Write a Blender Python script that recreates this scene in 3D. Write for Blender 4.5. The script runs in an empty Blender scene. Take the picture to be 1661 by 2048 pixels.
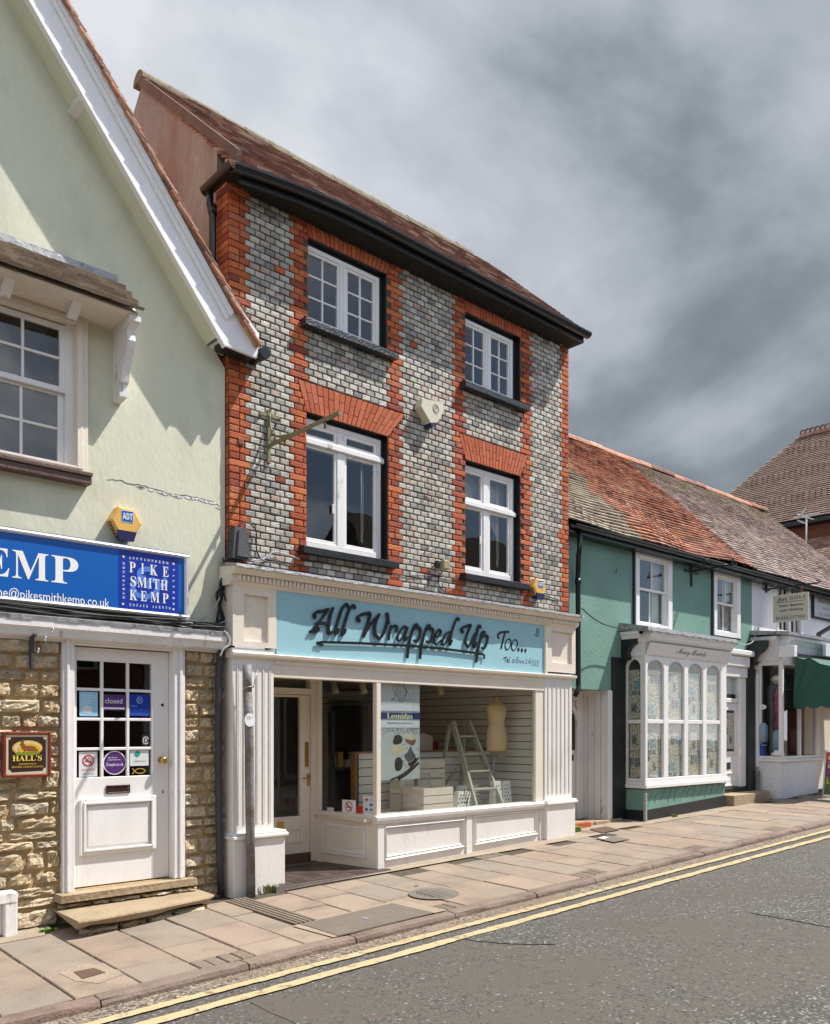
import bpy, math, random
from math import sin, cos, tan, atan, atan2, pi, radians, sqrt, hypot
from mathutils import Vector, Matrix, noise
random.seed(7)
SC = bpy.context.scene
COL = SC.collection
R = random.Random(11)

# ---------------------------------------------------------------- camera
F, PHI, CX0, HY, CZ = 1700.0, atan(1700 / 1870), 830.5, 1463.0, 1.65
SN, CS = sin(PHI), cos(PHI)
cd = bpy.data.cameras.new('camera')
cam = bpy.data.objects.new('camera', cd)
COL.objects.link(cam)
cam.location = (0, 0, CZ)
cam.rotation_euler = (pi / 2, 0, -PHI)
cd.sensor_fit = 'VERTICAL'
cd.sensor_height = 36.0
cd.sensor_width = 36.0
cd.lens = F / 2048 * 36
cd.shift_y = (HY - 1024) / 2048
cd.clip_start = 0.05
cd.clip_end = 2000
SC.camera = cam

# ---------------------------------------------------------------- world, sun, exposure
SUN = Vector((1.92, -1.16, 3.47)).normalized()
W = bpy.data.worlds.new('World')
SC.world = W
W.use_nodes = True
nt = W.node_tree
nt.nodes.clear()


def N(t, ty, **kw):
    n = t.nodes.new(ty)
    for k, v in kw.items():
        setattr(n, k, v)
    return n


def ramp(t, stops, interp='LINEAR'):
    n = t.nodes.new('ShaderNodeValToRGB')
    n.color_ramp.interpolation = interp
    e = n.color_ramp.elements
    while len(e) > 1:
        e.remove(e[-1])
    for i, (p, c) in enumerate(stops):
        if i:
            el = e.new(p)
        else:
            el = e[0]
            el.position = p
        el.color = (c[0], c[1], c[2], 1) if not isinstance(c, (int, float)) else (c, c, c, 1)
    return n


def math_(t, op, a, b=None, c=None, clamp=False):
    n = t.nodes.new('ShaderNodeMath')
    n.operation = op
    n.use_clamp = clamp
    for i, v in enumerate((a, b, c)):
        if v is None:
            continue
        if isinstance(v, (int, float)):
            n.inputs[i].default_value = v
        else:
            t.links.new(v, n.inputs[i])
    return n.outputs[0]


def mixc(t, f, a, b, mode='MIX'):
    n = t.nodes.new('ShaderNodeMix')
    n.data_type = 'RGBA'
    n.blend_type = mode
    for s, v in ((0, f), (6, a), (7, b)):
        if isinstance(v, (int, float)):
            n.inputs[s].default_value = v if s == 0 else (v, v, v, 1)
        elif isinstance(v, (tuple, list)):
            n.inputs[s].default_value = (v[0], v[1], v[2], 1)
        else:
            t.links.new(v, n.inputs[s])
    return n.outputs[2]


L = nt.links.new
tc = N(nt, 'ShaderNodeTexCoord')
sky = N(nt, 'ShaderNodeTexSky', sky_type='NISHITA', sun_disc=False)
sky.sun_elevation = math.asin(SUN.z)
sky.sun_rotation = atan2(SUN.x, SUN.y)
sky.air_density = 1.0
sky.dust_density = 0.6
mp = N(nt, 'ShaderNodeMapping')
mp.inputs['Scale'].default_value = (1.0, 1.0, 1.5)
mp.inputs['Rotation'].default_value = (0.2, 0.1, 0.5)
mp.inputs['Location'].default_value = (0.37, 0.12, 0.55)
L(tc.outputs['Generated'], mp.inputs['Vector'])
n1 = N(nt, 'ShaderNodeTexNoise')
n1.inputs['Scale'].default_value = 1.75
n1.inputs['Detail'].default_value = 9
n1.inputs['Roughness'].default_value = 0.52
n1.inputs['Distortion'].default_value = 0.55
L(mp.outputs[0], n1.inputs['Vector'])
n2 = N(nt, 'ShaderNodeTexNoise')
n2.inputs['Scale'].default_value = 5.0
n2.inputs['Detail'].default_value = 8
n2.inputs['Roughness'].default_value = 0.52
L(mp.outputs[0], n2.inputs['Vector'])


def dotdir(v):
    n = N(nt, 'ShaderNodeVectorMath', operation='DOT_PRODUCT')
    v = Vector(v).normalized()
    n.inputs[1].default_value = v
    L(tc.outputs['Generated'], n.inputs[0])
    return n.outputs['Value']


dk = N(nt, 'ShaderNodeMapRange', interpolation_type='SMOOTHSTEP')
dk.inputs['From Min'].default_value = 0.87
dk.inputs['From Max'].default_value = 1.0
L(dotdir((0.95, 0.50, 0.40)), dk.inputs['Value'])
br = N(nt, 'ShaderNodeMapRange', interpolation_type='SMOOTHSTEP')
br.inputs['From Min'].default_value = 0.72
br.inputs['From Max'].default_value = 1.0
L(dotdir((0.48, 0.90, 0.75)), br.inputs['Value'])
m = math_(nt, 'MULTIPLY_ADD', n1.outputs[0], 1.05, math_(nt, 'MULTIPLY_ADD', n2.outputs[0], 0.48, -0.155))
m = math_(nt, 'MULTIPLY_ADD', dk.outputs[0], -0.19, math_(nt, 'ADD', m, 0.155))
m = math_(nt, 'MULTIPLY_ADD', br.outputs[0], 0.11, m)
cr = ramp(nt, [(0.30, (0.078, 0.106, 0.124)), (0.42, (0.110, 0.141, 0.163)), (0.54, (0.190, 0.219, 0.247)),
               (0.64, (0.305, 0.335, 0.375)), (0.76, (0.42, 0.445, 0.49)), (0.90, (0.56, 0.575, 0.61))])
L(m, cr.inputs[0])
# broken cloud towards the sun's half of the sky, overcast to the north
sx = N(nt, 'ShaderNodeSeparateXYZ')
L(tc.outputs['Generated'], sx.inputs[0])
cov = math_(nt, 'MULTIPLY_ADD', math_(nt, 'MAXIMUM', sx.outputs[1], -0.38), 1.2, math_(nt, 'MULTIPLY_ADD', n1.outputs[0], 2.6, -0.76))
cov = math_(nt, 'MULTIPLY', cov, 2.2, clamp=True)
bg_c = N(nt, 'ShaderNodeBackground')
L(cr.outputs[0], bg_c.inputs[0])
sunny = N(nt, 'ShaderNodeMapRange', interpolation_type='SMOOTHSTEP')   # clouds round the sun are lit through and far brighter
sunny.inputs['From Min'].default_value = 0.1
sunny.inputs['From Max'].default_value = -0.7
sunny.inputs['To Min'].default_value = 1.0
sunny.inputs['To Max'].default_value = 3.2
L(sx.outputs[1], sunny.inputs['Value'])
L(sunny.outputs[0], bg_c.inputs[1])
bg_s = N(nt, 'ShaderNodeBackground')
L(sky.outputs[0], bg_s.inputs[0])
bg_s.inputs[1].default_value = 0.11
mx = N(nt, 'ShaderNodeMixShader')
L(cov, mx.inputs[0])
L(bg_s.outputs[0], mx.inputs[1])
L(bg_c.outputs[0], mx.inputs[2])
wo = N(nt, 'ShaderNodeOutputWorld')
L(mx.outputs[0], wo.inputs[0])

sd = bpy.data.lights.new('sun', 'SUN')
sd.energy = 5.0
sd.angle = radians(0.5)
sd.color = (1.0, 0.955, 0.89)
so = bpy.data.objects.new('sun', sd)
COL.objects.link(so)
so.rotation_euler = SUN.to_track_quat('Z', 'Y').to_euler()
so.location = (6, -8, 20)

SC.view_settings.view_transform = 'Standard'
SC.view_settings.look = 'None'
SC.view_settings.exposure = 0.45
SC.view_settings.gamma = 1.0
SC.view_settings.use_curve_mapping = False
SC.render.engine = 'CYCLES'
SC.cycles.use_denoising = True
SC.cycles.max_bounces = 8
SC.cycles.transparent_max_bounces = 16
SC.cycles.sample_clamp_indirect = 8


# ---------------------------------------------------------------- measuring: photograph pixel on a known plane -> metres
def fx(px, Y):
    return Y * tan(PHI + atan((px - CX0) / F))


def fz(px, py, Y):
    return CZ + (HY - py) * (fx(px, Y) * SN + Y * CS) / F


def fy(px, X):
    return X / tan(PHI + atan((px - CX0) / F))


def fzx(px, py, X):
    Y = fy(px, X)
    return CZ + (HY - py) * (X * SN + Y * CS) / F


def P(px, py, Y):
    return (fx(px, Y), fz(px, py, Y))


KY = 5.17            # kerb front
FY = 7.20            # building line


def gz(X, Y=FY):
    """pavement height"""
    return 0.03 * X - 0.0164 - 0.045 * (FY - Y) / 2.05


def rz(X, Y):
    """road height"""
    return 0.03 * X - 0.0164 - 0.045 - 0.06 + 0.012 * (KY - Y) * max(0.0, 1 - (KY - Y) / 6)


# ---------------------------------------------------------------- materials
MATS = {}


def mat(name, col, rough=0.6, var=0.10, vs=3.0, bump=0.0, bs=40.0, metal=0.0, spec=0.5, pal=None, fine=0.0, fs=120.0,
        stain=None, ss=1.2, st=(0.52, 0.68), stretch=None, emit=0.0):
    """one procedural surface: base colour or per-piece palette, broad and fine mottling, stains, bump"""
    if name in MATS:
        return MATS[name]
    mt = bpy.data.materials.new(name)
    mt.use_nodes = True
    t = mt.node_tree
    b = t.nodes['Principled BSDF']
    g = N(t, 'ShaderNodeNewGeometry')
    vec = g.outputs['Position']
    if stretch:
        mpn = N(t, 'ShaderNodeMapping')
        mpn.inputs['Scale'].default_value = stretch
        t.links.new(vec, mpn.inputs[0])
        vec = mpn.outputs[0]
    if pal:
        oi = N(t, 'ShaderNodeObjectInfo')
        rnd = math_(t, 'FRACT', math_(t, 'ADD', oi.outputs['Random'], g.outputs['Random Per Island']))
        k = len(pal)
        rp = ramp(t, [(i / k, c) for i, c in enumerate(pal)], 'CONSTANT')
        t.links.new(rnd, rp.inputs[0])
        c = rp.outputs[0]
    else:
        c = (col[0], col[1], col[2])
    nz = N(t, 'ShaderNodeTexNoise')
    nz.inputs['Scale'].default_value = vs
    nz.inputs['Detail'].default_value = 6
    nz.inputs['Roughness'].default_value = 0.6
    t.links.new(vec, nz.inputs['Vector'])
    f = math_(t, 'MULTIPLY_ADD', nz.outputs[0], 4 * var, 1 - 2 * var)
    if fine:
        nf = N(t, 'ShaderNodeTexNoise')
        nf.inputs['Scale'].default_value = fs
        nf.inputs['Detail'].default_value = 3
        t.links.new(vec, nf.inputs['Vector'])
        f = math_(t, 'MULTIPLY', f, math_(t, 'MULTIPLY_ADD', nf.outputs[0], 4 * fine, 1 - 2 * fine))
    vm = N(t, 'ShaderNodeCombineXYZ')
    for i in range(3):
        t.links.new(f, vm.inputs[i])
    c = mixc(t, 1.0, c, vm.outputs[0], 'MULTIPLY')
    if stain:
        ns = N(t, 'ShaderNodeTexNoise')
        ns.inputs['Scale'].default_value = ss
        ns.inputs['Detail'].default_value = 7
        ns.inputs['Roughness'].default_value = 0.65
        t.links.new(vec, ns.inputs['Vector'])
        mr = N(t, 'ShaderNodeMapRange')
        mr.inputs['From Min'].default_value = st[0]
        mr.inputs['From Max'].default_value = st[1]
        t.links.new(ns.outputs[0], mr.inputs[0])
        c = mixc(t, mr.outputs[0], c, stain)
    t.links.new(c, b.inputs['Base Color'])
    b.inputs['Roughness'].default_value = rough
    b.inputs['Metallic'].default_value = metal
    b.inputs['Specular IOR Level'].default_value = spec
    if bump:
        nb = N(t, 'ShaderNodeTexNoise')
        nb.inputs['Scale'].default_value = bs
        nb.inputs['Detail'].default_value = 4
        t.links.new(vec, nb.inputs['Vector'])
        bp = N(t, 'ShaderNodeBump')
        bp.inputs['Strength'].default_value = bump
        bp.inputs['Distance'].default_value = 0.02
        t.links.new(nb.outputs[0], bp.inputs['Height'])
        t.links.new(bp.outputs[0], b.inputs['Normal'])
    if emit:
        t.links.new(c, b.inputs['Emission Color'])
        b.inputs['Emission Strength'].default_value = emit
    MATS[name] = mt
    return mt


def glass_mat(name, tint=(0.9, 0.93, 0.92), boost=1.7, add=0.0, bump=0.0):
    mt = bpy.data.materials.new(name)
    mt.use_nodes = True
    t = mt.node_tree
    t.nodes.clear()
    fr = N(t, 'ShaderNodeFresnel')
    fr.inputs[0].default_value = 1.5
    gb = N(t, 'ShaderNodeNewGeometry')
    k = math_(t, 'MULTIPLY_ADD', fr.outputs[0], boost, add, clamp=True)
    k = math_(t, 'MULTIPLY', k, math_(t, 'SUBTRACT', 1.0, gb.outputs['Backfacing']))
    tr = N(t, 'ShaderNodeBsdfTransparent')
    tr.inputs[0].default_value = (*tint, 1)
    gl = N(t, 'ShaderNodeBsdfGlossy')
    gl.inputs['Roughness'].default_value = 0.0
    gl.inputs[0].default_value = (1, 1, 1, 1)
    if bump:
        g = N(t, 'ShaderNodeNewGeometry')
        nb = N(t, 'ShaderNodeTexNoise')
        nb.inputs['Scale'].default_value = 3.5
        nb.inputs['Detail'].default_value = 1
        t.links.new(g.outputs['Position'], nb.inputs['Vector'])
        bp = N(t, 'ShaderNodeBump')
        bp.inputs['Strength'].default_value = bump
        bp.inputs['Distance'].default_value = 0.02
        t.links.new(nb.outputs[0], bp.inputs['Height'])
        t.links.new(bp.outputs[0], gl.inputs['Normal'])
    mxs = N(t, 'ShaderNodeMixShader')
    t.links.new(k, mxs.inputs[0])
    t.links.new(tr.outputs[0], mxs.inputs[1])
    t.links.new(gl.outputs[0], mxs.inputs[2])
    o = N(t, 'ShaderNodeOutputMaterial')
    t.links.new(mxs.outputs[0], o.inputs[0])
    return mt


GLASS = glass_mat('window_glass', tint=(.96, .98, .97), boost=1.5, bump=0.06)
SHOPGLASS = glass_mat('shop_glass', tint=(.97, .985, .975), boost=1.7)

GREYS = [(.46, .425, .36), (.39, .365, .315), (.55, .515, .44), (.42, .385, .325), (.28, .265, .235), (.49, .45, .375), (.36, .325, .275),
         (.52, .49, .42), (.20, .19, .175), (.44, .35, .285), (.45, .425, .365), (.31, .295, .265), (.40, .30, .235), (.50, .465, .40), (.47, .445, .39), (.34, .31, .27)]
REDS = [(.46, .098, .030), (.52, .125, .038), (.38, .076, .028), (.56, .165, .052), (.32, .062, .028), (.49, .112, .032),
        (.44, .135, .062), (.27, .056, .030), (.54, .15, .052), (.40, .085, .032)]
m_gbrick = mat('glazed_grey_brick', None, 0.55, 0.16, 14, 0.6, 90, pal=GREYS, fine=0.22, fs=130, stain=(.12, .115, .10), ss=26, st=(.56, .72))
m_rbrick = mat('red_brick', None, 0.85, 0.15, 9, 0.7, 80, pal=REDS, fine=0.10, fs=150, stain=(.20, .075, .045), ss=3.5, st=(.56, .78))
m_arch = mat('rubbed_brick', None, 0.85, 0.10, 9, 0.4, 80, pal=[(.46, .105, .036), (.42, .092, .032), (.50, .125, .045), (.44, .10, .036), (.47, .13, .06)], fine=0.06)
m_mortar = mat('lime_mortar', (.085, .066, .05), 0.95, 0.2, 8, 0.5, 60, fine=.1)
m_black = mat('black_paint', (.012, .014, .015), 0.45, 0.15, 5, 0.35, 30)
m_blackgloss = mat('black_plastic', (.010, .011, .012), 0.28, 0.1, 4)
m_white = mat('white_gloss_paint', (.80, .78, .76), 0.42, 0.05, 6, 0.06, 60, fine=.02, stain=(.60, .57, .53), ss=4, st=(.60, .80), stretch=(1, 1, .3))
m_whiteold = mat('weathered_white_paint', (.76, .735, .72), 0.6, 0.08, 5, 0.2, 45, fine=.05, stain=(.36, .32, .28), ss=7, st=(.61, .70), stretch=(1, 1, .35))
m_lilac = mat('off_white_shopfront_paint', (.77, .74, .70), 0.5, 0.05, 4, 0.15, 60, fine=.03, stain=(.58, .54, .49), ss=3, st=(.55, .80), stretch=(1, 1, .4))
m_cream = mat('cream_paint', (.755, .675, .565), 0.5, 0.05, 4, 0.15, 60, fine=.02, stain=(.60, .53, .45), ss=3, st=(.58, .80))
m_lead = mat('lead_sheet', (.34, .345, .35), 0.5, 0.22, 9, 0.6, 16, metal=0.25, stain=(.10, .10, .10), ss=9, st=(.52, .66))
m_blue = mat('pale_blue_fascia_paint', (.30, .535, .60), 0.45, 0.04, 2.5, 0.05, 40)
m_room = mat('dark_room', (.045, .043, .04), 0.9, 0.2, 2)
m_palegreen = mat('pale_green_render', (.635, .635, .49), 0.85, 0.06, 1.3, 0.16, 26, fine=.03, fs=40, stain=(.44, .44, .32), ss=1.3, st=(.52, .80), stretch=(1, 1, .55))
m_green = mat('sea_green_render', (.168, .305, .250), 0.8, 0.10, 1.8, 0.28, 20, fine=.05, fs=50, stain=(.135, .262, .212), ss=1.4, st=(.50, .80))
m_whiterender = mat('white_render', (.76, .76, .78), 0.85, 0.06, 1.8, 0.9, 14, fine=.03, stain=(.58, .58, .58), ss=2, st=(.6, .85))
m_pink = mat('rust_streaked_pink_render', (.315, .28, .245), 0.9, 0.2, 2.0, 0.8, 10, fine=.12, fs=30, stain=(.27, .19, .15), ss=1.6, st=(.45, .60), stretch=(1, 1, .35))
m_stone = mat('cotswold_stone', None, 0.95, 0.20, 10, 1.0, 55, pal=[(.51, .41, .265), (.46, .36, .22), (.56, .47, .33), (.50, .38, .23), (.42, .34, .225), (.54, .445, .30), (.49, .42, .31)],
              fine=.16, fs=70, stain=(.30, .225, .13), ss=7, st=(.55, .75))
m_stonemortar = mat('ochre_mortar', (.40, .275, .135), 0.95, 0.18, 7, 0.8, 40, fine=.1)
m_step = mat('worn_sandstone', (.36, .275, .175), 0.9, 0.14, 4, 0.6, 25, fine=.07, stain=(.24, .19, .125), ss=3, st=(.5, .75))
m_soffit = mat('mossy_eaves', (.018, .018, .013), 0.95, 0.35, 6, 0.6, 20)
m_tile_or = mat('orange_clay_tile', None, 0.9, 0.2, 5, 0.5, 50, pal=[(.47, .215, .135), (.41, .175, .11), (.53, .275, .18), (.33, .145, .10), (.46, .25, .175), (.25, .13, .10), (.49, .23, .14), (.38, .205, .15), (.56, .34, .24)],
                fine=.12, fs=70, stain=(.15, .095, .065), ss=4, st=(.56, .74))
m_tile_gr = mat('lichened_clay_tile', None, 0.95, 0.18, 5, 0.5, 50, pal=[(.38, .325, .255), (.43, .37, .29), (.34, .29, .225), (.46, .40, .315), (.31, .265, .21), (.40, .335, .25)],
                fine=.12, fs=70, stain=(.11, .09, .07), ss=4, st=(.60, .76))
m_tile_pk = mat('grey_pink_clay_tile', None, 0.9, 0.18, 5, 0.5, 50, pal=[(.44, .345, .31), (.38, .30, .27), (.50, .40, .36), (.32, .265, .24), (.48, .37, .325), (.55, .46, .42)],
                fine=.12, fs=70, stain=(.19, .165, .14), ss=2.2, st=(.56, .76))
m_tile_dk = mat('dark_weathered_tile', None, 0.9, 0.2, 5, 0.5, 50, pal=[(.24, .115, .085), (.19, .095, .072), (.27, .13, .095), (.165, .09, .07), (.235, .13, .105), (.32, .19, .15)],
                fine=.14, fs=60, stain=(.10, .075, .05), ss=4, st=(.50, .70))
m_tile_br = mat('brown_plain_tile', None, 0.9, 0.15, 3, 0.4, 40, pal=[(.24, .155, .115), (.21, .135, .10), (.27, .175, .13), (.19, .125, .095), (.25, .17, .13)], fine=.08, stain=(.15, .11, .08), ss=1.5, st=(.5, .75))
m_bedmortar = mat('bedding_mortar', (.44, .335, .165), 0.95, 0.15, 8, 0.6, 40)
m_iron = mat('olive_painted_iron', (.20, .185, .085), 0.6, 0.15, 12, 0.3, 60, stain=(.22, .07, .025), ss=9, st=(.62, .72))
m_rust = mat('rusty_iron', (.20, .085, .04), 0.8, 0.3, 20, 0.4, 60)
m_sill = mat('brown_painted_timber', (.10, .055, .042), 0.5, 0.2, 8, 0.3, 40)
m_postgrey = mat('weathered_grey_pipe', (.23, .225, .225), 0.65, 0.18, 10, 0.4, 40, stain=(.115, .085, .06), ss=5, st=(.46, .62))
m_steel = mat('bare_metal', (.45, .46, .48), 0.4, 0.1, 8, metal=0.6)
m_brass = mat('brass', (.55, .35, .10), 0.3, 0.1, 8, metal=0.9)
m_yellowbox = mat('yellow_plastic', (.72, .42, .10), 0.45, 0.05, 5)
m_navy = mat('navy_plastic', (.02, .022, .09), 0.4, 0.05, 5)
m_creambox = mat('cream_plastic', (.62, .57, .43), 0.5, 0.05, 5)
m_charcoal = mat('charcoal_plastic', (.045, .047, .052), 0.6, 0.12, 8, 0.3, 60)
m_cable = mat('black_cable', (.016, .016, .017), 0.6, 0.1, 8)
m_cablegrey = mat('grey_cable', (.36, .36, .37), 0.6, 0.15, 8)
m_aldel = mat('white_aluminium', (.74, .75, .76), 0.28, 0.03, 5, metal=0.3)
m_signblue = mat('royal_blue_vinyl', (.004, .105, .42), 0.30, 0.03, 2, spec=.5)
m_signdark = mat('dark_blue_vinyl', (.006, .035, .34), 0.30, 0.02, 2)
m_signtint = mat('pale_blue_vinyl', (.09, .22, .66), 0.3, 0.0)
m_pwhite = mat('white_lettering', (.82, .82, .82), 0.5, 0.0)
m_pyellow = mat('yellow_print', (.80, .66, .10), 0.5, 0.02)
m_pblack = mat('black_lettering', (.008, .008, .009), 0.35, 0.05)
m_slat = mat('white_slatboard', (.80, .76, .69), 0.55, 0.06, 3, 0.1, 40)
m_ladder = mat('grey_green_ladder_paint', (.40, .385, .30), 0.55, 0.08, 6, 0.1, 40)
m_crate = mat('whitewashed_crate_wood', (.70, .625, .52), 0.75, 0.14, 4, 0.3, 40, stretch=(1, 1, 6), stain=(.40, .32, .23), ss=5, st=(.62, .75))
m_dress = mat('tan_dress_form_cloth', (.66, .48, .26), 0.9, 0.05, 4, 0.1, 200)
m_dark = mat('dark_furniture', (.02, .022, .022), 0.5, 0.15, 4)
m_woodtop = mat('varnished_wood', (.32, .15, .055), 0.4, 0.15, 6, stretch=(1, 6, 6))
m_floor = mat('shop_interior_floor', (.22, .18, .14), 0.6, 0.12, 4)
m_ceil = mat('cream_ceiling', (.78, .72, .62), 0.9, 0.04, 2)
m_quarry = mat('dark_quarry_tile', None, 0.5, 0.15, 6, 0.1, 40, pal=[(.060, .040, .036), (.075, .050, .044), (.050, .034, .032), (.085, .058, .05)], fine=.08)
m_grout = mat('pale_grout', (.19, .165, .145), 0.95, 0.2, 8)
SLABS = [(.30, .23, .172), (.285, .216, .162), (.315, .242, .18), (.272, .21, .162), (.295, .218, .16), (.258, .214, .17), (.31, .235, .178), (.272, .22, .172)]
m_slab = mat('pink_beige_paving', None, 0.9, 0.10, 1.8, 0.35, 70, pal=SLABS, fine=.07, fs=160, stain=(.19, .15, .115), ss=2.6, st=(.48, .76))
m_sett = mat('brown_block_paver', None, 0.92, 0.14, 6, 0.6, 60, pal=[(.20, .155, .115), (.18, .14, .105), (.215, .165, .125), (.17, .133, .10)], fine=.16, fs=120)
m_joint = mat('paving_joint_grit', (.075, .060, .042), 0.98, 0.25, 9, 0.5, 60, stain=(.06, .075, .025), ss=2.5, st=(.60, .72))
m_kerb = mat('pinkish_stone_kerb', None, 0.88, 0.15, 4, 0.5, 40, pal=[(.225, .165, .13), (.205, .152, .12), (.235, .178, .14), (.215, .15, .12)], fine=.1, stain=(.125, .082, .065), ss=3.5, st=(.50, .70))
m_concrete = mat('mortar_patch_concrete', (.33, .265, .195), 0.95, 0.18, 4, 0.7, 60, fine=.14)
m_cover = mat('rusty_iron_cover', (.115, .065, .045), 0.7, 0.2, 20, 0.5, 90)
m_coverdk = mat('dark_iron_cover', (.165, .145, .125), 0.6, 0.2, 20, 0.4, 90)
m_yline = mat('cream_yellow_road_paint', (.50, .385, .215), 0.85, 0.12, 6, 0.5, 60, fine=.14, stain=(.20, .155, .11), ss=11, st=(.545, .64))
m_leafg = mat('weed_leaf', None, 0.6, 0.2, 6, pal=[(.16, .28, .05), (.20, .33, .06), (.27, .34, .08), (.12, .23, .045)])
m_dry = mat('dry_grass', None, 0.8, 0.2, 6, pal=[(.35, .25, .07), (.28, .21, .06), (.18, .20, .05)])
m_awning = mat('dark_green_awning_cloth', (.012, .085, .060), 0.65, 0.12, 4, 0.2, 20)
m_signcream = mat('pale_cream_sign_board', (.58, .54, .43), 0.5, 0.05, 4, stain=(.36, .20, .09), ss=3.5, st=(.66, .78))
m_signgrey = mat('pale_grey_sign_board', (.55, .56, .58), 0.5, 0.03, 4)
m_redframe = mat('mahogany_frame', (.20, .035, .02), 0.25, 0.15, 8)
m_plaqueb = mat('plaque_dark_brown', (.045, .022, .022), 0.3, 0.05, 8)
m_plaquec = mat('plaque_cream', (.62, .55, .38), 0.3, 0.03, 8)
m_plaqueg = mat('plaque_gold', (.66, .42, .05), 0.3, 0.1, 14)
m_hare = mat('hare_brown_print', (.26, .085, .03), 0.3, 0.2, 60)
m_purple = mat('purple_print', (.085, .025, .16), 0.4, 0.02)
m_pblue = mat('mid_blue_print', (.02, .07, .45), 0.4, 0.05)
m_lblue = mat('light_blue_print', (.28, .55, .75), 0.4, 0.05, 20)
m_pred = mat('red_print', (.52, .02, .02), 0.4, 0.02)
m_pteal = mat('teal_print', (.02, .33, .25), 0.4, 0.02)
m_pgrey = mat('grey_print', (.13, .135, .135), 0.5, 0.02)
m_paper = mat('white_card', (.66, .67, .68), 0.6, 0.02)
m_poster = mat('poster_silver_card', (.47, .51, .53), 0.45, 0.02)
m_posterl = mat('poster_pale_card', (.60, .64, .66), 0.45, 0.02)
m_posterpic = mat('poster_marble_print', (.42, .47, .45), 0.45, 0.06, 6)
m_gold = mat('poster_gold_print', (.17, .135, .07), 0.45, 0.05)
m_pnavy = mat('poster_navy_band', (.012, .03, .13), 0.4, 0.02)
m_plemon = mat('pale_lemon_lettering', (.75, .72, .40), 0.4, 0.0)
m_choc = mat('dark_chocolate_print', (.022, .014, .013), 0.35, 0.3, 20)
m_cocoa = mat('milk_chocolate_print', (.19, .085, .045), 0.35, 0.3, 20)
m_wchoc = mat('white_chocolate_print', (.52, .48, .30), 0.4, 0.08, 20)
m_polka = mat('white_giftwrap_card', (.68, .665, .63), 0.5, 0.02)
m_cloth_bl = mat('dark_jacket_cloth', (.028, .024, .032), 0.85, 0.2, 6)
m_cloth_ma = mat('magenta_cloth', (.34, .02, .11), 0.85, 0.1, 6)
m_cloth_gr = mat('charcoal_trouser_cloth', (.05, .055, .06), 0.85, 0.1, 6)
m_cloth_lb = mat('pale_blue_cloth', (.25, .36, .44), 0.85, 0.1, 6)
m_cloth_wh = mat('white_cap_cloth', (.7, .7, .7), 0.85, 0.05, 6)
m_cloth_pk = mat('pink_cloth', (.60, .20, .24), 0.85, 0.1, 6)
m_fair = mat('mannequin_skin', (.55, .38, .28), 0.6, 0.05, 6)
m_hazel = mat('far_red_brick', (.17, .062, .035), 0.9, 0.25, 6, 0.4, 20, fine=.2, fs=14, stretch=(1, 1, 3))
m_aerial = mat('grey_aerial_metal', (.50, .52, .54), 0.4, 0.1, 6, metal=0.3)
m_housebrick = mat('opposite_brick', (.20, .095, .06), 0.9, 0.2, 3, 0.3, 20)
m_houseroof = mat('opposite_roof_tiles', (.06, .04, .032), 0.9, 0.25, 4, 0.4, 18)

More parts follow.
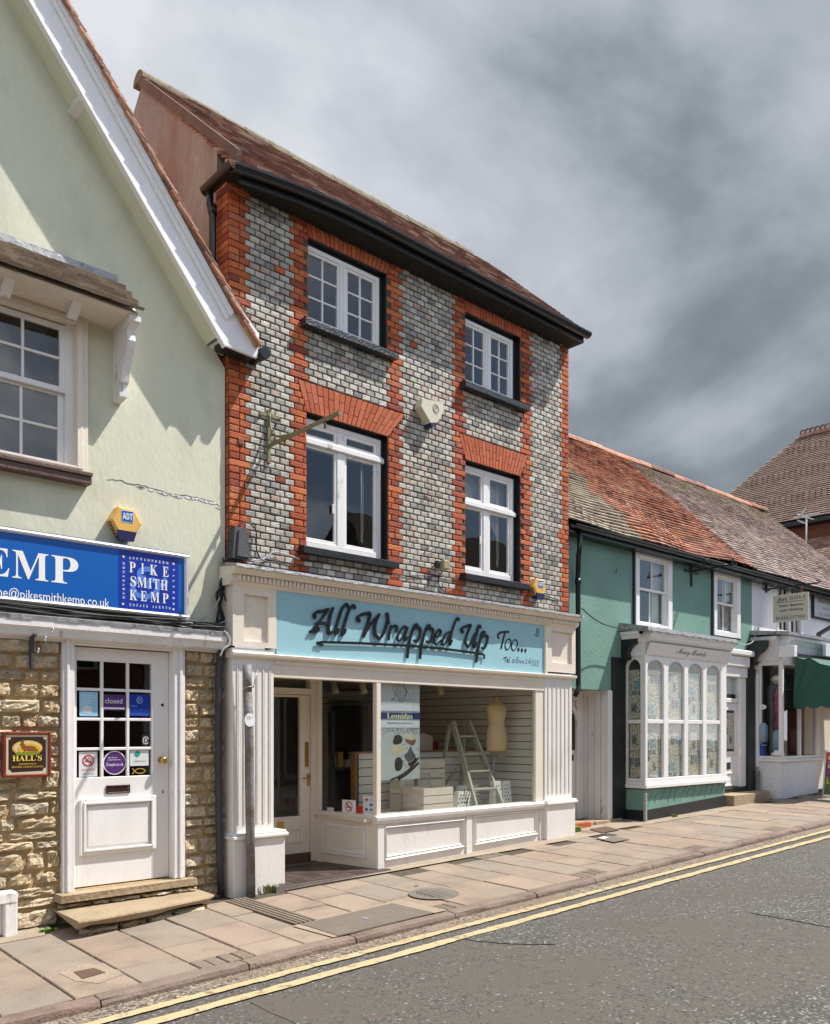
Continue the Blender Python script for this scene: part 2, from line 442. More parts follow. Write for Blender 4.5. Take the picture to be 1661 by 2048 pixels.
def asphalt(name, base, chips, dens, seed=0.0, base2=None):
    mt = bpy.data.materials.new(name)
    mt.use_nodes = True
    t = mt.node_tree
    b = t.nodes['Principled BSDF']
    g = N(t, 'ShaderNodeNewGeometry')
    mpn = N(t, 'ShaderNodeMapping')
    mpn.inputs['Location'].default_value = (seed, seed, 0)
    t.links.new(g.outputs['Position'], mpn.inputs[0])
    v = mpn.outputs[0]
    vo = N(t, 'ShaderNodeTexVoronoi')
    vo.inputs['Scale'].default_value = 62
    t.links.new(v, vo.inputs['Vector'])
    sep = N(t, 'ShaderNodeSeparateColor')
    t.links.new(vo.outputs['Color'], sep.inputs[0])
    rp = ramp(t, [(0.0, (.05, .046, .042)), (.22, (.085, .078, .07)), (.5, chips[0]), (.78, chips[1]), (.93, chips[2])], 'CONSTANT')
    t.links.new(sep.outputs[0], rp.inputs[0])
    nb = N(t, 'ShaderNodeTexNoise')
    nb.inputs['Scale'].default_value = 0.9
    nb.inputs['Detail'].default_value = 8
    nb.inputs['Roughness'].default_value = 0.62
    t.links.new(v, nb.inputs['Vector'])
    n3 = N(t, 'ShaderNodeTexNoise')
    n3.inputs['Scale'].default_value = 14
    n3.inputs['Detail'].default_value = 5
    t.links.new(v, n3.inputs['Vector'])
    # chips are bare where the binder has worn off
    s = math_(t, 'MULTIPLY_ADD', nb.outputs[0], 0.75, math_(t, 'MULTIPLY', n3.outputs[0], 0.55))
    s = math_(t, 'ADD', s, math_(t, 'MULTIPLY', sep.outputs[1], 0.30))
    mr = N(t, 'ShaderNodeMapRange')
    mr.inputs['From Min'].default_value = dens
    mr.inputs['From Max'].default_value = dens + 0.05
    t.links.new(s, mr.inputs[0])
    bc = ramp(t, [(.35, base), (.65, base2 or tuple(x * 1.35 for x in base))])
    t.links.new(nb.outputs[0], bc.inputs[0])
    fineb = N(t, 'ShaderNodeTexNoise')
    fineb.inputs['Scale'].default_value = 130
    fineb.inputs['Detail'].default_value = 2
    t.links.new(v, fineb.inputs['Vector'])
    vm = N(t, 'ShaderNodeCombineXYZ')
    ff = math_(t, 'MULTIPLY_ADD', fineb.outputs[0], 0.9, 0.55)
    for i in range(3):
        t.links.new(ff, vm.inputs[i])
    bcm = mixc(t, 1.0, bc.outputs[0], vm.outputs[0], 'MULTIPLY')
    c = mixc(t, mr.outputs[0], bcm, rp.outputs[0])
    t.links.new(c, b.inputs['Base Color'])
    b.inputs['Roughness'].default_value = 0.88
    bp = N(t, 'ShaderNodeBump')
    bp.inputs['Strength'].default_value = 0.55
    bp.inputs['Distance'].default_value = 0.012
    h = math_(t, 'MULTIPLY_ADD', sep.outputs[2], mr.outputs[0], math_(t, 'MULTIPLY', fineb.outputs[0], 0.6))
    t.links.new(h, bp.inputs['Height'])
    t.links.new(bp.outputs[0], b.inputs['Normal'])
    return mt


m_asphalt = asphalt('worn_chip_asphalt', (.088, .077, .066), ((.095, .088, .083), (.145, .143, .136), (.235, .232, .22)), 0.76, base2=(.106, .091, .077))
m_patch = asphalt('smooth_tarmac_patch', (.094, .082, .070), ((.055, .060, .055), (.115, .112, .103), (.22, .215, .205)), 0.84, seed=7.3, base2=(.106, .091, .077))
m_coarse = asphalt('coarse_chip_patch', (.065, .058, .05), ((.08, .075, .066), (.145, .14, .128), (.25, .24, .225)), 0.66, seed=3.1)
m_channel = asphalt('gritty_tan_channel', (.20, .15, .105), ((.23, .18, .135), (.30, .24, .185), (.40, .35, .29)), 0.78, seed=5.7, base2=(.26, .195, .14))


def newsprint(name, seed, tint):
    mt = bpy.data.materials.new(name)
    mt.use_nodes = True
    t = mt.node_tree
    b = t.nodes['Principled BSDF']
    tcn = N(t, 'ShaderNodeTexCoord')
    mpn = N(t, 'ShaderNodeMapping')
    mpn.inputs['Location'].default_value = (seed, 0, seed * 1.7)
    t.links.new(tcn.outputs['Object'], mpn.inputs[0])
    sp = N(t, 'ShaderNodeSeparateXYZ')
    t.links.new(mpn.outputs[0], sp.inputs[0])
    cb = N(t, 'ShaderNodeCombineXYZ')
    t.links.new(math_(t, 'ADD', sp.outputs[0], sp.outputs[1]), cb.inputs[0])
    t.links.new(sp.outputs[2], cb.inputs[1])

    def brick(w, h, mort, sd):
        n = N(t, 'ShaderNodeTexBrick')
        n.offset = 0.0 if h < .05 else .5
        n.inputs['Scale'].default_value = 1
        n.inputs['Brick Width'].default_value = w
        n.inputs['Row Height'].default_value = h
        n.inputs['Mortar Size'].default_value = mort
        n.inputs['Color1'].default_value = (0, 0, 0, 1)
        n.inputs['Color2'].default_value = (1, 1, 1, 1)
        n.inputs['Mortar'].default_value = (.5, .5, .5, 1)
        t.links.new(cb.outputs[0], n.inputs['Vector'])
        return n
    blocks = brick(.11, .15, .010, 1)
    col = brick(.045, 5.0, .006, 2)
    wv = N(t, 'ShaderNodeTexNoise')
    wv.inputs['Scale'].default_value = 34
    wv.inputs['Detail'].default_value = 3
    t.links.new(cb.outputs[0], wv.inputs['Vector'])
    text = math_(t, 'MULTIPLY', math_(t, 'GREATER_THAN', wv.outputs[0], .50), math_(t, 'SUBTRACT', 1.0, col.outputs['Fac']))
    rv = N(t, 'ShaderNodeSeparateColor')
    t.links.new(blocks.outputs['Color'], rv.inputs[0])
    isphoto = math_(t, 'MULTIPLY', math_(t, 'GREATER_THAN', rv.outputs[0], .70), math_(t, 'SUBTRACT', 1.0, blocks.outputs['Fac']))
    isblue = math_(t, 'MULTIPLY', math_(t, 'LESS_THAN', rv.outputs[0], .13), math_(t, 'SUBTRACT', 1.0, blocks.outputs['Fac']))
    c = mixc(t, math_(t, 'MULTIPLY', text, .72), tint, (.085, .09, .09))
    wv2 = N(t, 'ShaderNodeTexNoise')
    wv2.inputs['Scale'].default_value = 28
    t.links.new(cb.outputs[0], wv2.inputs['Vector'])
    ph = ramp(t, [(.35, (.05, .055, .06)), (.65, (.32, .33, .32))])
    t.links.new(wv2.outputs[0], ph.inputs[0])
    c = mixc(t, isphoto, c, ph.outputs[0])
    c = mixc(t, math_(t, 'MULTIPLY', isblue, .75), c, (.10, .32, .44))
    t.links.new(c, b.inputs['Base Color'])
    b.inputs['Roughness'].default_value = .9
    return mt


NEWS = [newsprint('newspaper_print_%s' % w, s, tt) for w, s, tt in (('pale', 0.3, (.60, .555, .445)), ('greenish', 1.9, (.575, .555, .44)), ('warm', 3.7, (.62, .545, .41)))]


# ---------------------------------------------------------------- mesh building
class MB:
    def __init__(s):
        s.v, s.f, s.m, s.s = [], [], [], []

    def add(s, vs, fs, m=0, sm=False):
        o = len(s.v)
        s.v += [tuple(p) for p in vs]
        for f in fs:
            s.f.append([o + i for i in f])
            s.m.append(m)
            s.s.append(sm)
        return s

    def quad(s, a, b, c, d, m=0):
        return s.add((a, b, c, d), ((0, 1, 2, 3),), m)

    def box(s, x0, x1, y0, y1, z0, z1, m=0):
        v = [(x, y, z) for z in (z0, z1) for y in (y0, y1) for x in (x0, x1)]
        return s.add(v, ((0, 2, 3, 1), (4, 5, 7, 6), (0, 1, 5, 4), (2, 6, 7, 3), (0, 4, 6, 2), (1, 3, 7, 5)), m)

    def hexa(s, v, m=0):
        """eight corners: bottom ring of four, top ring of four"""
        return s.add(v, ((3, 2, 1, 0), (4, 5, 6, 7), (0, 1, 5, 4), (1, 2, 6, 5), (2, 3, 7, 6), (3, 0, 4, 7)), m)

    def cbox(s, x0, x1, y0, y1, z0, z1, c=0.004, m=0):
        """box with every edge chamfered"""
        c = min(c, (x1 - x0) * .3, (y1 - y0) * .3, (z1 - z0) * .3)
        X, Y, Z = (x0, x1), (y0, y1), (z0, z1)
        v, idx = [], {}
        for i in (0, 1):
            for j in (0, 1):
                for k in (0, 1):
                    dx, dy, dz = c * (1 - 2 * i), c * (1 - 2 * j), c * (1 - 2 * k)
                    for a, p in (('x', (X[i], Y[j] + dy, Z[k] + dz)), ('y', (X[i] + dx, Y[j], Z[k] + dz)), ('z', (X[i] + dx, Y[j] + dy, Z[k]))):
                        idx[(i, j, k, a)] = len(v)
                        v.append(p)
        f = []
        for i in (0, 1):
            q = [idx[(i, j, k, 'x')] for j, k in ((0, 0), (1, 0), (1, 1), (0, 1))]
            f.append(q if i else q[::-1])
            q = [idx[(j, i, k, 'y')] for j, k in ((0, 0), (0, 1), (1, 1), (1, 0))]
            f.append(q if i else q[::-1])
            q = [idx[(j, k, i, 'z')] for j, k in ((0, 0), (1, 0), (1, 1), (0, 1))]
            f.append(q if i else q[::-1])
        for i in (0, 1):
            for j in (0, 1):
                fl = (i + j) % 2
                q = [idx[(i, j, 0, 'x')], idx[(i, j, 0, 'y')], idx[(i, j, 1, 'y')], idx[(i, j, 1, 'x')]]
                f.append(q if not fl else q[::-1])
                q = [idx[(i, 0, j, 'x')], idx[(i, 1, j, 'x')], idx[(i, 1, j, 'z')], idx[(i, 0, j, 'z')]]
                f.append(q if fl else q[::-1])
                q = [idx[(0, i, j, 'y')], idx[(0, i, j, 'z')], idx[(1, i, j, 'z')], idx[(1, i, j, 'y')]]
                f.append(q if fl else q[::-1])
                for k in (0, 1):
                    q = [idx[(i, j, k, 'x')], idx[(i, j, k, 'y')], idx[(i, j, k, 'z')]]
                    f.append(q if (i + j + k) % 2 else q[::-1])
        return s.add(v, f, m)

    def prism(s, pts, axis, a0, a1, m=0, sm=False):
        """extrude a polygon: pts in (x,z) for axis y, (y,z) for axis x, (x,y) for axis z"""
        def mk(p, a):
            return (a, p[0], p[1]) if axis == 'x' else ((p[0], a, p[1]) if axis == 'y' else (p[0], p[1], a))
        n = len(pts)
        v = [mk(p, a0) for p in pts] + [mk(p, a1) for p in pts]
        f = [list(range(n))[::-1], list(range(n, 2 * n))]
        f += [(i, (i + 1) % n, n + (i + 1) % n, n + i) for i in range(n)]
        s.add(v, f, m, sm)
        return s

    def tube(s, path, r, n=8, m=0, cap=True):
        pts = [Vector(p) for p in path]
        k = len(pts)
        rs = r if isinstance(r, (list, tuple)) else [r] * k
        v = []
        up = Vector((0, 0, 1))
        last = None
        for i, p in enumerate(pts):
            d = (pts[min(i + 1, k - 1)] - pts[max(i - 1, 0)])
            d = d.normalized() if d.length > 1e-9 else Vector((0, 0, 1))
            if last is None:
                a = d.cross(up)
                if a.length < .05:
                    a = d.cross(Vector((1, 0, 0)))
            else:
                a = last - d * last.dot(d)
            a.normalize()
            last = a
            b = d.cross(a)
            for j in range(n):
                th = 2 * pi * j / n
                v.append(p + (a * cos(th) + b * sin(th)) * rs[i])
        f = []
        for i in range(k - 1):
            for j in range(n):
                f.append((i * n + j, i * n + (j + 1) % n, (i + 1) * n + (j + 1) % n, (i + 1) * n + j))
        s.add(v, f, m, True)
        if cap:
            o = len(s.v) - len(v)
            s.f += [[o + j for j in range(n)][::-1], [o + (k - 1) * n + j for j in range(n)]]
            s.m += [m, m]
            s.s += [False, False]
        return s

    def lathe(s, cx, cy, prof, n=20, m=0, sx=1.0, sy=1.0):
        """prof: list of (r, z) or (rx, ry, z)"""
        v = []
        for p in prof:
            rx, ry, z = (p[0] * sx, p[0] * sy, p[1]) if len(p) == 2 else p
            for j in range(n):
                th = 2 * pi * j / n
                v.append((cx + rx * cos(th), cy + ry * sin(th), z))
        f = []
        for i in range(len(prof) - 1):
            for j in range(n):
                f.append((i * n + j, i * n + (j + 1) % n, (i + 1) * n + (j + 1) % n, (i + 1) * n + j))
        s.add(v, f, m, True)
        o = len(s.v) - len(v)
        s.f += [[o + j for j in range(n)][::-1], [o + (len(prof) - 1) * n + j for j in range(n)]]
        s.m += [m, m]
        s.s += [False, False]
        return s

    def frame(s, x0, x1, z0, z1, w, y0, y1, m=0, c=.003):
        """picture-frame of four members; w = width or (left, right, bottom, top)"""
        l, r, b, t = w if isinstance(w, tuple) else (w, w, w, w)
        s.cbox(x0, x0 + l, y0, y1, z0, z1, c, m)
        s.cbox(x1 - r, x1, y0, y1, z0, z1, c, m)
        s.cbox(x0 + l, x1 - r, y0 + .001, y1, z0, z0 + b, c, m)
        s.cbox(x0 + l, x1 - r, y0 + .001, y1, z1 - t, z1, c, m)
        return s

    def build(s, name, mats, parent=None, **kw):
        xs = [p[0] for p in s.v]
        ys = [p[1] for p in s.v]
        zs = [p[2] for p in s.v]
        c = ((min(xs) + max(xs)) / 2, (min(ys) + max(ys)) / 2, min(zs))
        me = bpy.data.meshes.new(name)
        me.from_pydata([(p[0] - c[0], p[1] - c[1], p[2] - c[2]) for p in s.v], [], s.f)
        for mm in (mats if isinstance(mats, (list, tuple)) else [mats]):
            me.materials.append(mm)
        me.polygons.foreach_set('material_index', s.m)
        me.polygons.foreach_set('use_smooth', s.s)
        me.update()
        return put(name, me, c, parent, **kw)


WPOS = {}


def put(name, me, loc, parent=None, label=None, cat=None, kind=None, group=None, rot=None):
    o = bpy.data.objects.new(name, me)
    COL.objects.link(o)
    WPOS[o] = Vector(loc)
    if parent is not None:
        o.parent = parent
        o.location = Vector(loc) - WPOS[parent]
    else:
        o.location = loc
    if rot:
        o.rotation_euler = rot
    for k, v in (('label', label), ('category', cat), ('kind', kind), ('group', group)):
        if v:
            o[k] = v
    return o


def thing(name, label, cat, loc=(0, 0, 0), group=None):
    o = put(name, None, loc, None, label, cat, None, group)
    o.empty_display_size = .1
    return o


def copy_tree(o, d, label=None):
    """copy a thing, its parts and their sub-parts, moved by d"""
    def rec(a, par):
        c = a.copy()
        COL.objects.link(c)
        WPOS[c] = WPOS[a] + Vector(d)
        if par is not None:
            c.parent = par
        for ch in a.children:
            rec(ch, c)
        return c
    r = rec(o, None)
    r.location = o.location + Vector(d)
    if label:
        r['label'] = label
    return r


def one(name, mats, fn, parent=None, **kw):
    b = MB()
    fn(b)
    return b.build(name, mats, parent, **kw)


def catmull(pts, k=5, closed=False):
    out = []
    n = len(pts)
    P_ = lambda i: pts[i % n] if closed else pts[max(0, min(n - 1, i))]
    for i in range(n if closed else n - 1):
        p0, p1, p2, p3 = P_(i - 1), P_(i), P_(i + 1), P_(i + 2)
        for j in range(k):
            t = j / k
            out.append(tuple(.5 * (2 * b + (c - a) * t + (2 * a - 5 * b + 4 * c - d) * t * t + (3 * b - a - 3 * c + d) * t ** 3)
                             for a, b, c, d in zip(p0, p1, p2, p3)))
    out.append(tuple(P_(n) if closed else pts[-1]))
    return out


def ribbon(b, pts, w, y0, y1, m=0, pen=None, taper=False):
    """a flat stroke in the x-z plane with thickness y0..y1; pen = nib angle"""
    n = len(pts)
    l, r = [], []
    for i in range(n):
        ax, az = pts[max(i - 1, 0)]
        cx, cz = pts[min(i + 1, n - 1)]
        d = hypot(cx - ax, cz - az) or 1e-6
        tx, tz = (cx - ax) / d, (cz - az) / d
        ww = w
        if pen is not None:
            ww = w * (.48 + .52 * abs(sin(atan2(tz, tx) - pen)))
        if taper:
            u = i / (n - 1)
            ww *= min(1, .35 + 3 * u, .35 + 3 * (1 - u))
        x, z = pts[i]
        l.append((x - tz * ww / 2, z + tx * ww / 2))
        r.append((x + tz * ww / 2, z - tx * ww / 2))
    v = [(p[0], y0, p[1]) for p in l] + [(p[0], y0, p[1]) for p in r] + [(p[0], y1, p[1]) for p in l] + [(p[0], y1, p[1]) for p in r]
    f = []
    for i in range(n - 1):
        f += [(i, i + 1, n + i + 1, n + i), (2 * n + i, 3 * n + i, 3 * n + i + 1, 2 * n + i + 1), (i, 2 * n + i, 2 * n + i + 1, i + 1), (n + i, n + i + 1, 3 * n + i + 1, 3 * n + i)]
    f += [(0, n, 3 * n, 2 * n), (n - 1, 3 * n - 1, 4 * n - 1, 2 * n - 1)]
    b.add(v, f, m)


def disc(b, cx, cz, rx, rz_, y, m=0, n=24, y1=None, rot=0.0):
    pts = []
    for i in range(n):
        a = 2 * pi * i / n
        x, z = rx * cos(a), rz_ * sin(a)
        pts.append((cx + x * cos(rot) - z * sin(rot), cz + x * sin(rot) + z * cos(rot)))
    b.prism(pts, 'y', y, (y + .0015) if y1 is None else y1, m)


def MATHS(s, kind):
    """letters of another face: bold serif, italic serif or script"""
    base = {'serif': (0x1D400, 0x1D41A, 0x1D7CE), 'italic': (0x1D468, 0x1D482, 0x1D7CE), 'script': (0x1D4D0, 0x1D4EA, 0x1D7CE), 'bsans': (0x1D5D4, 0x1D5EE, 0x1D7EC),
            'isans': (0x1D63C, 0x1D656, 0x1D7EC), 'thin': (0x1D49C, 0x1D4B6, 0x1D7CE)}[kind]
    holes = {'B': 0x212C, 'M': 0x2133, 'o': 0x2134, 'e': 0x212F} if kind == 'thin' else {}
    o = ''
    for ch in s:
        if ch in holes:
            o += chr(holes[ch])
        elif 'A' <= ch <= 'Z':
            o += chr(base[0] + ord(ch) - 65)
        elif 'a' <= ch <= 'z':
            o += chr(base[1] + ord(ch) - 97)
        elif '0' <= ch <= '9':
            o += chr(base[2] + ord(ch) - 48)
        else:
            o += ch
    return o


def text(body, name, m, parent, org, U, V, w=None, h=None, depth=.002, center=True, shear=0.0, res=3, spacing=1.0, label=None):
    """lettering as a mesh in the plane org + u*U + v*V, fitted to width w and/or height h"""
    c = bpy.data.curves.new(name, 'FONT')
    c.body = body
    c.resolution_u = res
    c.space_character = spacing
    c.align_x = 'LEFT'
    c.shear = shear
    o = bpy.data.objects.new(name, c)
    COL.objects.link(o)
    me0 = o.evaluated_get(bpy.context.evaluated_depsgraph_get()).to_mesh()
    vs = [v.co.copy() for v in me0.vertices]
    fs = [list(p.vertices) for p in me0.polygons]
    bpy.data.objects.remove(o)
    bpy.data.curves.remove(c)
    x0, x1 = min(v.x for v in vs), max(v.x for v in vs)
    y0, y1 = min(v.y for v in vs), max(v.y for v in vs)
    sx = (w / (x1 - x0)) if w else None
    sy = (h / (y1 - y0)) if h else None
    sx, sy = sx or sy, sy or sx
    U, V = Vector(U), Vector(V)
    Nn = U.cross(V)
    org = Vector(org)
    ox, oy = ((x0 + x1) / 2, (y0 + y1) / 2) if center else (x0, 0)
    b = MB()
    n = len(vs)
    P3 = [org + U * ((v.x - ox) * sx) + V * ((v.y - oy) * sy) for v in vs]
    b.v = [tuple(p + Nn * depth) for p in P3]
    for f in fs:
        b.f.append(f)
        b.m.append(0)
        b.s.append(False)
    return b.build(name, m, parent, label=label)


UX, VZ = (1, 0, 0), (0, 0, 1)

# ================================================================ THE SETTING: road, kerb, pavement
def rz(X, Y):
    d = KY - Y
    return 0.03 * X - 0.0164 - 0.045 - 0.06 + 0.014 * d


def ray(px, py):
    a, u = (px - CX0) / F, (HY - py) / F
    return (SN + a * CS, CS - a * SN, u)


def pg(px, py):
    """pixel -> point of the pavement plane"""
    d = ray(px, py)
    k = .045 / 2.05
    t = (-.0164 - k * FY - CZ) / (d[2] - .03 * d[0] - k * d[1])
    return (d[0] * t, d[1] * t)


def pr(px, py):
    """pixel -> point of the road's near half"""
    d = ray(px, py)
    t = (-.1214 + .014 * KY - CZ) / (d[2] - .03 * d[0] + .014 * d[1])
    return (d[0] * t, d[1] * t)


def sheet(name, m, xs, ys, zf, kind='structure', label=None):
    b = MB()
    nx, ny = len(xs), len(ys)
    b.add([(x, y, zf(x, y)) for y in ys for x in xs],
          [(j * nx + i, j * nx + i + 1, (j + 1) * nx + i + 1, (j + 1) * nx + i) for j in range(ny - 1) for i in range(nx - 1)])
    return b.build(name, m, None, kind=kind, label=label)


def polysheet(name, m, pts, zf, parent=None, kind='structure', thick=0.0):
    b = MB()
    n = len(pts)
    b.add([(x, y, zf(x, y)) for x, y in pts], [list(range(n))])
    return b.build(name, m, parent, kind=kind)


sheet('ground', mat('distant_ground', (.12, .11, .095), .95, .2, .3), [-300, 500], [-300, 500], lambda x, y: -3.6)
sheet('road', m_asphalt, [-40, 0, 10, 20, 40, 90], [-0.53, 0.4, 2.32, 3.8, KY + .02], rz)
sheet('opposite_pavement', m_joint, [-40, 90], [-3.6, -0.55], lambda x, y: 0.03 * x - 0.03)
Z4 = lambda k: (lambda x, y: rz(x, y) + .003 * k)
sheet('gutter_channel', m_channel, [-20, 0, 10, 20, 60], [4.99, KY + .01], Z4(1))
R.seed(5)


def ragged(pts, amp=.02, k=6):
    out = []
    n = len(pts)
    for i in range(n):
        (ax, ay), (bx, by) = pts[i], pts[(i + 1) % n]
        for j in range(k):
            t = j / k
            out.append((ax + (bx - ax) * t + R.uniform(-amp, amp), ay + (by - ay) * t + R.uniform(-amp, amp)))
    return out


pt = [pr(*p) for p in ((500, 2005), (926, 1884), (1149, 1912), (1354, 1841), (1507, 1835), (1661, 1866), (1900, 1955))]
pt = [p for p in pt] + [(6.5, 1.2), (4.3, .5), (2.2, 1.0), pr(640, 2075)]
polysheet('tarmac_patch', m_patch, ragged(pt, .012), Z4(1))
pt = [pr(*p) for p in ((1340, 2070), (1600, 1985), (1700, 1960), (1830, 2010))] + [pr(1500, 2130)]
polysheet('chip_patch', m_coarse, ragged(pt, .015), Z4(2))
pt = [pr(*p) for p in ((905, 1876), (1010, 1845), (1120, 1838), (1110, 1890), (1040, 1890), (960, 1884))]
polysheet('chip_patch', m_coarse, ragged(pt, .012), Z4(2))
pt = [pr(*p) for p in ((1500, 1826), (1661, 1770), (1760, 1760), (1760, 1840), (1661, 1856))]
polysheet('chip_patch', m_coarse, ragged(pt, .012), Z4(2))
for (y0, y1), lab in (((4.885, 4.97), 'yellow line nearer the kerb'), ((4.635, 4.735), 'yellow line farther from the kerb')):
    b = MB()
    xs = [-12 + .06 * i for i in range(int(60 / .06))]
    w = [(x, y0 + .012 * noise.noise((x * 3, 1, y0)) + R.uniform(-.006, .006), y1 + .012 * noise.noise((x * 3, 5, y0)) + R.uniform(-.006, .006)) for x in xs]
    b.add([p for x, a, c in w for p in ((x, a, rz(x, a) + .011), (x, c, rz(x, c) + .011))], [(2 * i, 2 * i + 2, 2 * i + 3, 2 * i + 1) for i in range(len(w) - 1)])
    b.build('yellow_line', m_yline, None, kind='structure', label=lab)

# kerb stones
kerb = sheet('kerb', m_joint, [-20, 0, 20, 60], [KY + .02, KY + .12], lambda x, y: gz(x, y) - .012)
kb = []
x = -6.0
while x < 34:
    l = R.uniform(.75, 1.15)
    dx = R.uniform(-.006, .008)
    b = MB()
    seg = 5
    x1 = x + l - .012
    prof = [(KY + .12, 0.0), (KY + .035, 0.0), (KY + .010, -.010), (KY + .001, -.032), (KY, -.16)]
    vs = []
    for i in range(seg + 1):
        xx = x + (x1 - x) * i / seg
        e = .006 if i in (0, seg) else 0
        for j, (py, pz) in enumerate(prof):
            vs.append((xx, py + dx + (R.uniform(-.004, .004) if j else 0), gz(xx, KY) + pz - e + (R.uniform(-.003, .003) if j < 4 else 0)))
    n = len(prof)
    fs = [(i * n + j, i * n + j + 1, (i + 1) * n + j + 1, (i + 1) * n + j) for i in range(seg) for j in range(n - 1)]
    fs += [tuple(range(n))[::-1], tuple(seg * n + j for j in range(n))]
    b.add(vs, fs)
    b.build('kerb_stone', m_kerb, kerb)
    x += l

# pavement: a gritty bed with slabs and block pavers laid on it
pav = sheet('pavement', m_joint, [-20, 0, 10, 20, 60], [KY + .11, 7.9], lambda x, y: gz(x, y) - .014)
polysheet('mortar_strip', m_concrete, ragged([(4.6, 6.92), (9.7, 6.80), (9.7, 7.3), (4.6, 7.3)], .02, 8), lambda x, y: gz(x, y) + .002, pav, kind=None)
polysheet('mortar_strip', m_concrete, ragged([(9.5, 6.95), (14.2, 6.72), (14.2, 7.9), (9.5, 7.9)], .02, 8), lambda x, y: gz(x, y) + .002, pav, kind=None)
polysheet('mortar_strip', m_concrete, ragged([(-2, 6.86), (2.35, 6.9), (2.5, 7.3), (-2, 7.3)], .02, 8), lambda x, y: gz(x, y) + .002, pav, kind=None)
SLM = {}


def slab_mesh(w, l, m, key):
    k = (round(w, 3), round(l, 3), key)
    if k not in SLM:
        b = MB()
        c = .006
        top = [(c, c), (w - c, c), (w - c, l - c), (c, l - c)]
        low = [(0, 0), (w, 0), (w, l), (0, l)]
        z = lambda p: .03 * p[0] + .022 * p[1]
        v = [(p[0], p[1], z(p)) for p in top] + [(p[0], p[1], z(p) - .007) for p in low] + [(p[0], p[1], z(p) - .05) for p in low]
        f = [(0, 1, 2, 3)] + [(i + 4, (i + 1) % 4 + 4, (i + 1) % 4, i) for i in range(4)] + [(i + 8, (i + 1) % 4 + 8, (i + 1) % 4 + 4, i + 4) for i in range(4)]
        me = bpy.data.meshes.new('paving_' + key)
        me.from_pydata(v, [], f)
        me.materials.append(m)
        SLM[k] = me
    return SLM[k]


nslab = 0
i = 0
X0s = 2.41 - .43 * 9
slabs_far = MB()
while True:
    xa = X0s + .43 * i
    if xa > 24:
        break
    w = .43 - .013
    y = KY + .128
    yend = 6.98 if not (4.0 < xa < 9.6) else 6.86
    first = True
    if i % 5 == 0 or R.random() < .08:
        for k in range(4):
            put('block_paver', slab_mesh(.098, .19, m_sett, 'sett'), (xa + k * .107, y, gz(xa + k * .107, y) + R.uniform(-.004, .001)), pav)
        y += .20
    elif i % 2 == 1:
        l = R.choice((.30, .38))
        put('paving_slab', slab_mesh(w, l - .013, m_slab, 'slab'), (xa, y, gz(xa, y) + R.uniform(-.004, .003)), pav)
        y += l
    while y < yend - .28:
        l = R.choice((.60, .60, .52, .45))
        if y + l > yend + .05:
            l = .45 if y + .45 < yend + .08 else yend - y
        put('paving_slab', slab_mesh(w, round(l, 2) - .013, m_slab, 'slab'), (xa, y, gz(xa, y) + R.uniform(-.006, .003)), pav)
        nslab += 1
        y += round(l, 2)
    if yend - y > .09 and i % 4 == 0:
        for k in range(4):
            put('block_paver', slab_mesh(.098, min(.19, yend - y), m_sett, 'sett'), (xa + k * .107, y, gz(xa + k * .107, y) + R.uniform(-.004, .001)), pav)
    i += 1


def gpoly(name, m, px, dz, parent=pav, thick=None):
    pts = [(x, max(y, KY + .10)) for x, y in (pg(*p) for p in px)]
    return polysheet(name, m, pts, lambda x, y: gz(x, y) + dz, parent, kind=None)


# covers and patches let into the pavement
gpoly('cover_surround', m_concrete, ((118, 1947), (170, 1928), (236, 1941), (248, 1950), (198, 1968), (150, 1963)), .0055)
one('access_cover', m_cover, lambda b: b.add([(x, y, gz(x, y) + .009) for x, y in (pg(148, 1946), pg(188, 1938), pg(212, 1947), pg(166, 1960))], [(0, 1, 2, 3)]), pav, label='small rusty rectangular cover')
gpoly('cover_bed', m_concrete, ((585, 1853), (800, 1800), (915, 1827), (680, 1880)), .005)
gpoly('concrete_cover', mat('grey_brown_concrete_cover', (.165, .135, .105), .95, .12, 5, .5, 80, fine=.12, fs=150), ((602, 1850), (785, 1808), (876, 1829), (676, 1873)), .009)
gpoly('cover_plate', m_steel, ((718, 1838), (726, 1836), (742, 1839), (735, 1842)), .012)
cx, cy = pg(868, 1788)
one('drain_cover', m_coverdk, lambda b: b.add([(cx + .24 * cos(a), cy + .24 * sin(a), gz(cx + .24 * cos(a), cy + .24 * sin(a)) + .007) for a in [2 * pi * k / 24 for k in range(24)]], [list(range(24))]), pav, label='round iron drain cover')
b = MB()
for k in range(7):
    yy = cy - .15 + k * .05
    hw = .12 if abs(k - 3) < 3 else .08
    b.box(cx - hw, cx + hw, yy - .008, yy + .008, gz(cx, yy) + .004, gz(cx, yy) + .012)
b.build('drain_grate', m_coverdk, pav)
gpoly('access_cover', m_cover, ((1178, 1660), (1212, 1654), (1240, 1661), (1205, 1667)), .012)
gpoly('access_cover', m_coverdk, ((1190, 1678), (1225, 1673), (1262, 1680), (1228, 1686)), .012)
gpoly('cover_plate', m_pwhite, ((1197, 1678), (1208, 1675), (1219, 1677), (1208, 1680)), .016)
# grooved drainage channel crossing from the pilaster towards the kerb
b = MB()
p0, p1 = Vector((*pg(470, 1800), 0)), Vector((*pg(612, 1846), 0))
d = (p1 - p0).normalized()
q = Vector((-d.y, d.x, 0))
for k in range(5):
    a, c = p0 + q * (.045 * k - .10), p1 + q * (.045 * k - .10)
    v = []
    for pnt, s_ in ((a, 0), (a, .028), (c, .028), (c, 0)):
        pp = pnt + q * s_
        v.append((pp.x, pp.y))
    b.hexa([(x, y, gz(x, y) - .01) for x, y in v] + [(x, y, gz(x, y) + .012) for x, y in v])
b.build('channel_rib', m_sett, pav)


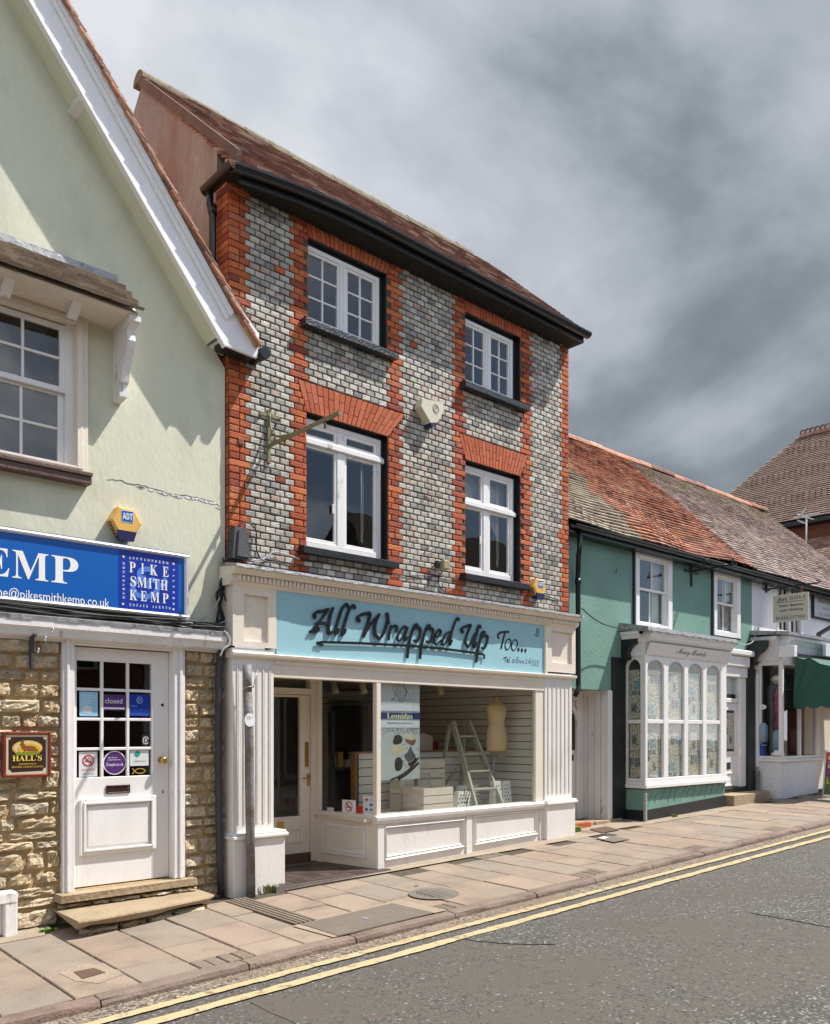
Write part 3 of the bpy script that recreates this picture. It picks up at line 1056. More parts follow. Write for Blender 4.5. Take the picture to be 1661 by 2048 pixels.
def tuft(label, px, py, n, h, dry=.3, leafy=False, sp=.06):
    x, y = pg(px, py)
    b = MB()
    for i in range(n):
        a = R.uniform(0, 2 * pi)
        r = R.uniform(0, sp)
        bx, by = x + r * cos(a) * 1.6, y + r * sin(a) * .7
        z = gz(bx, by)
        hh = h * R.uniform(.4, 1)
        lean = R.uniform(.2, .8) * hh
        wv = .006 if not leafy else R.uniform(.014, .028)
        tx, ty = cos(a), sin(a)
        mi = 1 if R.random() < dry else 0
        mid = (bx + tx * lean * .4, by + ty * lean * .4, z + hh * .65)
        tip = (bx + tx * lean, by + ty * lean, z + hh * (1 if not leafy else .8))
        b.add([(bx - ty * wv * .5, by + tx * wv * .5, z - .01), (bx + ty * wv * .5, by - tx * wv * .5, z - .01), (mid[0] + ty * wv, mid[1] - tx * wv, mid[2]), (mid[0] - ty * wv, mid[1] + tx * wv, mid[2]), tip],
              [(0, 1, 2, 3), (3, 2, 4)], mi)
    return b.build('weed', [m_leafg, m_dry], None, label=label, cat='weed')


tuft('grassy weed tuft with dry blades at the foot of the left pilaster', 543, 1782, 60, .09, .5, sp=.07)
tuft('leafy green weed at the foot of the right pilaster', 1152, 1664, 60, .11, .05, True, .06)
tuft('dry yellow grass beside the leafy weed at the right pilaster', 1118, 1672, 50, .05, .8, sp=.045)
tuft('small green weed under the worn stone doorstep', 210, 1852, 18, .05, 0, True, .03)
tuft('small green weed in the gap by the stone wall left of the doorstep', 97, 1862, 22, .035, .1, True, .04)
tuft('tiny weed growing beside the green bay window plinth', 1350, 1634, 14, .05, .3, True, .03)
tuft('sprig of weed on the step between the bay and the golf shop', 1468, 1604, 14, .06, .0, True, .04)
one('fallen_leaf', mat('orange_leaf', (.36, .10, .03), .8), lambda b: (lambda x, y: b.add([(x - .03, y, gz(x, y) + .012), (x, y - .025, gz(x, y) + .02), (x + .035, y, gz(x, y) + .012), (x, y + .02, gz(x, y) + .024)], [(0, 1, 2), (0, 2, 3)]))(*pg(834, 1772)),
    None, label='small orange dead leaf lying on the paving near the round drain cover', cat='leaf')

# ================================================================ HELPERS FOR BUILDINGS
def wall_faces(b, x0, x1, z0, z1, y, ops, depth=.12, m=0, mr=0, zb=None):
    """a wall front with openings (ox0, ox1, oz0, oz1) and their reveals; zb(x) = lower edge"""
    xs = sorted({x0, x1, *[o[0] for o in ops], *[o[1] for o in ops]})
    zs = sorted({z0, z1, *[o[2] for o in ops], *[o[3] for o in ops]})
    for xa, xb in zip(xs, xs[1:]):
        for za, zc in zip(zs, zs[1:]):
            if any(o[0] <= xa + 1e-6 and xb - 1e-6 <= o[1] and o[2] <= za + 1e-6 and zc - 1e-6 <= o[3] for o in ops):
                continue
            b.quad((xa, y, za), (xb, y, za), (xb, y, zc), (xa, y, zc), m)
    for o in ops:
        a, c, e, g = o
        b.quad((a, y, e), (a, y, g), (a, y + depth, g), (a, y + depth, e), mr)
        b.quad((c, y, e), (c, y + depth, e), (c, y + depth, g), (c, y, g), mr)
        b.quad((a, y, g), (c, y, g), (c, y + depth, g), (a, y + depth, g), mr)
        b.quad((a, y, e), (a, y + depth, e), (c, y + depth, e), (c, y, e), mr)


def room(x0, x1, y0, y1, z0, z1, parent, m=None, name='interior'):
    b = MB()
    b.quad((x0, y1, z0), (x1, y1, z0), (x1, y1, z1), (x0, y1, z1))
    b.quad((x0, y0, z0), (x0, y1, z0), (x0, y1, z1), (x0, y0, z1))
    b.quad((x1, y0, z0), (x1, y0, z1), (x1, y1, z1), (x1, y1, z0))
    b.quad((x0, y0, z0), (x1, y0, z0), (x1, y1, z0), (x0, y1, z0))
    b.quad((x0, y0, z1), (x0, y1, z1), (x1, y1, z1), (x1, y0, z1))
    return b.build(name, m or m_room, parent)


def panes(par, x0, x1, z0, z1, y, nx, nz, bar, m=None, m_bar=None, bd=.022, name='pane'):
    """glazing: nx by nz panes with bars between, each pane an object"""
    m = m or GLASS
    pw, ph = (x1 - x0 - bar * (nx - 1)) / nx, (z1 - z0 - bar * (nz - 1)) / nz
    for i in range(nx):
        for k in range(nz):
            a, c = x0 + i * (pw + bar), z0 + k * (ph + bar)
            one(name, m, lambda b: b.box(a - .003, a + pw + .003, y, y + .004, c - .003, c + ph + .003), par)
    mb = m_bar or m_white
    for i in range(1, nx):
        a = x0 + i * (pw + bar) - bar
        one('glazing_bar', mb, lambda b: b.cbox(a, a + bar, y - bd, y + .012, z0, z1, .003), par)
    for k in range(1, nz):
        c = z0 + k * (ph + bar) - bar
        one('glazing_bar', mb, lambda b: b.cbox(x0, x1, y - bd + .002, y + .011, c, c + bar, .003), par)


def roof_tiles(parent, name, x0, x1, e, r, mats, drop=None, gauge=.10, w=.165, th=.015, pick=None, sag=.02, keep=300, seed=1, near=None, proud=.018, jit=.003):
    """plain tiles laid course by course up the slope from eave e=(y,z) to ridge r=(y,z); the first `keep` are objects, the rest one part"""
    rr = random.Random(seed)
    dy, dz = r[0] - e[0], r[1] - e[1]
    Ls = hypot(dy, dz)
    sy, sz = dy / Ls, dz / Ls
    ny, nz_ = -sz, sy
    n = int(Ls / gauge)
    cells = []
    for k in range(n):
        off = w / 2 if k % 2 else 0
        x = x0 - off
        while x < x1 - .02:
            a, c = max(x, x0), min(x + w - .004, x1)
            if c - a > .03:
                cells.append((k, a, c))
            x += w
    if near:
        cells.sort(key=near)
    stuff = {}
    for q, (k, a, c) in enumerate(cells):
        s0 = k * gauge + rr.uniform(-jit, jit)
        s1 = s0 + gauge + .02
        xm = (a + c) / 2
        lift = sag * noise.noise((xm * .6, k * gauge * .8, seed)) + rr.uniform(-.002, .002)
        tl = rr.uniform(-.002, .002)

        def pt(x, s, h):
            return (x, e[0] + sy * s + ny * h, e[1] + sz * s + nz_ * h + (drop(x) * max(0, 1 - s / Ls) if drop else 0))
        h0, h1 = proud + lift, lift + .002
        v = [pt(a, s0, h0 - th + tl), pt(c, s0, h0 - th - tl), pt(c, s0, h0 - tl), pt(a, s0, h0 + tl), pt(a, s1, h1 - th), pt(c, s1, h1 - th), pt(c, s1, h1), pt(a, s1, h1)]
        f = ((0, 1, 2, 3), (3, 2, 6, 7), (0, 3, 7, 4), (1, 5, 6, 2), (0, 4, 5, 1))
        mi = pick(xm, s0, rr) if pick else 0
        if q < keep:
            MB().add(v, f).build(name, mats[mi], parent)
        else:
            stuff.setdefault(mi, MB()).add(v, f)
    if stuff:
        b = MB()
        for mi, bb in stuff.items():
            o = len(b.v)
            b.v += bb.v
            b.f += [[i + o for i in f] for f in bb.f]
            b.m += [mi] * len(bb.f)
            b.s += bb.s
        b.build(name + '_courses', mats, parent, kind='stuff')


def stone_mesh(b, x0, x1, z0, z1, y, proud, rr, nx=9, nz=6, rough=.022):
    """a rough-faced stone: a bulging, pitted face with rounded edges running back into the mortar"""
    sd = rr.uniform(0, 100)
    v = []
    for k in range(nz + 1):
        for i in range(nx + 1):
            u, t = i / nx, k / nz
            ex, ez = min(u, 1 - u) * (x1 - x0), min(t, 1 - t) * (z1 - z0)
            e = min(1, min(ex, ez) / .013)
            e = sqrt(max(0, e * (2 - e)))
            jx = noise.noise((u * 2 + sd, t * 3, 7)) * .010 * (1 if 0 < i < nx else 1.2)
            jz = noise.noise((u * 3, t * 2 + sd, 3)) * .010
            h = (proud + rough * 1.5 * noise.noise((x0 + u * (x1 - x0)) * 9 * Vector((1, 0, 0)) + Vector((sd, (z0 + t * (z1 - z0)) * 13, 0))) + rr.uniform(-rough, rough) * .5) * e
            v.append((x0 + u * (x1 - x0) + jx, y - h + (0.012 if e < .01 else 0), z0 + t * (z1 - z0) + jz))
    f = [(k * (nx + 1) + i, k * (nx + 1) + i + 1, (k + 1) * (nx + 1) + i + 1, (k + 1) * (nx + 1) + i) for k in range(nz) for i in range(nx)]
    b.add(v, f, 0, False)


# ================================================================ PALE GREEN GABLED HOUSE (left)
GY = 7.24
house = thing('gabled_house', 'pale green rendered house with steep gable over a rubble stone shopfront', 'house', (2.4, 7.6, .06))
BY = 6.98           # face of the bargeboard
bl0, bl1 = P(59, 0, BY), P(450, 690, BY)
slope = (bl0[1] - bl1[1]) / (bl1[0] - bl0[0])
AX = .55            # apex
bz = lambda x: bl1[1] + (bl1[0] - x) * slope       # lower edge of the right bargeboard
HX1 = 4.125
wx0, wx1, wz0, wz1 = .62, 2.80, 3.83, 5.165        # first-floor window opening
SZ = 2.47                                            # top of the stone storey
b = MB()
b.m = []
xs = [-3.0, wx0, wx1, HX1]
# rendered gable wall in strips under the roof slopes
strips = [-3.0 + .25 * i for i in range(0, 29)] + [HX1, wx0, wx1]
strips = sorted(s_ for s_ in set(round(s_, 3) for s_ in strips) if s_ <= HX1 + .001)
top = lambda x: min(bz(x) + .10, bz(2 * AX - x) + .10)
for xa, xb in zip(strips, strips[1:]):
    segs = [(SZ, top)] if not (xa >= wx0 - .001 and xb <= wx1 + .001) else [(SZ, wz0), (wz1, top)]
    for lo, hi in segs:
        za, zb2 = (hi(xa), hi(xb)) if callable(hi) else (hi, hi)
        b.quad((xa, GY, lo), (xb, GY, lo), (xb, GY, zb2), (xa, GY, za))
for q in (((wx0, GY, wz0), (wx0, GY, wz1), (wx0, GY + .2, wz1), (wx0, GY + .2, wz0)), ((wx1, GY, wz0), (wx1, GY + .2, wz0), (wx1, GY + .2, wz1), (wx1, GY, wz1)),
          ((wx0, GY, wz1), (wx1, GY, wz1), (wx1, GY + .2, wz1), (wx0, GY + .2, wz1)), ((wx0, GY, wz0), (wx0, GY + .2, wz0), (wx1, GY + .2, wz0), (wx1, GY, wz0))):
    b.quad(*q)
b.quad((HX1, GY, 0), (HX1, 11, 0), (HX1, 11, bz(HX1) + .1), (HX1, GY, bz(HX1) + .1))
b.build('wall', m_palegreen, house)
# render cracks and flaking bosses above the sign
b = MB()
pts = [(215, 958), (240, 964), (262, 970), (290, 975), (318, 980), (345, 986), (372, 992), (400, 998), (425, 1003), (441, 1012)]
line = catmull([P(px, py + R.uniform(-3, 3), GY) for px, py in pts], 4)
line = [(x, z + R.uniform(-.006, .006)) for x, z in line]
ribbon(b, line, .007, GY - .003, GY - .0005, 0, taper=True)
for k in range(14):
    x, z = line[R.randrange(8, len(line) - 1)]
    ribbon(b, [(x - R.uniform(.02, .06), z - .012), (x, z - R.uniform(.016, .022)), (x + R.uniform(.02, .05), z - .010)], R.uniform(.008, .02), GY - .004, GY - .0005, 1, taper=True)
b.build('render_crack', [mat('dark_crack', (.20, .19, .14), .9), m_whiterender], house)

# right bargeboard, moulding, verge mortar and verge tiles; mirrored left slope out of frame
def slope_prism(b, xa, xb, off0, off1, y0, y1, m=0, mirror=False):
    pts = [(xa, bz(xa) + off0), (xb, bz(xb) + off0), (xb, bz(xb) + off1), (xa, bz(xa) + off1)]
    if mirror:
        pts = [(2 * AX - x, z) for x, z in pts][::-1]
    b.prism(pts, 'y', y0, y1, m)


TX = fx(515, BY)     # barge tip
k0 = 1 / cos(atan(slope))
ptT = [P(px, py, BY) for px, py in ((450, 690), (515, 716), (519, 668), (430, 545), (127, 3))]
kk_ = (ptT[4][1] - ptT[3][1]) / (ptT[4][0] - ptT[3][0])
for mir in (False, True):
    b = MB()
    pts = [(AX, bz(AX)), bl1, ptT[1], ptT[2], ptT[3], (AX, ptT[3][1] + kk_ * (AX - ptT[3][0]))]
    if mir:
        pts = [(2 * AX - x, z) for x, z in pts][::-1]
    b.prism(pts[::-1], 'y', BY, BY + .03)
    b.build('bargeboard', m_white, house)
    b = MB()
    pts = [(bl1[0] + .01, bl1[1] + .012), (ptT[1][0] - .006, ptT[1][1] + .012), (ptT[2][0] + .015, ptT[2][1] + .02), (ptT[2][0] - .42, ptT[2][1] + .42 * slope * .93)]
    if mir:
        pts = [(2 * AX - x, z) for x, z in pts][::-1]
    b.prism(pts, 'y', BY + .031, FY - .012)
    b.build('eaves_box', m_black, house)  # boxed eaves end, added in black to close the gap and make the barge shadow solid
    b = MB()
    for q4, d0, d1 in (((100, 0), (452, 640), (465, 628), (120, 0)), .02, .001), (((109, 0), (458, 634), (465, 628), (120, 0)), .034, .021):
        pts = [P(px, py, BY) for px, py in q4]
        if mir:
            pts = [(2 * AX - x, z) for x, z in pts][::-1]
        b.prism(pts, 'y', BY - d0, BY - d1)
    slope_prism(b, AX, bl1[0], -.012 * k0, .006 * k0, BY - .012, BY + .045, 0, mir)
    b.build('bargeboard_moulding', m_white, house)
    b = MB()
    T0_, T1_ = P(517, 683, BY - .03), P(134, 0, BY - .03)
    km_ = (T1_[1] - T0_[1]) / (T1_[0] - T0_[0])
    zt_ = lambda x: T0_[1] + km_ * (x - T0_[0])
    pts = [(AX, zt_(AX) - .085), (T0_[0] - .03, zt_(T0_[0] - .03) - .085), (T0_[0], T0_[1] - .015), (AX, zt_(AX))]
    if mir:
        pts = [(2 * AX - x, z) for x, z in pts][::-1]
    b.prism(pts[::-1], 'y', BY - .03, BY + .25)
    b.build('verge_mortar', m_bedmortar, house)
    b = MB()
    slope_prism(b, AX, TX - .38, .05, .22 * k0, BY + .031, 12, 0, mir)
    b.build('roof', m_soffit, house)
    b = MB()
    slope_prism(b, AX, bl1[0] - .05, .006 * k0, .049, BY + .031, GY + .01, 0, mir)
    b.build('soffit', m_palegreen, house)
xg_, zg_ = P(525, 706, BY)
one('gutter', m_blackgloss, lambda b: b.tube([(xg_ + .02, BY - .03, zg_), (xg_ + .02, FY - .012, zg_ + .01)], .055, 12), house)
# purlin ends under the bargeboard
for px, py in ((170, 205), (450, 676)):
    x, z = P(px, py, 7.1)
    b = MB()
    b.prism([(x - .09, z - .06), (x + .06, z - .10), (x + .12, z + .06), (x - .03, z + .12)], 'y', BY + .031, GY + .02)
    b.build('purlin_end', m_white, house)
# verge tiles, seen edge on along the slope
T0, T1 = P(524, 690, BY - .07), P(138, 0, BY - .07)
d_ = Vector((T0[0] - T1[0], T0[1] - T1[1])).normalized()
su = (d_.x, d_.y)
nn = (-d_.y, d_.x)
Lt = (T0[0] - AX) / su[0] + .1
s_ = .0
while s_ < Lt:
    bx, bz_ = T0[0] - su[0] * s_, T0[1] - su[1] * s_
    for row, (ya, yb) in enumerate(((BY - .075 + R.uniform(-.004, .004), BY + .10), (BY + .105, BY + .27))):
        ln, th = .26, .015
        tilt = .13 + R.uniform(-.02, .02)
        o0 = -.012 + .006 * R.random()
        base = (bx + nn[0] * o0, bz_ + nn[1] * o0)
        dx = (-su[0] * cos(tilt) - nn[0] * sin(tilt), -su[1] * cos(tilt) - nn[1] * sin(tilt))
        nx_ = (nn[0] * cos(tilt) - su[0] * sin(tilt), nn[1] * cos(tilt) - su[1] * sin(tilt))
        q1 = (base[0] + dx[0] * ln, base[1] + dx[1] * ln)
        pts = [base, q1, (q1[0] + nx_[0] * th, q1[1] + nx_[1] * th), (base[0] + nx_[0] * th, base[1] + nx_[1] * th)]
        MB().prism(pts, 'y', ya, yb).build('roof_tile', m_tile_or, house)
    s_ += .105 + R.uniform(-.004, .004)
b = MB()
for i in range(int(Lt / .105)):
    s_ = i * .105
    bx, bz_ = T0[0] - su[0] * s_, T0[1] - su[1] * s_
    p = [(bx + nn[0] * o, bz_ + nn[1] * o) for o in (-.012, .003)]
    e = (-su[0] * .26, -su[1] * .26)
    b.prism([p[0], (p[0][0] + e[0] - nn[0] * .03, p[0][1] + e[1] - nn[1] * .03), (p[1][0] + e[0] - nn[0] * .03, p[1][1] + e[1] - nn[1] * .03), p[1]], 'y', BY + .275, 12)
b.build('roof_tile_courses', m_tile_or, house, kind='stuff')

# first-floor sash window
b = MB()
fy0 = GY - .035
b.frame(wx0, wx1, wz0, wz1, (.10, .10, .03, .09), fy0, GY + .06)
b.frame(wx0 + .045, wx1 - .045, wz0 + .03, wz1 - .045, (.05, .05, .02, .045), fy0 - .014, fy0 - .001)
win = b.build('window', m_cream, house)
ix0, ix1 = wx0 + .12, fx(135, GY)
mid = fz(100, 775, GY) - .02
for nm, z0, z1, yy in (('upper_sash', mid + .02, wz1 - .10, GY + .035), ('lower_sash', wz0 + .03, mid + .045, GY + .075)):
    b = MB()
    b.frame(ix0, ix1, z0, z1, (.05, .05, .065 if nm[0] == 'l' else .045, .045), yy, yy + .035)
    b.build(nm, m_white, win)
    panes(win, ix0 + .05, ix1 - .05, z0 + (.065 if nm[0] == 'l' else .045), z1 - .045, yy + .02, 6, 2, .022, bd=.016)
one('jamb', m_white, lambda b: b.cbox(ix1, wx1 - .02, GY + .03, GY + .12, wz0 + .02, wz1 - .05), win)
one('sill', m_sill, lambda b: (b.cbox(wx0 - .07, fx(187, GY - .12), GY - .12, GY + .1, wz0 - .035, wz0 - .001, .006), b.cbox(wx0 - .07, fx(187, GY - .12) - .004, GY - .105, GY + .0, wz0 - .10, wz0 - .036, .006)), win)
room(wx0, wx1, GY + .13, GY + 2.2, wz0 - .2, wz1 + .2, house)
# tiled canopy over the window
cx1 = 3.105
cy0 = 6.83
cze = 5.150
can = MB()
can.prism([(GY, cze - .005), (cy0 + .02, cze - .005), (cy0 + .02, cze + .010), (GY, 5.53)], 'x', .3, cx1 - .02)
can = can.build('canopy', m_cream, house)
roof_tiles(can, 'canopy_tile', .28, cx1, (cy0 - .03, cze + .010), (GY, 5.56), [mat('canopy_tile_clay', None, .9, .15, 4, .5, 50, pal=[(.33, .27, .205), (.28, .225, .17), (.36, .30, .235), (.25, .20, .155)], fine=.1)], gauge=.082, w=.17, keep=200, sag=.012, seed=4, proud=.036, th=.024, jit=.006)
one('lead_flashing', m_lead, lambda b: (b.prism([(GY - .012, 5.545), (GY - .012, 5.625), (GY, 5.632), (GY, 5.50), (GY - .05, 5.515), (GY - .05, 5.535)], 'x', .3, cx1 - .04)), can)
for x in (1.62, 2.10, 2.62):
    b = MB()
    b.prism([(cy0 + .30, cze - .006), (cy0 + .12, cze - .006), (cy0 + .26, cze - .10)], 'x', x - .04, x + .04)
    b.build('corbel', m_whiteold, can)
bx = fx(262, 6.95)
b = MB()
prof = [(GY - .001, cze - .006), (cy0 + .06, cze - .006), (cy0 + .06, cze - .06), (cy0 + .10, cze - .10), (cy0 + .115, cze - .14), (cy0 + .10, cze - .19), (cy0 + .12, cze - .25), (cy0 + .17, cze - .33), (cy0 + .215, cze - .42), (cy0 + .235, cze - .50),
        (cy0 + .26, cze - .515), (cy0 + .265, cze - .62), (GY - .001, cze - .64)]
b.prism(prof, 'x', bx - .035, bx + .035)
b.prism([(cy0 + .03, cze - .007), (cy0 + .03, cze - .05), (cy0 + .16, cze - .09), (cy0 + .16, cze - .007)], 'x', bx - .05, bx + .05)
b.build('bracket', m_whiteold, can)

# cornice between render and stone
b = MB()
cex = 4.04
b.prism([(GY, SZ + .13), (7.06, SZ + .10), (7.05, SZ + .085), (7.05, SZ + .02), (7.075, SZ + .0), (7.085, SZ - .045), (7.16, SZ - .06), (7.16, SZ - .08), (GY, SZ - .08)], 'x', -1.5, cex)
cor = b.build('cornice', m_whiteold, house)
b = MB()
n = 60
for i in range(n):
    xa, xb = -1.5 + (cex + .01 + 1.5) * i / n, -1.5 + (cex + .01 + 1.5) * (i + 1) / n
    j = R.uniform(0, .014)
    b.hexa([(xa, 7.043, SZ + .082 - j), (xb, 7.043, SZ + .082 - j), (xb, GY, SZ + .13), (xa, GY, SZ + .13), (xa, 7.040, SZ + .104), (xb, 7.040, SZ + .104), (xb, GY, SZ + .15), (xa, GY, SZ + .15)])
b.build('lead_capping', m_lead, cor)

# rubble stone ground storey
MY = 7.215
dx0, dx1, dz0, dz1 = 2.571, 3.672, .315, 2.40
b = MB()
wall_faces(b, -3.0, HX1, -.3, SZ - .05, MY, [(dx0, dx1, dz0, SZ - .051)], .16)
sw = b.build('stone_wall', m_stonemortar, house)
rr = random.Random(21)
z = -.06
while z < SZ - .09:
    h = rr.choice((.08, .10, .115, .13, .15, .175))
    if z + h > SZ - .06:
        h = SZ - .06 - z
    for xa, xb in ((.1, dx0 - .004), (dx1 + .004, HX1 - .015)):
        if z < dz0 + .02 and xa > 3:
            xa = 3.70
        x = xa - rr.uniform(0, .15) * (xa < 3)
        while x < xb - .03:
            l = rr.choice((.12, .16, .2, .26, .32, .38)) * (1 if h > .08 else 1.1)
            if xa > 3:
                l = rr.choice((.15, .2, .24))
            if x + l > xb - .07:
                l = xb - x
            sp = h > .13 and rr.random() < .22 and l < .22
            for za, zb2 in (((z, z + h * .48), (z + h * .5, z + h)) if sp else ((z, z + h),)):
                b = MB()
                jj = rr.uniform(.002, .006)
                stone_mesh(b, x + jj, x + l - jj, za + jj, zb2 - rr.uniform(.003, .010), MY + .002, rr.uniform(.018, .042), rr)
                b.build('stone', m_stone, sw)
            x += l
    z += h

# door with its frame, steps
b = MB()
b.cbox(dx0, dx0 + .10, MY - .055, MY + .12, dz0 - .02, dz1 + .07, .006)
b.cbox(dx1 - .11, dx1, MY - .055, MY + .12, dz0 - .0, dz1 + .07, .006)
b.cbox(dx0 + .03, dx0 + .055, MY - .07, MY - .055, dz0, dz1 + .04, .004)
b.cbox(dx1 - .06, dx1 - .03, MY - .07, MY - .055, dz0, dz1 + .04, .004)
b.cbox(dx0 + .10, dx1 - .11, MY - .05, MY + .12, dz1 - .02, dz1 + .07, .006)
b.cbox(dx0 + .02, dx1 - .02, MY - .075, MY - .05, dz1 + .0, dz1 + .06, .005)
df = b.build('door_frame', m_whiteold, house)
lx0, lx1 = dx0 + .102, dx1 - .112
ly = MY + .045
gx0, gx1 = fx(154, ly), fx(304, ly)
gzt, gzb = fz(154, 1320, ly), fz(154, 1556, ly)
b = MB()
b.cbox(lx0, gx0, ly, ly + .045, dz0 + .01, dz1 - .03, .004)
b.cbox(gx1, lx1, ly, ly + .045, dz0 + .01, dz1 - .03, .004)
b.cbox(gx0, gx1, ly + .001, ly + .045, gzt, dz1 - .03, .004)
b.cbox(gx0, gx1, ly + .001, ly + .045, dz0 + .01, gzb, .004)
door = b.build('door', m_white, house)
ph_, pw_ = (gzt - gzb - .024 * 3) / 4, (gx1 - gx0 - .024 * 2) / 3
panes(door, gx0, gx1, gzb, gzt, ly + .02, 3, 4, .024, bd=.018)
b = MB()
px0, px1 = fx(158, ly), fx(311, ly)
pz1, pz0 = fz(158, 1598, ly), fz(158, 1712, ly)
b.frame(px0, px1, pz0, pz1, .045, ly - .028, ly - .001, c=.012)
b.frame(px0 + .03, px1 - .03, pz0 + .03, pz1 - .03, .02, ly - .038, ly - .027, c=.006)
a_, c_ = (px0 + .075, px1 - .075), (pz0 + .075, pz1 - .075)
b.add([(px0 + .045, ly - .002, pz0 + .045), (px1 - .045, ly - .002, pz0 + .045), (px1 - .045, ly - .002, pz1 - .045), (px0 + .045, ly - .002, pz1 - .045),
       (a_[0], ly - .018, c_[0]), (a_[1], ly - .018, c_[0]), (a_[1], ly - .018, c_[1]), (a_[0], ly - .018, c_[1])], [(0, 1, 5, 4), (1, 2, 6, 5), (2, 3, 7, 6), (3, 0, 4, 7), (4, 5, 6, 7)])
b.build('door_panel', m_white, door)
one('letterbox', mat('dark_bronze', (.06, .03, .025), .4, .2, 20, metal=.5), lambda b: (b.frame(fx(212, ly), fx(260, ly), fz(230, 1587, ly), fz(230, 1570, ly), .012, ly - .012, ly - .001), b.box(fx(216, ly), fx(256, ly), ly - .004, ly - .0012, fz(230, 1584, ly), fz(230, 1573, ly))), door)
kx, kz = P(322, 1520, ly)
b = MB()
b.tube([(kx, ly, kz), (kx, ly - .03, kz), (kx, ly - .032, kz), (kx, ly - .05, kz), (kx, ly - .07, kz), (kx, ly - .082, kz)], [.030, .014, .014, .030, .034, .018], 14)
b.build('door_knob', m_brass, door)
kx, kz = P(325, 1410, ly)
one('lock', m_plaqueb, lambda b: disc(b, kx, kz, .014, .014, ly - .004, 0, 14, ly - .001), door)
kx, kz = P(326, 1583, ly)
one('keyhole', m_black, lambda b: b.box(kx - .005, kx + .005, ly - .003, ly - .001, kz - .016, kz + .014), door)
room(dx0 + .08, dx1 - .08, ly + .05, ly + 2.4, .3, 2.6, house)
# stickers and notices inside the door panes
col = [gx0 + i * (pw_ + .024) for i in range(3)]
row = [gzt - ph_ - k * (ph_ + .024) for k in range(4)]
sy_ = ly + .0205


def notice(name, i, k, u0, u1, v0, v1, m, label, layers=(), dy=-.0035):
    y = ly + .02 + dy
    x0, x1, z0, z1 = col[i] + u0 * pw_, col[i] + u1 * pw_, row[k] + v0 * ph_, row[k] + v1 * ph_
    t = thing(name, label, 'notice', ((x0 + x1) / 2, y, z0))
    one('sheet', m, lambda b: b.box(x0, x1, y, y + .001, z0, z1), t)
    return t, x0, x1, z0, z1, y


def tx(t, s, m, x, z, w, h, y, **k):
    return text(s, 'lettering', m, t, (x, y, z), UX, VZ, w, h, .0012, **k)


t, x0, x1, z0, z1, y = notice('notice', 0, 1, .14, .90, .06, .96, m_lblue, 'pale blue property notice in the door pane left of the closed sign')
tx(t, 'Give your\nproperty the\nattention it\ndeserves', m_pwhite, (x0 + x1) / 2, z1 - .06, .13, .08, y)
one('house_picture', m_posterl, lambda b: b.prism([(x0 + .02, z0 + .03), (x0 + .10, z0 + .02), (x0 + .11, z0 + .07), (x0 + .07, z0 + .095), (x0 + .025, z0 + .08)][::-1], 'y', y - .0015, y - .0005), t)
t, x0, x1, z0, z1, y = notice('closed_sign', 1, 1, .0, 1, .28, .88, m_purple, 'purple closed sign hung in the middle door pane')
tx(t, 'closed', m_pwhite, (x0 + x1) / 2 - .008, (z0 + z1) / 2 + .015, .155, .044, y)
one('white_band', m_pwhite, lambda b: b.box(x0, x1 - .012, y - .0015, y - .0005, z0 + .012, z0 + .028), t)
t, x0, x1, z0, z1, y = notice('sticker', 2, 1, .02, .95, .10, .92, m_signdark, 'dark blue sticker with a ringed letter p to the right of the closed sign')
one('ring', m_lblue, lambda b: (ribbon(b, [((x0 + x1) / 2 + .026 * cos(a), z1 - .052 + .028 * sin(a)) for a in [2 * pi * i / 20 for i in range(21)]], .005, y - .002, y - .0005)), t)
tx(t, 'p', m_lblue, (x0 + x1) / 2, z1 - .054, .022, .034, y)
tx(t, 'Prime', m_lblue, x0 + .045, z1 - .105, .055, .014, y)
one('blue_band', m_pblue, lambda b: b.box(x0, x1, y - .0012, y - .0002, z0, z0 + .06), t)
t, x0, x1, z0, z1, y = notice('sticker', 2, 2, .58, .95, .05, .45, m_black, 'small white ringed letter emblem in the door pane above the green house sticker')
one('ring', m_pwhite, lambda b: ribbon(b, [((x0 + x1) / 2 + .027 * cos(a), (z0 + z1) / 2 + .032 * sin(a)) for a in [pi * 1.7 * i / 20 + .3 for i in range(21)]], .005, y - .002, y - .0005), t)
tx(t, MATHS('D', 'serif'), m_pwhite, (x0 + x1) / 2, (z0 + z1) / 2, .022, .034, y)
t, x0, x1, z0, z1, y = notice('no_smoking_notice', 0, 3, .12, .88, .03, .95, m_paper, 'no smoking notice in the bottom left pane of the white door')


def nosmoke(t, cx, cz, r, y):
    one('red_ring', m_pred, lambda b: (ribbon(b, [(cx + r * cos(a), cz + r * sin(a)) for a in [2 * pi * i / 28 for i in range(29)]], r * .22, y - .003, y - .001), ribbon(b, [(cx - r * .7, cz + r * .7), (cx + r * .7, cz - r * .7)], r * .2, y - .0035, y - .0015)), t)
    one('cigarette', m_pblack, lambda b: (b.box(cx - r * .62, cx + r * .62, y - .0013, y - .0003, cz - r * .22, cz - r * .04), ribbon(b, catmull([(cx + r * .6, cz + r * .0), (cx + r * .5, cz + r * .3), (cx + r * .1, cz + r * .35), (cx + r * .0, cz + r * .6)], 4), r * .09, y - .0014, y - .0004)), t)


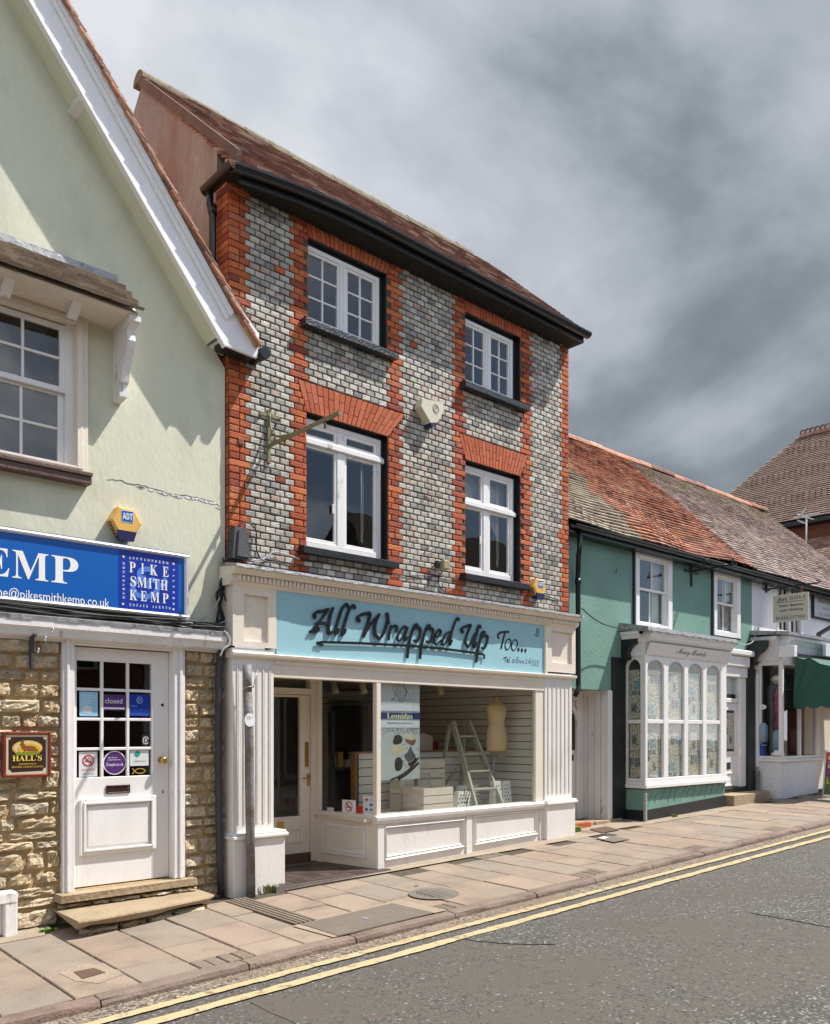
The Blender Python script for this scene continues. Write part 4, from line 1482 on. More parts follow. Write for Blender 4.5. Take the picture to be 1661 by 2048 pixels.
nosmoke(t, (x0 + x1) / 2, z1 - .075, .045, y)
tx(t, 'NO SMOKING', m_pred, (x0 + x1) / 2, z0 + .060, .11, .017, y)
tx(t, 'It is against the law to\nsmoke in these premises', m_pblack, (x0 + x1) / 2, z0 + .025, .10, .022, y)
y = ly + .0155
cxs, czs = col[1] + pw_ / 2, row[3] + ph_ * .52
t = thing('sticker', 'round purple property website sticker with white rim in the door', 'sticker', (cxs, y, czs))
one('white_rim', m_pwhite, lambda b: disc(b, cxs, czs, pw_ * .50, pw_ * .50, y, 0, 32, y + .002), t)
one('disc', m_purple, lambda b: disc(b, cxs, czs, pw_ * .46, pw_ * .46, y - .001, 0, 32, y), t)
tx(t, 'See all our\nproperties on...', m_pwhite, cxs, czs + .035, .12, .036, y - .001)
tx(t, 'Zoopla.co.uk', m_pwhite, cxs, czs - .018, .155, .036, y - .001)
t, x0, x1, z0, z1, y = notice('sticker', 2, 3, .06, .90, .38, .98, m_paper, 'white sticker with a green house emblem in the bottom right door pane')
one('green_house', m_pteal, lambda b: b.prism([(x0 + .035, z1 - .045), (x0 + .065, z1 - .065), (x0 + .095, z1 - .04), (x0 + .085, z1 - .01), (x0 + .055, z1 - .005)][::-1], 'y', y - .0015, y - .0005), t)
tx(t, 'rightmove', m_pteal, (x0 + x1) / 2, z0 + .04, .11, .020, y)
xx, zz = col[2] + pw_ * .45, row[3] + ph_ * .18
one('fish_sticker', m_plaqueg, lambda b: (ribbon(b, catmull([(xx - .06, zz + .025), (xx - .02, zz - .015), (xx + .03, zz - .02), (xx + .065, zz)], 5), .006, sy_ - .004, sy_ - .002),
                                          ribbon(b, catmull([(xx - .06, zz - .025), (xx - .02, zz + .015), (xx + .03, zz + .02), (xx + .065, zz)], 5), .006, sy_ - .0045, sy_ - .0025)), None, label='small gold outline fish sticker at the bottom of the door glass', cat='sticker')
# threshold and steps
b = MB()
b.hexa([(dx0 - .06, 7.04, dz0 - .065), (dx1 + .09, 7.09, dz0 - .065), (dx1 + .09, 7.4, dz0 - .065), (dx0 - .06, 7.4, dz0 - .065),
        (dx0 - .05, 7.03, dz0 - .004), (dx1 + .08, 7.09, dz0 - .004), (dx1 + .08, 7.4, dz0 - .004), (dx0 - .05, 7.4, dz0 - .004)])
b.build('threshold', m_step, house)
# ragged slab step
b = MB()
front = [(2.49, 6.60), (2.60, 6.585), (2.75, 6.60), (2.95, 6.63), (3.15, 6.66), (3.35, 6.70), (3.55, 6.75), (3.72, 6.80), (3.80, 6.86)]
n = len(front)
zt = lambda x: .185 + .004 * noise.noise((x * 5, 0, 0))
v = [(x, y, zt(x)) for x, y in front] + [(x, 7.2, .192) for x, y in front]
v += [(x, y - .004, zt(x) - .012) for x, y in front]
v += [(x, y + .02 + R.uniform(0, .04), zt(x) - R.uniform(.045, .075)) for x, y in front]
v += [(x + .1 * (i < 2), y + .34, .09) for i, (x, y) in enumerate(front)]
f = []
for i in range(n - 1):
    f += [(i, i + 1, n + i + 1, n + i), (2 * n + i, 2 * n + i + 1, i + 1, i), (3 * n + i, 3 * n + i + 1, 2 * n + i + 1, 2 * n + i), (4 * n + i, 4 * n + i + 1, 3 * n + i + 1, 3 * n + i)]
f += [(0, n, 3 * n, 2 * n), (n - 1, 3 * n - 1, 4 * n - 1, 2 * n - 1)]
nf = len(b.f)
b.add(v, f)
for i in range(n - 1):
    b.m[nf + 4 * i + 3] = 1  # underside coloured dark to stand for the shaded hollow below the slab
b.build('doorstep', [m_step, m_joint], house)
for za, zb2, y, xa0, xb0, pr_ in ((.195, dz0 - .09, 7.12, 2.52, 3.75, .03), (-.02, .11, 6.80, 2.55, 3.72, .05)):
    x = xa0
    while x < xb0:
        l = rr.uniform(.14, .34)
        b = MB()
        yy = y if za > .1 else 6.72 + (x - 2.5) * .12
        stone_mesh(b, x, min(x + l - .012, xb0 + .02), za, zb2, yy, pr_, rr)
        b.build('step_stone', m_stone, house)
        x += l
# blue shop sign on the render
sx0, sx1, sz0, sz1, sy = .35, 3.684, 2.672, 3.262, 7.10
sg = thing('shop_sign', 'long royal blue estate agent sign with white aluminium frame over the door', 'sign', ((sx0 + sx1) / 2, sy, sz0))
one('box', m_navy, lambda b: b.box(sx0 + .006, sx1 + .006, sy + .035, GY - .002, sz0 + .006, sz1 + .006), sg)
b = MB()
fw = .042
for (xa, xb, za, zb2) in ((sx0, sx1, sz1 - fw, sz1), (sx0, sx1, sz0, sz0 + fw)):
    n = 8
    pts = [(sy + .034, za)] + [(sy + .03 - .03 * sin(pi * i / n), za + (zb2 - za) * i / n) for i in range(n + 1)] + [(sy + .034, zb2)]
    b.prism(pts[::-1], 'x', xa, xb)
n = 8
pts = [(sx1 - fw, sy + .034)] + [(sx1 - fw + fw * i / n, sy + .029 - .029 * sin(pi * i / n)) for i in range(n + 1)] + [(sx1, sy + .034)]
b.prism(pts, 'z', sz0 + .001, sz1 - .001)
b.build('frame', m_aldel, sg)
py_ = sy + .026
one('panel', m_signblue, lambda b: b.box(sx0 + .02, sx1 - .02, py_, py_ + .008, sz0 + .02, sz1 - .02), sg)
qx0, qx1 = fx(238, py_), fx(357, py_)
one('dark_square', m_signdark, lambda b: b.box(qx0, qx1, py_ - .002, py_ - .0005, sz0 + .041, sz1 - .041), sg)
ez = lambda px, py: fz(px, py, py_)
big = [('P', 103, 157), ('M', 25, 97), ('E', -30, 19), ('K', -105, -38)]
zc = (ez(60, 1105) + ez(60, 1158)) / 2
zh = ez(60, 1102) - ez(60, 1157)
for ch, a, c in big:
    xa, xb = fx(a, py_), fx(c, py_)
    text(MATHS(ch, 'serif'), 'letter', m_pwhite, sg, ((xa + xb) / 2, py_, zc), UX, VZ, xb - xa, zh, .002)
xb = fx(219, py_)
xa = xb - 1.40 * (xb - fx(38, py_))
zb_ = (ez(150, 1190) + ez(150, 1213)) / 2
text('thame@pikesmithkemp.co.uk', 'lettering', m_pwhite, sg, ((xa + xb) / 2, py_, zb_), UX, VZ, xb - xa, .105, .002)
K = 1563 / 160
lo = lambda u, v: P(220 + u / (1661 / 170), 1090 + v / K, py_)
one('ampersand', m_signtint, lambda b: (ribbon(b, catmull([lo(*p) for p in [(850, 570), (800, 490), (710, 470), (610, 500), (575, 580), (620, 640), (700, 650)]], 5), .045, py_ - .0035, py_ - .0025),
                                         ribbon(b, catmull([lo(*p) for p in [(700, 655), (560, 680), (470, 760), (455, 850), (520, 960), (680, 1010), (840, 975), (930, 870), (935, 780), (880, 700), (800, 690), (740, 770), (790, 840)]], 5), .045, py_ - .0030, py_ - .0022),
                                         ribbon(b, catmull([lo(*p) for p in [(940, 760), (1010, 790), (1090, 780), (1090, 700), (1050, 650)]], 5), .035, py_ - .0032, py_ - .0024)), sg)


def lg(s, u0, u1, v0, v1, m=m_pwhite, sp=1.0):
    (xa, za), (xb, zb2) = lo(u0, v0), lo(u1, v1)
    text(MATHS(s, 'serif'), 'lettering', m, sg, ((xa + xb) / 2, py_, (za + zb2) / 2), UX, VZ, abs(xb - xa), None if sp != 1.0 else None, .0045, spacing=sp)


def lg1(s, xs_, v, hh, m=m_pwhite, rot=0):
    for ch, (u, vv, w_) in zip(s, xs_):
        x, z = lo(u, vv)
        U_, V_ = ((1, 0, 0), (0, 0, 1)) if not rot else (((0, 0, 1), (-1, 0, 0)) if rot > 0 else ((0, 0, -1), (1, 0, 0)))
        text(MATHS(ch, 'serif'), 'letter', m, sg, (x, py_, z), U_, V_, w_, hh, .0045)


px_m = (lo(1000, 500)[0] - lo(0, 500)[0]) / 1000
for s, us, v0, v1, hh in (('PIKE', (440, 637, 855, 1088), 435, 525, .090), ('SMITH', (455, 630, 785, 905, 1060), 710, 785, .088), ('KEMP', (460, 660, 880, 1085), 980, 1045, .088)):
    ws = {'I': 60, 'M': 180, 'S': 110, 'P': 120, 'K': 150, 'E': 120, 'T': 120, 'H': 140}
    k_ = len(us) - 1
    lg1(s, [(u, v0 + (v1 - v0) * (u - us[0]) / (us[-1] - us[0]), ws[c] * px_m) for u, c in zip(us, s)], 0, hh)
wsm = 40 * px_m
lg1('AUCTIONEERS', [(390 + 73 * i, 250 + 10.2 * i, wsm * (.5 if c == 'I' else 1)) for i, c in enumerate('AUCTIONEERS')], 0, .022)
lg1('ESTATEAGENTS', [((400 if i < 6 else 410 + 42) + 65 * i, 1168 + 6.2 * i, wsm * .85) for i, c in enumerate('ESTATEAGENTS')], 0, .022)
lg1('SURVEYORS', [(268, 1025 - 83 * i, .022) for i in range(9)], 0, wsm, rot=1)
lg1('VALUERS', [(1245, 490 + 110 * i, .022) for i in range(7)], 0, wsm, rot=-1)
for u, v in ((265, 228), (1243, 370), (256, 1152), (1240, 1257)):
    x, z = lo(u, v)
    one('corner_dot', m_plemon, lambda b: b.box(x - .009, x + .009, py_ - .0045, py_ - .0025, z - .009, z + .009), sg)

# hexagonal alarm box builder
def hexbox(px, py, w_px, h_px, Y, label, z_rot=0):
    x, z = P(px, py, Y - .1)
    s = (x * SN + Y * CS) / F
    r = h_px * s / 2
    t = thing('alarm_box', label, 'alarm box', (x, Y, z - r))
    hx = lambda q, kx=1.0: [(x + q * kx * cos(a), z + q * sin(a) * .98) for a in [pi / 6 * 0 + pi / 3 * i for i in range(6)]]
    b = MB()
    back, front = hx(r * 1.16), hx(r * 1.0)
    v = [(p[0], Y - .002, p[1]) for p in back] + [(p[0], Y - .085, p[1]) for p in back] + [(p[0], Y - .105, p[1]) for p in front]
    f = [(i, (i + 1) % 6, 6 + (i + 1) % 6, 6 + i) for i in range(6)] + [(6 + i, 6 + (i + 1) % 6, 12 + (i + 1) % 6, 12 + i) for i in range(6)] + [tuple(range(12, 18))]
    b.add(v, f)
    b.build('cover', m_yellowbox, t)
    b = MB()
    zb2 = z - r * 1.0
    b.hexa([(x - r * .52, Y - .10, zb2 - .045), (x + r * .52, Y - .10, zb2 - .045), (x + r * .45, Y - .01, zb2 - .03), (x - r * .45, Y - .01, zb2 - .03),
            (x - r * .72, Y - .108, zb2 + .04), (x + r * .72, Y - .108, zb2 + .04), (x + r * .6, Y - .01, zb2 + .04), (x - r * .6, Y - .01, zb2 + .04)])
    b.build('strobe', m_navy, t)
    b = MB()
    for i in range(5):
        zz = z - .02 - i * .022
        b.box(x - r * 1.15 + i * .012, x - r * 1.05 + i * .012, Y - .075, Y - .03, zz - .006, zz + .002)
    b.build('vent_slot', m_sill, t)
    one('badge', m_pwhite, lambda b: b.box(x - r * .40, x + r * .46, Y - .1075, Y - .106, z - .01, z + .095), t)
    one('badge_field', m_signblue, lambda b: b.box(x - r * .37, x + r * .43, Y - .1090, Y - .1078, z - .004, z + .089), t)
    text(MATHS('ADT', 'bsans'), 'lettering', m_pwhite, t, (x + r * .03, Y - .1092, z + .043), UX, VZ, r * .70, .056, .001)
    return t


hexbox(254, 1043, 76, 56, GY, 'yellow hexagonal alarm box on the pale green wall above the blue sign')
# framed pub plaque
PX0, PX1, PZ0, PZ1, PY = 2.102, 2.47, 1.285, 1.648, 7.14
pl = thing('plaque', 'square tiled brewery plaque with a hare in a mahogany frame on the stone wall', 'plaque', ((PX0 + PX1) / 2, PY, PZ0))
b = MB()
b.frame(PX0, PX1, PZ0, PZ1, .024, PY - .012, MY + .02, c=.008)
b.build('frame', m_redframe, pl)
uv = lambda u, v: (PX0 + (u - 85) / 1310 * (PX1 - PX0), PZ1 - (v - 290) / 1195 * (PZ1 - PZ0))
one('tiles', m_plaquec, lambda b: b.box(PX0 + .02, PX1 - .02, PY, PY + .006, PZ0 + .02, PZ1 - .02), pl)
one('dark_field', m_plaqueb, lambda b: b.prism([uv(*p) for p in ((310, 430), (1170, 430), (1190, 480), (1255, 500), (1255, 1240), (1180, 1270), (1170, 1330), (310, 1350), (300, 1300), (235, 1270), (235, 500), (290, 490))], 'y', PY - .0012, PY - .0002), pl)
cxp, czp = uv(745, 720)
one('oval', [m_plaqueg, m_plaquec], lambda b: (disc(b, cxp, czp, .116, .062, PY - .0024, 0, 32, PY - .0014), disc(b, cxp, czp, .103, .052, PY - .0034, 1, 32, PY - .0026), disc(b, cxp + .01, czp - .004, .088, .043, PY - .0044, 0, 32, PY - .0036)), pl)
one('hare', m_hare, lambda b: b.prism([uv(*p) for p in ((545, 600), (580, 570), (575, 500), (600, 495), (615, 560), (630, 490), (650, 500), (640, 590), (690, 660), (850, 660), (950, 690), (1000, 760), (1050, 750), (1020, 800), (880, 800), (700, 790), (650, 850), (600, 860), (660, 790), (580, 720), (570, 650), (530, 640))], 'y', PY - .0056, PY - .0048), pl)
one('meadow', mat('plaque_green_print', (.20, .26, .03), .3), lambda b: b.prism([uv(*p) for p in ((400, 880), (480, 810), (620, 840), (760, 815), (1050, 810), (1090, 860), (1000, 905), (500, 905))], 'y', PY - .0052, PY - .0046), pl)
x, z = uv(735, 985)
text(MATHS("HALL'S", 'serif'), 'lettering', m_pyellow, pl, (x, PY - .002, z), UX, VZ, .225, .045, .004)
x, z = uv(745, 1140)
text(MATHS('OXFORD & WEST', 'serif'), 'lettering', m_plaqueg, pl, (x, PY - .002, z), UX, VZ, .135, .014, .002)
x, z = uv(745, 1215)
text(MATHS('BREWERY COMPANY LIMITED', 'serif'), 'lettering', m_plaqueg, pl, (x, PY - .002, z), UX, VZ, .24, .014, .002)
# hook bracket with chain under the cornice
hxp, hzp = P(66, 1275, 7.12)
br_ = thing('hanging_bracket', 'rusty black iron bracket with chain links on the stone wall', 'bracket', (hxp, 7.14, hzp - .18))
one('bar', m_charcoal, lambda b: (b.cbox(hxp - .014, hxp + .014, 7.12, 7.17, hzp - .25, hzp + .05), b.cbox(hxp - .012, hxp + .012, 7.06, 7.12, hzp + .0, hzp + .03)), br_)
for k in range(3):
    a = (hxp + .02, 7.05 - .16 * k, hzp + .02 - .05 * (k % 2) - (.13 if k == 0 else 0))
    b = MB()
    b.tube([(a[0], a[1] + .012 * cos(t_), a[2] + .022 * sin(t_)) for t_ in [2 * pi * i / 12 for i in range(13)]], .005, 6)
    b.build('chain_link', m_steel, br_)
# white cellar hatch at the corner of the picture
ct = thing('cellar_hatch', 'peeling white timber cellar hatch frame at the foot of the stone wall', 'hatch', (1.9, 7.15, .02))
xr = fx(33, 7.1)
one('frame', m_whiteold, lambda b: (b.cbox(xr - .10, xr, 7.06, 7.19, gz(xr) - .02, .36, .01), b.cbox(xr - .9, xr, 7.055, 7.19, .30, .39, .01)), ct)
one('board', m_whiteold, lambda b: b.cbox(xr - .9, xr - .10, 7.11, 7.18, gz(xr), .30, .006), ct)
# black rainwater pipe in the corner between the two buildings
xp = 4.005
one('drainpipe', m_charcoal, lambda b: (b.tube([(xp + .03, 7.15, 2.42), (xp, 7.14, 2.25), (xp - .005, 7.14, 1.4), (xp + .005, 7.14, .6), (xp + .01, 7.12, .12)], .034, 10)), None, label='black drainpipe in the corner between the stone wall and the white pilaster', cat='drainpipe')

# ================================================================ BRICK SHOP BUILDING (middle)
bld = thing('brick_building', 'three-storey house of grey glazed and red brick with black eaves and white windows', 'building', (6.8, 8, .2))
BX0, BX1, WT = 4.142, 9.385, 6.93
WB = 3.02
HP = .115            # header pitch
CP = .0655           # course pitch
wins = [(5.062, 6.119, 5.86, 6.73), (7.371, 8.380, 5.86, 6.73), (5.040, 6.135, 3.545, 4.93), (7.371, 8.380, 3.56, 4.94)]
b = MB()
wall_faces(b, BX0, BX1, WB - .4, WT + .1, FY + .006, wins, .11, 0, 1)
b.quad((BX0, FY + .006, 2), (BX0, FY + .006, 7), (BX0, 7.45, 7), (BX0, 7.45, 2))
b.quad((BX1, FY + .006, 2), (BX1, 10.9, 2), (BX1, 10.9, 7), (BX1, FY + .006, 7))
wall = b.build('wall', [m_mortar, m_black], bld)
# wall plane right-hand gable above the cottage roof
b = MB()
RG = (9.12, 8.98)
EV = (6.90, 6.955)
dip = lambda x: -.148 * (max(0, 5.5 - x) / 1.5) ** 1.6      # the eaves sag at the left end
slp = (RG[1] - EV[1]) / (RG[0] - EV[0])
b.prism([(7.43, 2.0), (11.3, 2.0), (11.3, 6.9), (RG[0], RG[1] - .08), (7.43, EV[1] + slp * (7.43 - EV[0]) - .10)], 'x', BX0 + .004, BX0 + .2)
b.build('gable_wall', m_pink, bld)
b = MB()
b.prism([(FY + .3, 2.0), (11.3, 2.0), (11.3, 6.9), (RG[0], RG[1] - .08), (FY + .3, 6.9)], 'x', BX1 - .2, BX1 - .004)
b.build('gable_wall', m_pink, bld)
# raised parapet verge strip and end bricks at the gable head
b = MB()
b.prism([(7.0, EV[1] + slp * .10 - .05), (RG[0], RG[1] - .10), (RG[0], RG[1] + .03), (6.98, EV[1] + slp * .08 + .06)], 'x', BX0 - .035, BX0 + .01)
b.build('verge', mat('brown_verge_render', (.15, .10, .075), .95, .25, 3, .7, 14, fine=.1), bld)

BRM = {}
rrb = random.Random(3)


def brick_mesh(l, h, m, key, var):
    k = (round(l, 3), round(h, 3), key, var)
    if k in BRM:
        return BRM[k]
    r_ = random.Random(hash((round(l * 1000), key, var)) % 9999)
    c = .0065
    d = .004 + r_.uniform(-.002, .002)
    j = lambda: r_.uniform(-.0022, .0022)
    o = [(0, 0), (l, 0), (l, h), (0, h)]
    o = [(x + j(), z + j()) for x, z in o]
    q = [(o[0][0] + c, o[0][1] + c), (o[1][0] - c, o[1][1] + c), (o[2][0] - c, o[2][1] - c), (o[3][0] + c, o[3][1] - c)]
    v = [(x, -d - .004 + j() * .5, z) for x, z in q] + [(x, -d, z) for x, z in o] + [(x, .012, z) for x, z in o]
    f = [(0, 1, 2, 3)] + [(4 + i, 4 + (i + 1) % 4, (i + 1) % 4, i) for i in range(4)] + [(8 + i, 8 + (i + 1) % 4, 4 + (i + 1) % 4, 4 + i) for i in range(4)]
    me = bpy.data.meshes.new('brick_%s' % key)
    me.from_pydata(v, [], f)
    me.materials.append(m)
    BRM[k] = me
    return me


bricks = []      # (x, z, l, kind)
arch = {2: (4.93, 6.39, 5.235), 3: (7.25, 8.52, 5.235), 0: (4.965, 6.24, WT), 1: (7.28, 8.48, WT)}


def arch_span(i, z):
    """x-range of the arch above window i at height z"""
    a, c, zt = arch[i]
    w0, w1, _, z0 = wins[i]
    zt = 5.235 if i > 1 else z0 + .32
    if z < z0 or z > zt:
        return None
    t = (z - z0) / (zt - z0)
    return (w0 + (a - w0) * t, w1 + (c - w1) * t)


k = 0
z = WB
zones = [('r', 4.142, 4.372, 0, 1), ('g', 4.372, 4.832, 1, 1), ('r', 4.832, 5.062, 1, 2), ('p', 5.062, 6.119, 2, 2), ('r', 6.119, 6.349, 2, 1),
         ('g', 6.349, 7.141, 1, 1), ('r', 7.141, 7.371, 1, 2), ('p', 7.371, 8.380, 2, 2), ('r', 8.380, 8.610, 2, 1), ('g', 8.610, 9.195, 1, 1), ('r', 9.195, 9.385, 1, 0)]
while z < WT - .01:
    par = k % 2
    zm = z + CP / 2
    blocked = []
    for i, w in enumerate(wins):
        if w[2] - .02 < zm < w[3] + .0:
            blocked.append((w[0], w[1]))
        sp = arch_span(i, zm)
        if sp:
            blocked.append(sp)
    for typ, a, c, ml, mr in zones:
        hh = HP / 2
        if typ == 'p' and any(bl[0] < a + .12 and bl[1] > c - .12 for bl in blocked):
            continue
        if par:
            # toothing: red strips shrink by half a header towards grey, greys grow
            if typ == 'r':
                a += hh if ml else 0
                c -= hh if mr else 0
                if ml == 2 or mr == 2:
                    inwin = any(bl[0] < (c + .05) and bl[1] > c for bl in blocked) or any(bl[0] < a and bl[1] > (a - .05) for bl in blocked)
                    if inwin:
                        a -= hh if ml == 2 else 0
                        c += hh if mr == 2 else 0
            elif typ == 'g':
                a -= hh
                c += hh
            else:
                a -= hh
                c += hh
        if typ == 'r':
            w = c - a
            cuts = [w] if w < .13 else ([w] if rrb.random() < .55 and w < .24 else ([.115, w - .115] if w > .16 else [w]))
            if par and len(cuts) == 1 and w > .15:
                cuts = [w * .64, w * .36] if ml != 2 else [w * .36, w * .64]
        else:
            n = max(1, round((c - a) / HP))
            cuts = [(c - a) / n] * n
        x = a
        for l in cuts:
            xa, xb = x, x + l
            x += l
            pieces = [(xa, xb)]
            for bl in blocked:
                nw = []
                for p, q in pieces:
                    if q <= bl[0] or p >= bl[1]:
                        nw.append((p, q))
                    else:
                        if bl[0] - p > .02:
                            nw.append((p, bl[0]))
                        if q - bl[1] > .02:
                            nw.append((bl[1], q))
                pieces = nw
            for p, q in pieces:
                kd = 'r' if typ == 'r' else ('g' if rrb.random() > .006 else 'r')
                bricks.append((p, z, q - p, kd))
    z += CP
    k += 1
# nearest three hundred as single bricks, the rest as one part
bricks.sort(key=lambda t: (t[0] * SN + FY * CS) + abs(t[1] - 4.6) * .02)
bricks_stuff = MB()
for q, (x, z, l, kd) in enumerate(bricks):
    jx = .006 if kd == 'g' else .004
    me = brick_mesh(l - 2 * jx, CP - (.0125 if kd == 'g' else .0085), m_gbrick if kd == 'g' else m_rbrick, kd, rrb.randint(0, 4))
    pos = (x + jx, FY + rrb.uniform(-.002, .002), z + .004)
    if q < 300:
        put('brick', me, pos, wall)
    else:
        bricks_stuff.add([(v.co.x + pos[0], v.co.y + pos[1], v.co.z + pos[2]) for v in me.vertices], [list(p.vertices) for p in me.polygons], 0 if kd == 'g' else 1)
# bricks of the left return
z = WB
k = 0
while z < 6.9:
    for ya, yb in (((7.206, 7.318), (7.324, 7.43)) if k % 2 else ((7.206, 7.43),)):
        bricks_stuff.add([(BX0 - .006, ya + .004, z + .004), (BX0 - .006, yb - .004, z + .004), (BX0 - .006, yb - .004, z + .059), (BX0 - .006, ya + .004, z + .059),
                          (BX0 + .01, ya, z), (BX0 + .01, yb, z), (BX0 + .01, yb, z + .063), (BX0 + .01, ya, z + .063)],
                         [(0, 3, 2, 1), (0, 1, 5, 4), (1, 2, 6, 5), (2, 3, 7, 6), (3, 0, 4, 7)], 1)
    z += CP
    k += 1
bricks_stuff.build('brick_courses', [m_gbrick, m_rbrick], wall, kind='stuff')
# splayed brick arches
for i, w in enumerate(wins):
    a, c, _ = arch[i]
    z0 = w[3]
    z1 = 5.235 if i > 1 else WT
    zr = 5.235 if i > 1 else z0 + .32
    tt = (z1 - z0) / (zr - z0)
    n = 19
    for k in range(n):
        u0, u1 = k / n, (k + 1) / n
        X = lambda u, t: (w[0] + (a - w[0]) * t) * (1 - u) + (w[1] + (c - w[1]) * t) * u
        g = .0045
        sp = (.36, .66)[k % 2]
        for t0, t1 in (((0.0, sp), (sp, 1.0)) if i > 1 else ((0.0, 1.0),)):
            t0_, t1_ = t0 * tt + .012, t1 * tt - .006
            if t1_ - t0_ < .05:
                continue
            pts = [(X(u0, t0_) + g, z0 + (zr - z0) * t0_), (X(u1, t0_) - g, z0 + (zr - z0) * t0_), (X(u1, t1_) - g, z0 + (zr - z0) * t1_), (X(u0, t1_) + g, z0 + (zr - z0) * t1_)]
            MB().prism(pts[::-1], 'y', FY - .007 + R.uniform(-.002, .002), FY + .01).build('arch_brick', m_arch, wall)
# rusty square anchor in the left quoin
x, z = P(481, 884, FY)
one('anchor_plate', m_rust, lambda b: b.cbox(x - .03, x + .03, FY - .02, FY, z - .03, z + .03, .006), bld)

# windows of the brick building
rev = .085
for i, (x0, x1, z0, z1) in enumerate(wins):
    yb = FY + rev
    fx1 = fx((757, 1024, 760, 1025)[i], yb)
    b = MB()
    fw = .045
    zf0, zf1 = z0 + .012, z1 - .035
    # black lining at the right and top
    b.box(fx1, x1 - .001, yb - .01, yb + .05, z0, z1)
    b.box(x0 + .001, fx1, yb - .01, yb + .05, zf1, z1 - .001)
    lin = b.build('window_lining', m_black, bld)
    b = MB()
    if i < 2:
        b.frame(x0 - .03, fx1, zf0, zf1, (.055, .055, .06, .05), yb - .02, yb + .045, c=.005)
        mx_ = (x0 + fx1) / 2
        b.cbox(mx_ - .042, mx_ + .042, yb - .018, yb + .045, zf0 + .06, zf1 - .05, .004)
        b.cbox(mx_ - .006, mx_ + .006, yb - .026, yb - .017, zf0 + .06, zf1 - .05, .003)
        win = b.build('window', m_white, bld)
        for a, c in ((x0 + .025, mx_ - .042), (mx_ + .042, fx1 - .055)):
            bb = MB()
            bb.frame(a, c, zf0 + .06, zf1 - .05, (.028, .028, .028, .028), yb - .008, yb + .03)
            bb.build('casement', m_white, win)
            panes(win, a + .028, c - .028, zf0 + .088, zf1 - .078, yb + .012, 2, 3, .020, bd=.014)
    else:
        tz = fz((690, 980)[i - 2], (903, 1018)[i - 2], yb)
        b.frame(x0 - .03, fx1, zf0, zf1, (.05, .055, .075, .05), yb - .02, yb + .045, c=.005)
        mx_ = fx((681, 971)[i - 2], yb)
        b.cbox(mx_ - .052, mx_ + .052, yb - .018, yb + .045, zf0 + .075, zf1 - .05, .004)
        b.cbox(x0 - .02, fx1 + .03, yb - .045, yb + .04, tz - .035, tz + .02, .006)
        b.cbox(x0 - .02, fx1 + .012, yb - .034, yb - .01, tz + .02, tz + .036, .005)
        win = b.build('window', m_whiteold, bld)
        for a, c in ((x0 + .02, mx_ - .052), (mx_ + .052, fx1 - .055)):
            for za, zc in ((zf0 + .075, tz - .035), (tz + .036, zf1 - .05)):
                bb = MB()
                bb.frame(a, c, za, zc, (.03, .03, .035, .03), yb - .006, yb + .03)
                bb.build('casement', m_white, win)
                panes(win, a + .03, c - .03, za + .035, zc - .03, yb + .012, 1, 1, .02)
        # window catch and blind cord
        one('catch', m_white, lambda b: b.cbox(mx_ - .115, mx_ - .095, yb - .02, yb - .006, z0 + .42, z0 + .52, .003), win)
        one('blind_cord', m_creambox, lambda b: b.tube([(fx1 - .16, yb + .1, z1 - .1), (fx1 - .16, yb + .1, z0 + .35), (fx1 - .17, yb + .1, z0 + .2), (fx1 - .185, yb + .1, z0 + .22), (fx1 - .185, yb + .1, z1 - .1)], .004, 5), win)
        one('blind', mat('grey_roller_blind', (.30, .30, .30), .9, .05), lambda b: b.box(x0, fx1, yb + .13, yb + .14, z1 - (.30 if i == 2 else .40), z1), win)
        if i == 2:
            one('red_box', m_pred, lambda b: b.cbox(mx_ + .07, mx_ + .30, yb + .3, yb + .5, z0 + .05, z0 + .20), bld)
        else:
            one('curtain', mat('pale_curtain', (.40, .40, .40), .9, .1), lambda b: b.prism([(mx_ + .10, z1 - .4), (fx1 - .10, z1 - .4), (fx1 - .10, z0 + .55)][::-1], 'y', yb + .15, yb + .16), win)
    # sill
    sx_l, sx_r = x0 - .10, x1 + .08
    sz_ = z0
    b = MB()
    b.prism([(FY - .105, sz_ - .085), (FY + .1, sz_ - .085), (FY + .1, sz_ + .006), (FY - .095, sz_ - .014), (FY - .108, sz_ - .022)], 'x', sx_l, sx_r)
    b.build('sill', m_black if i > 1 else mat('slate_black_sill', (.03, .032, .036), .35, .3, 30, .6, 40), win)
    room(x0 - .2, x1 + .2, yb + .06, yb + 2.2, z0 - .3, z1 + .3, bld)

# eaves, gutter, downpipe
b = MB()
b.box(BX0 - .04, BX1 + .02, 6.97, FY + .02, WT - .035, WT - .005)
b.build('eaves_soffit', m_soffit, bld)
one('fascia_board', m_black, lambda b: b.add([(x, y, z + dip(x)) for x in (BX0 - .03, 4.4, 4.8, 5.3, BX1 + .015) for y, z in ((6.955, 6.89), (6.955, 6.985), (6.972, 6.985), (6.972, 6.89))], [(4 * i + j, 4 * i + (j + 1) % 4, 4 * i + 4 + (j + 1) % 4, 4 * i + 4 + j) for i in range(4) for j in range(4)] + [(0, 1, 2, 3), (19, 18, 17, 16)]), bld)
b = MB()
gx0_, gx1_ = 4.03, 9.42
GYc, GZc, gr = 6.90, 7.0, .064
half = [(GYc + gr * cos(a), GZc + gr * sin(a)) for a in [pi + pi * i / 10 for i in range(11)]]
inner = [(GYc + (gr - .006) * cos(a), GZc + (gr - .006) * sin(a)) for a in [2 * pi - pi * i / 10 for i in range(11)]]
sec = half + inner
xs_ = [gx0_ - .02 + (gx1_ - gx0_ + .02) * (i / 24) ** 1.5 for i in range(25)]
k = len(sec)
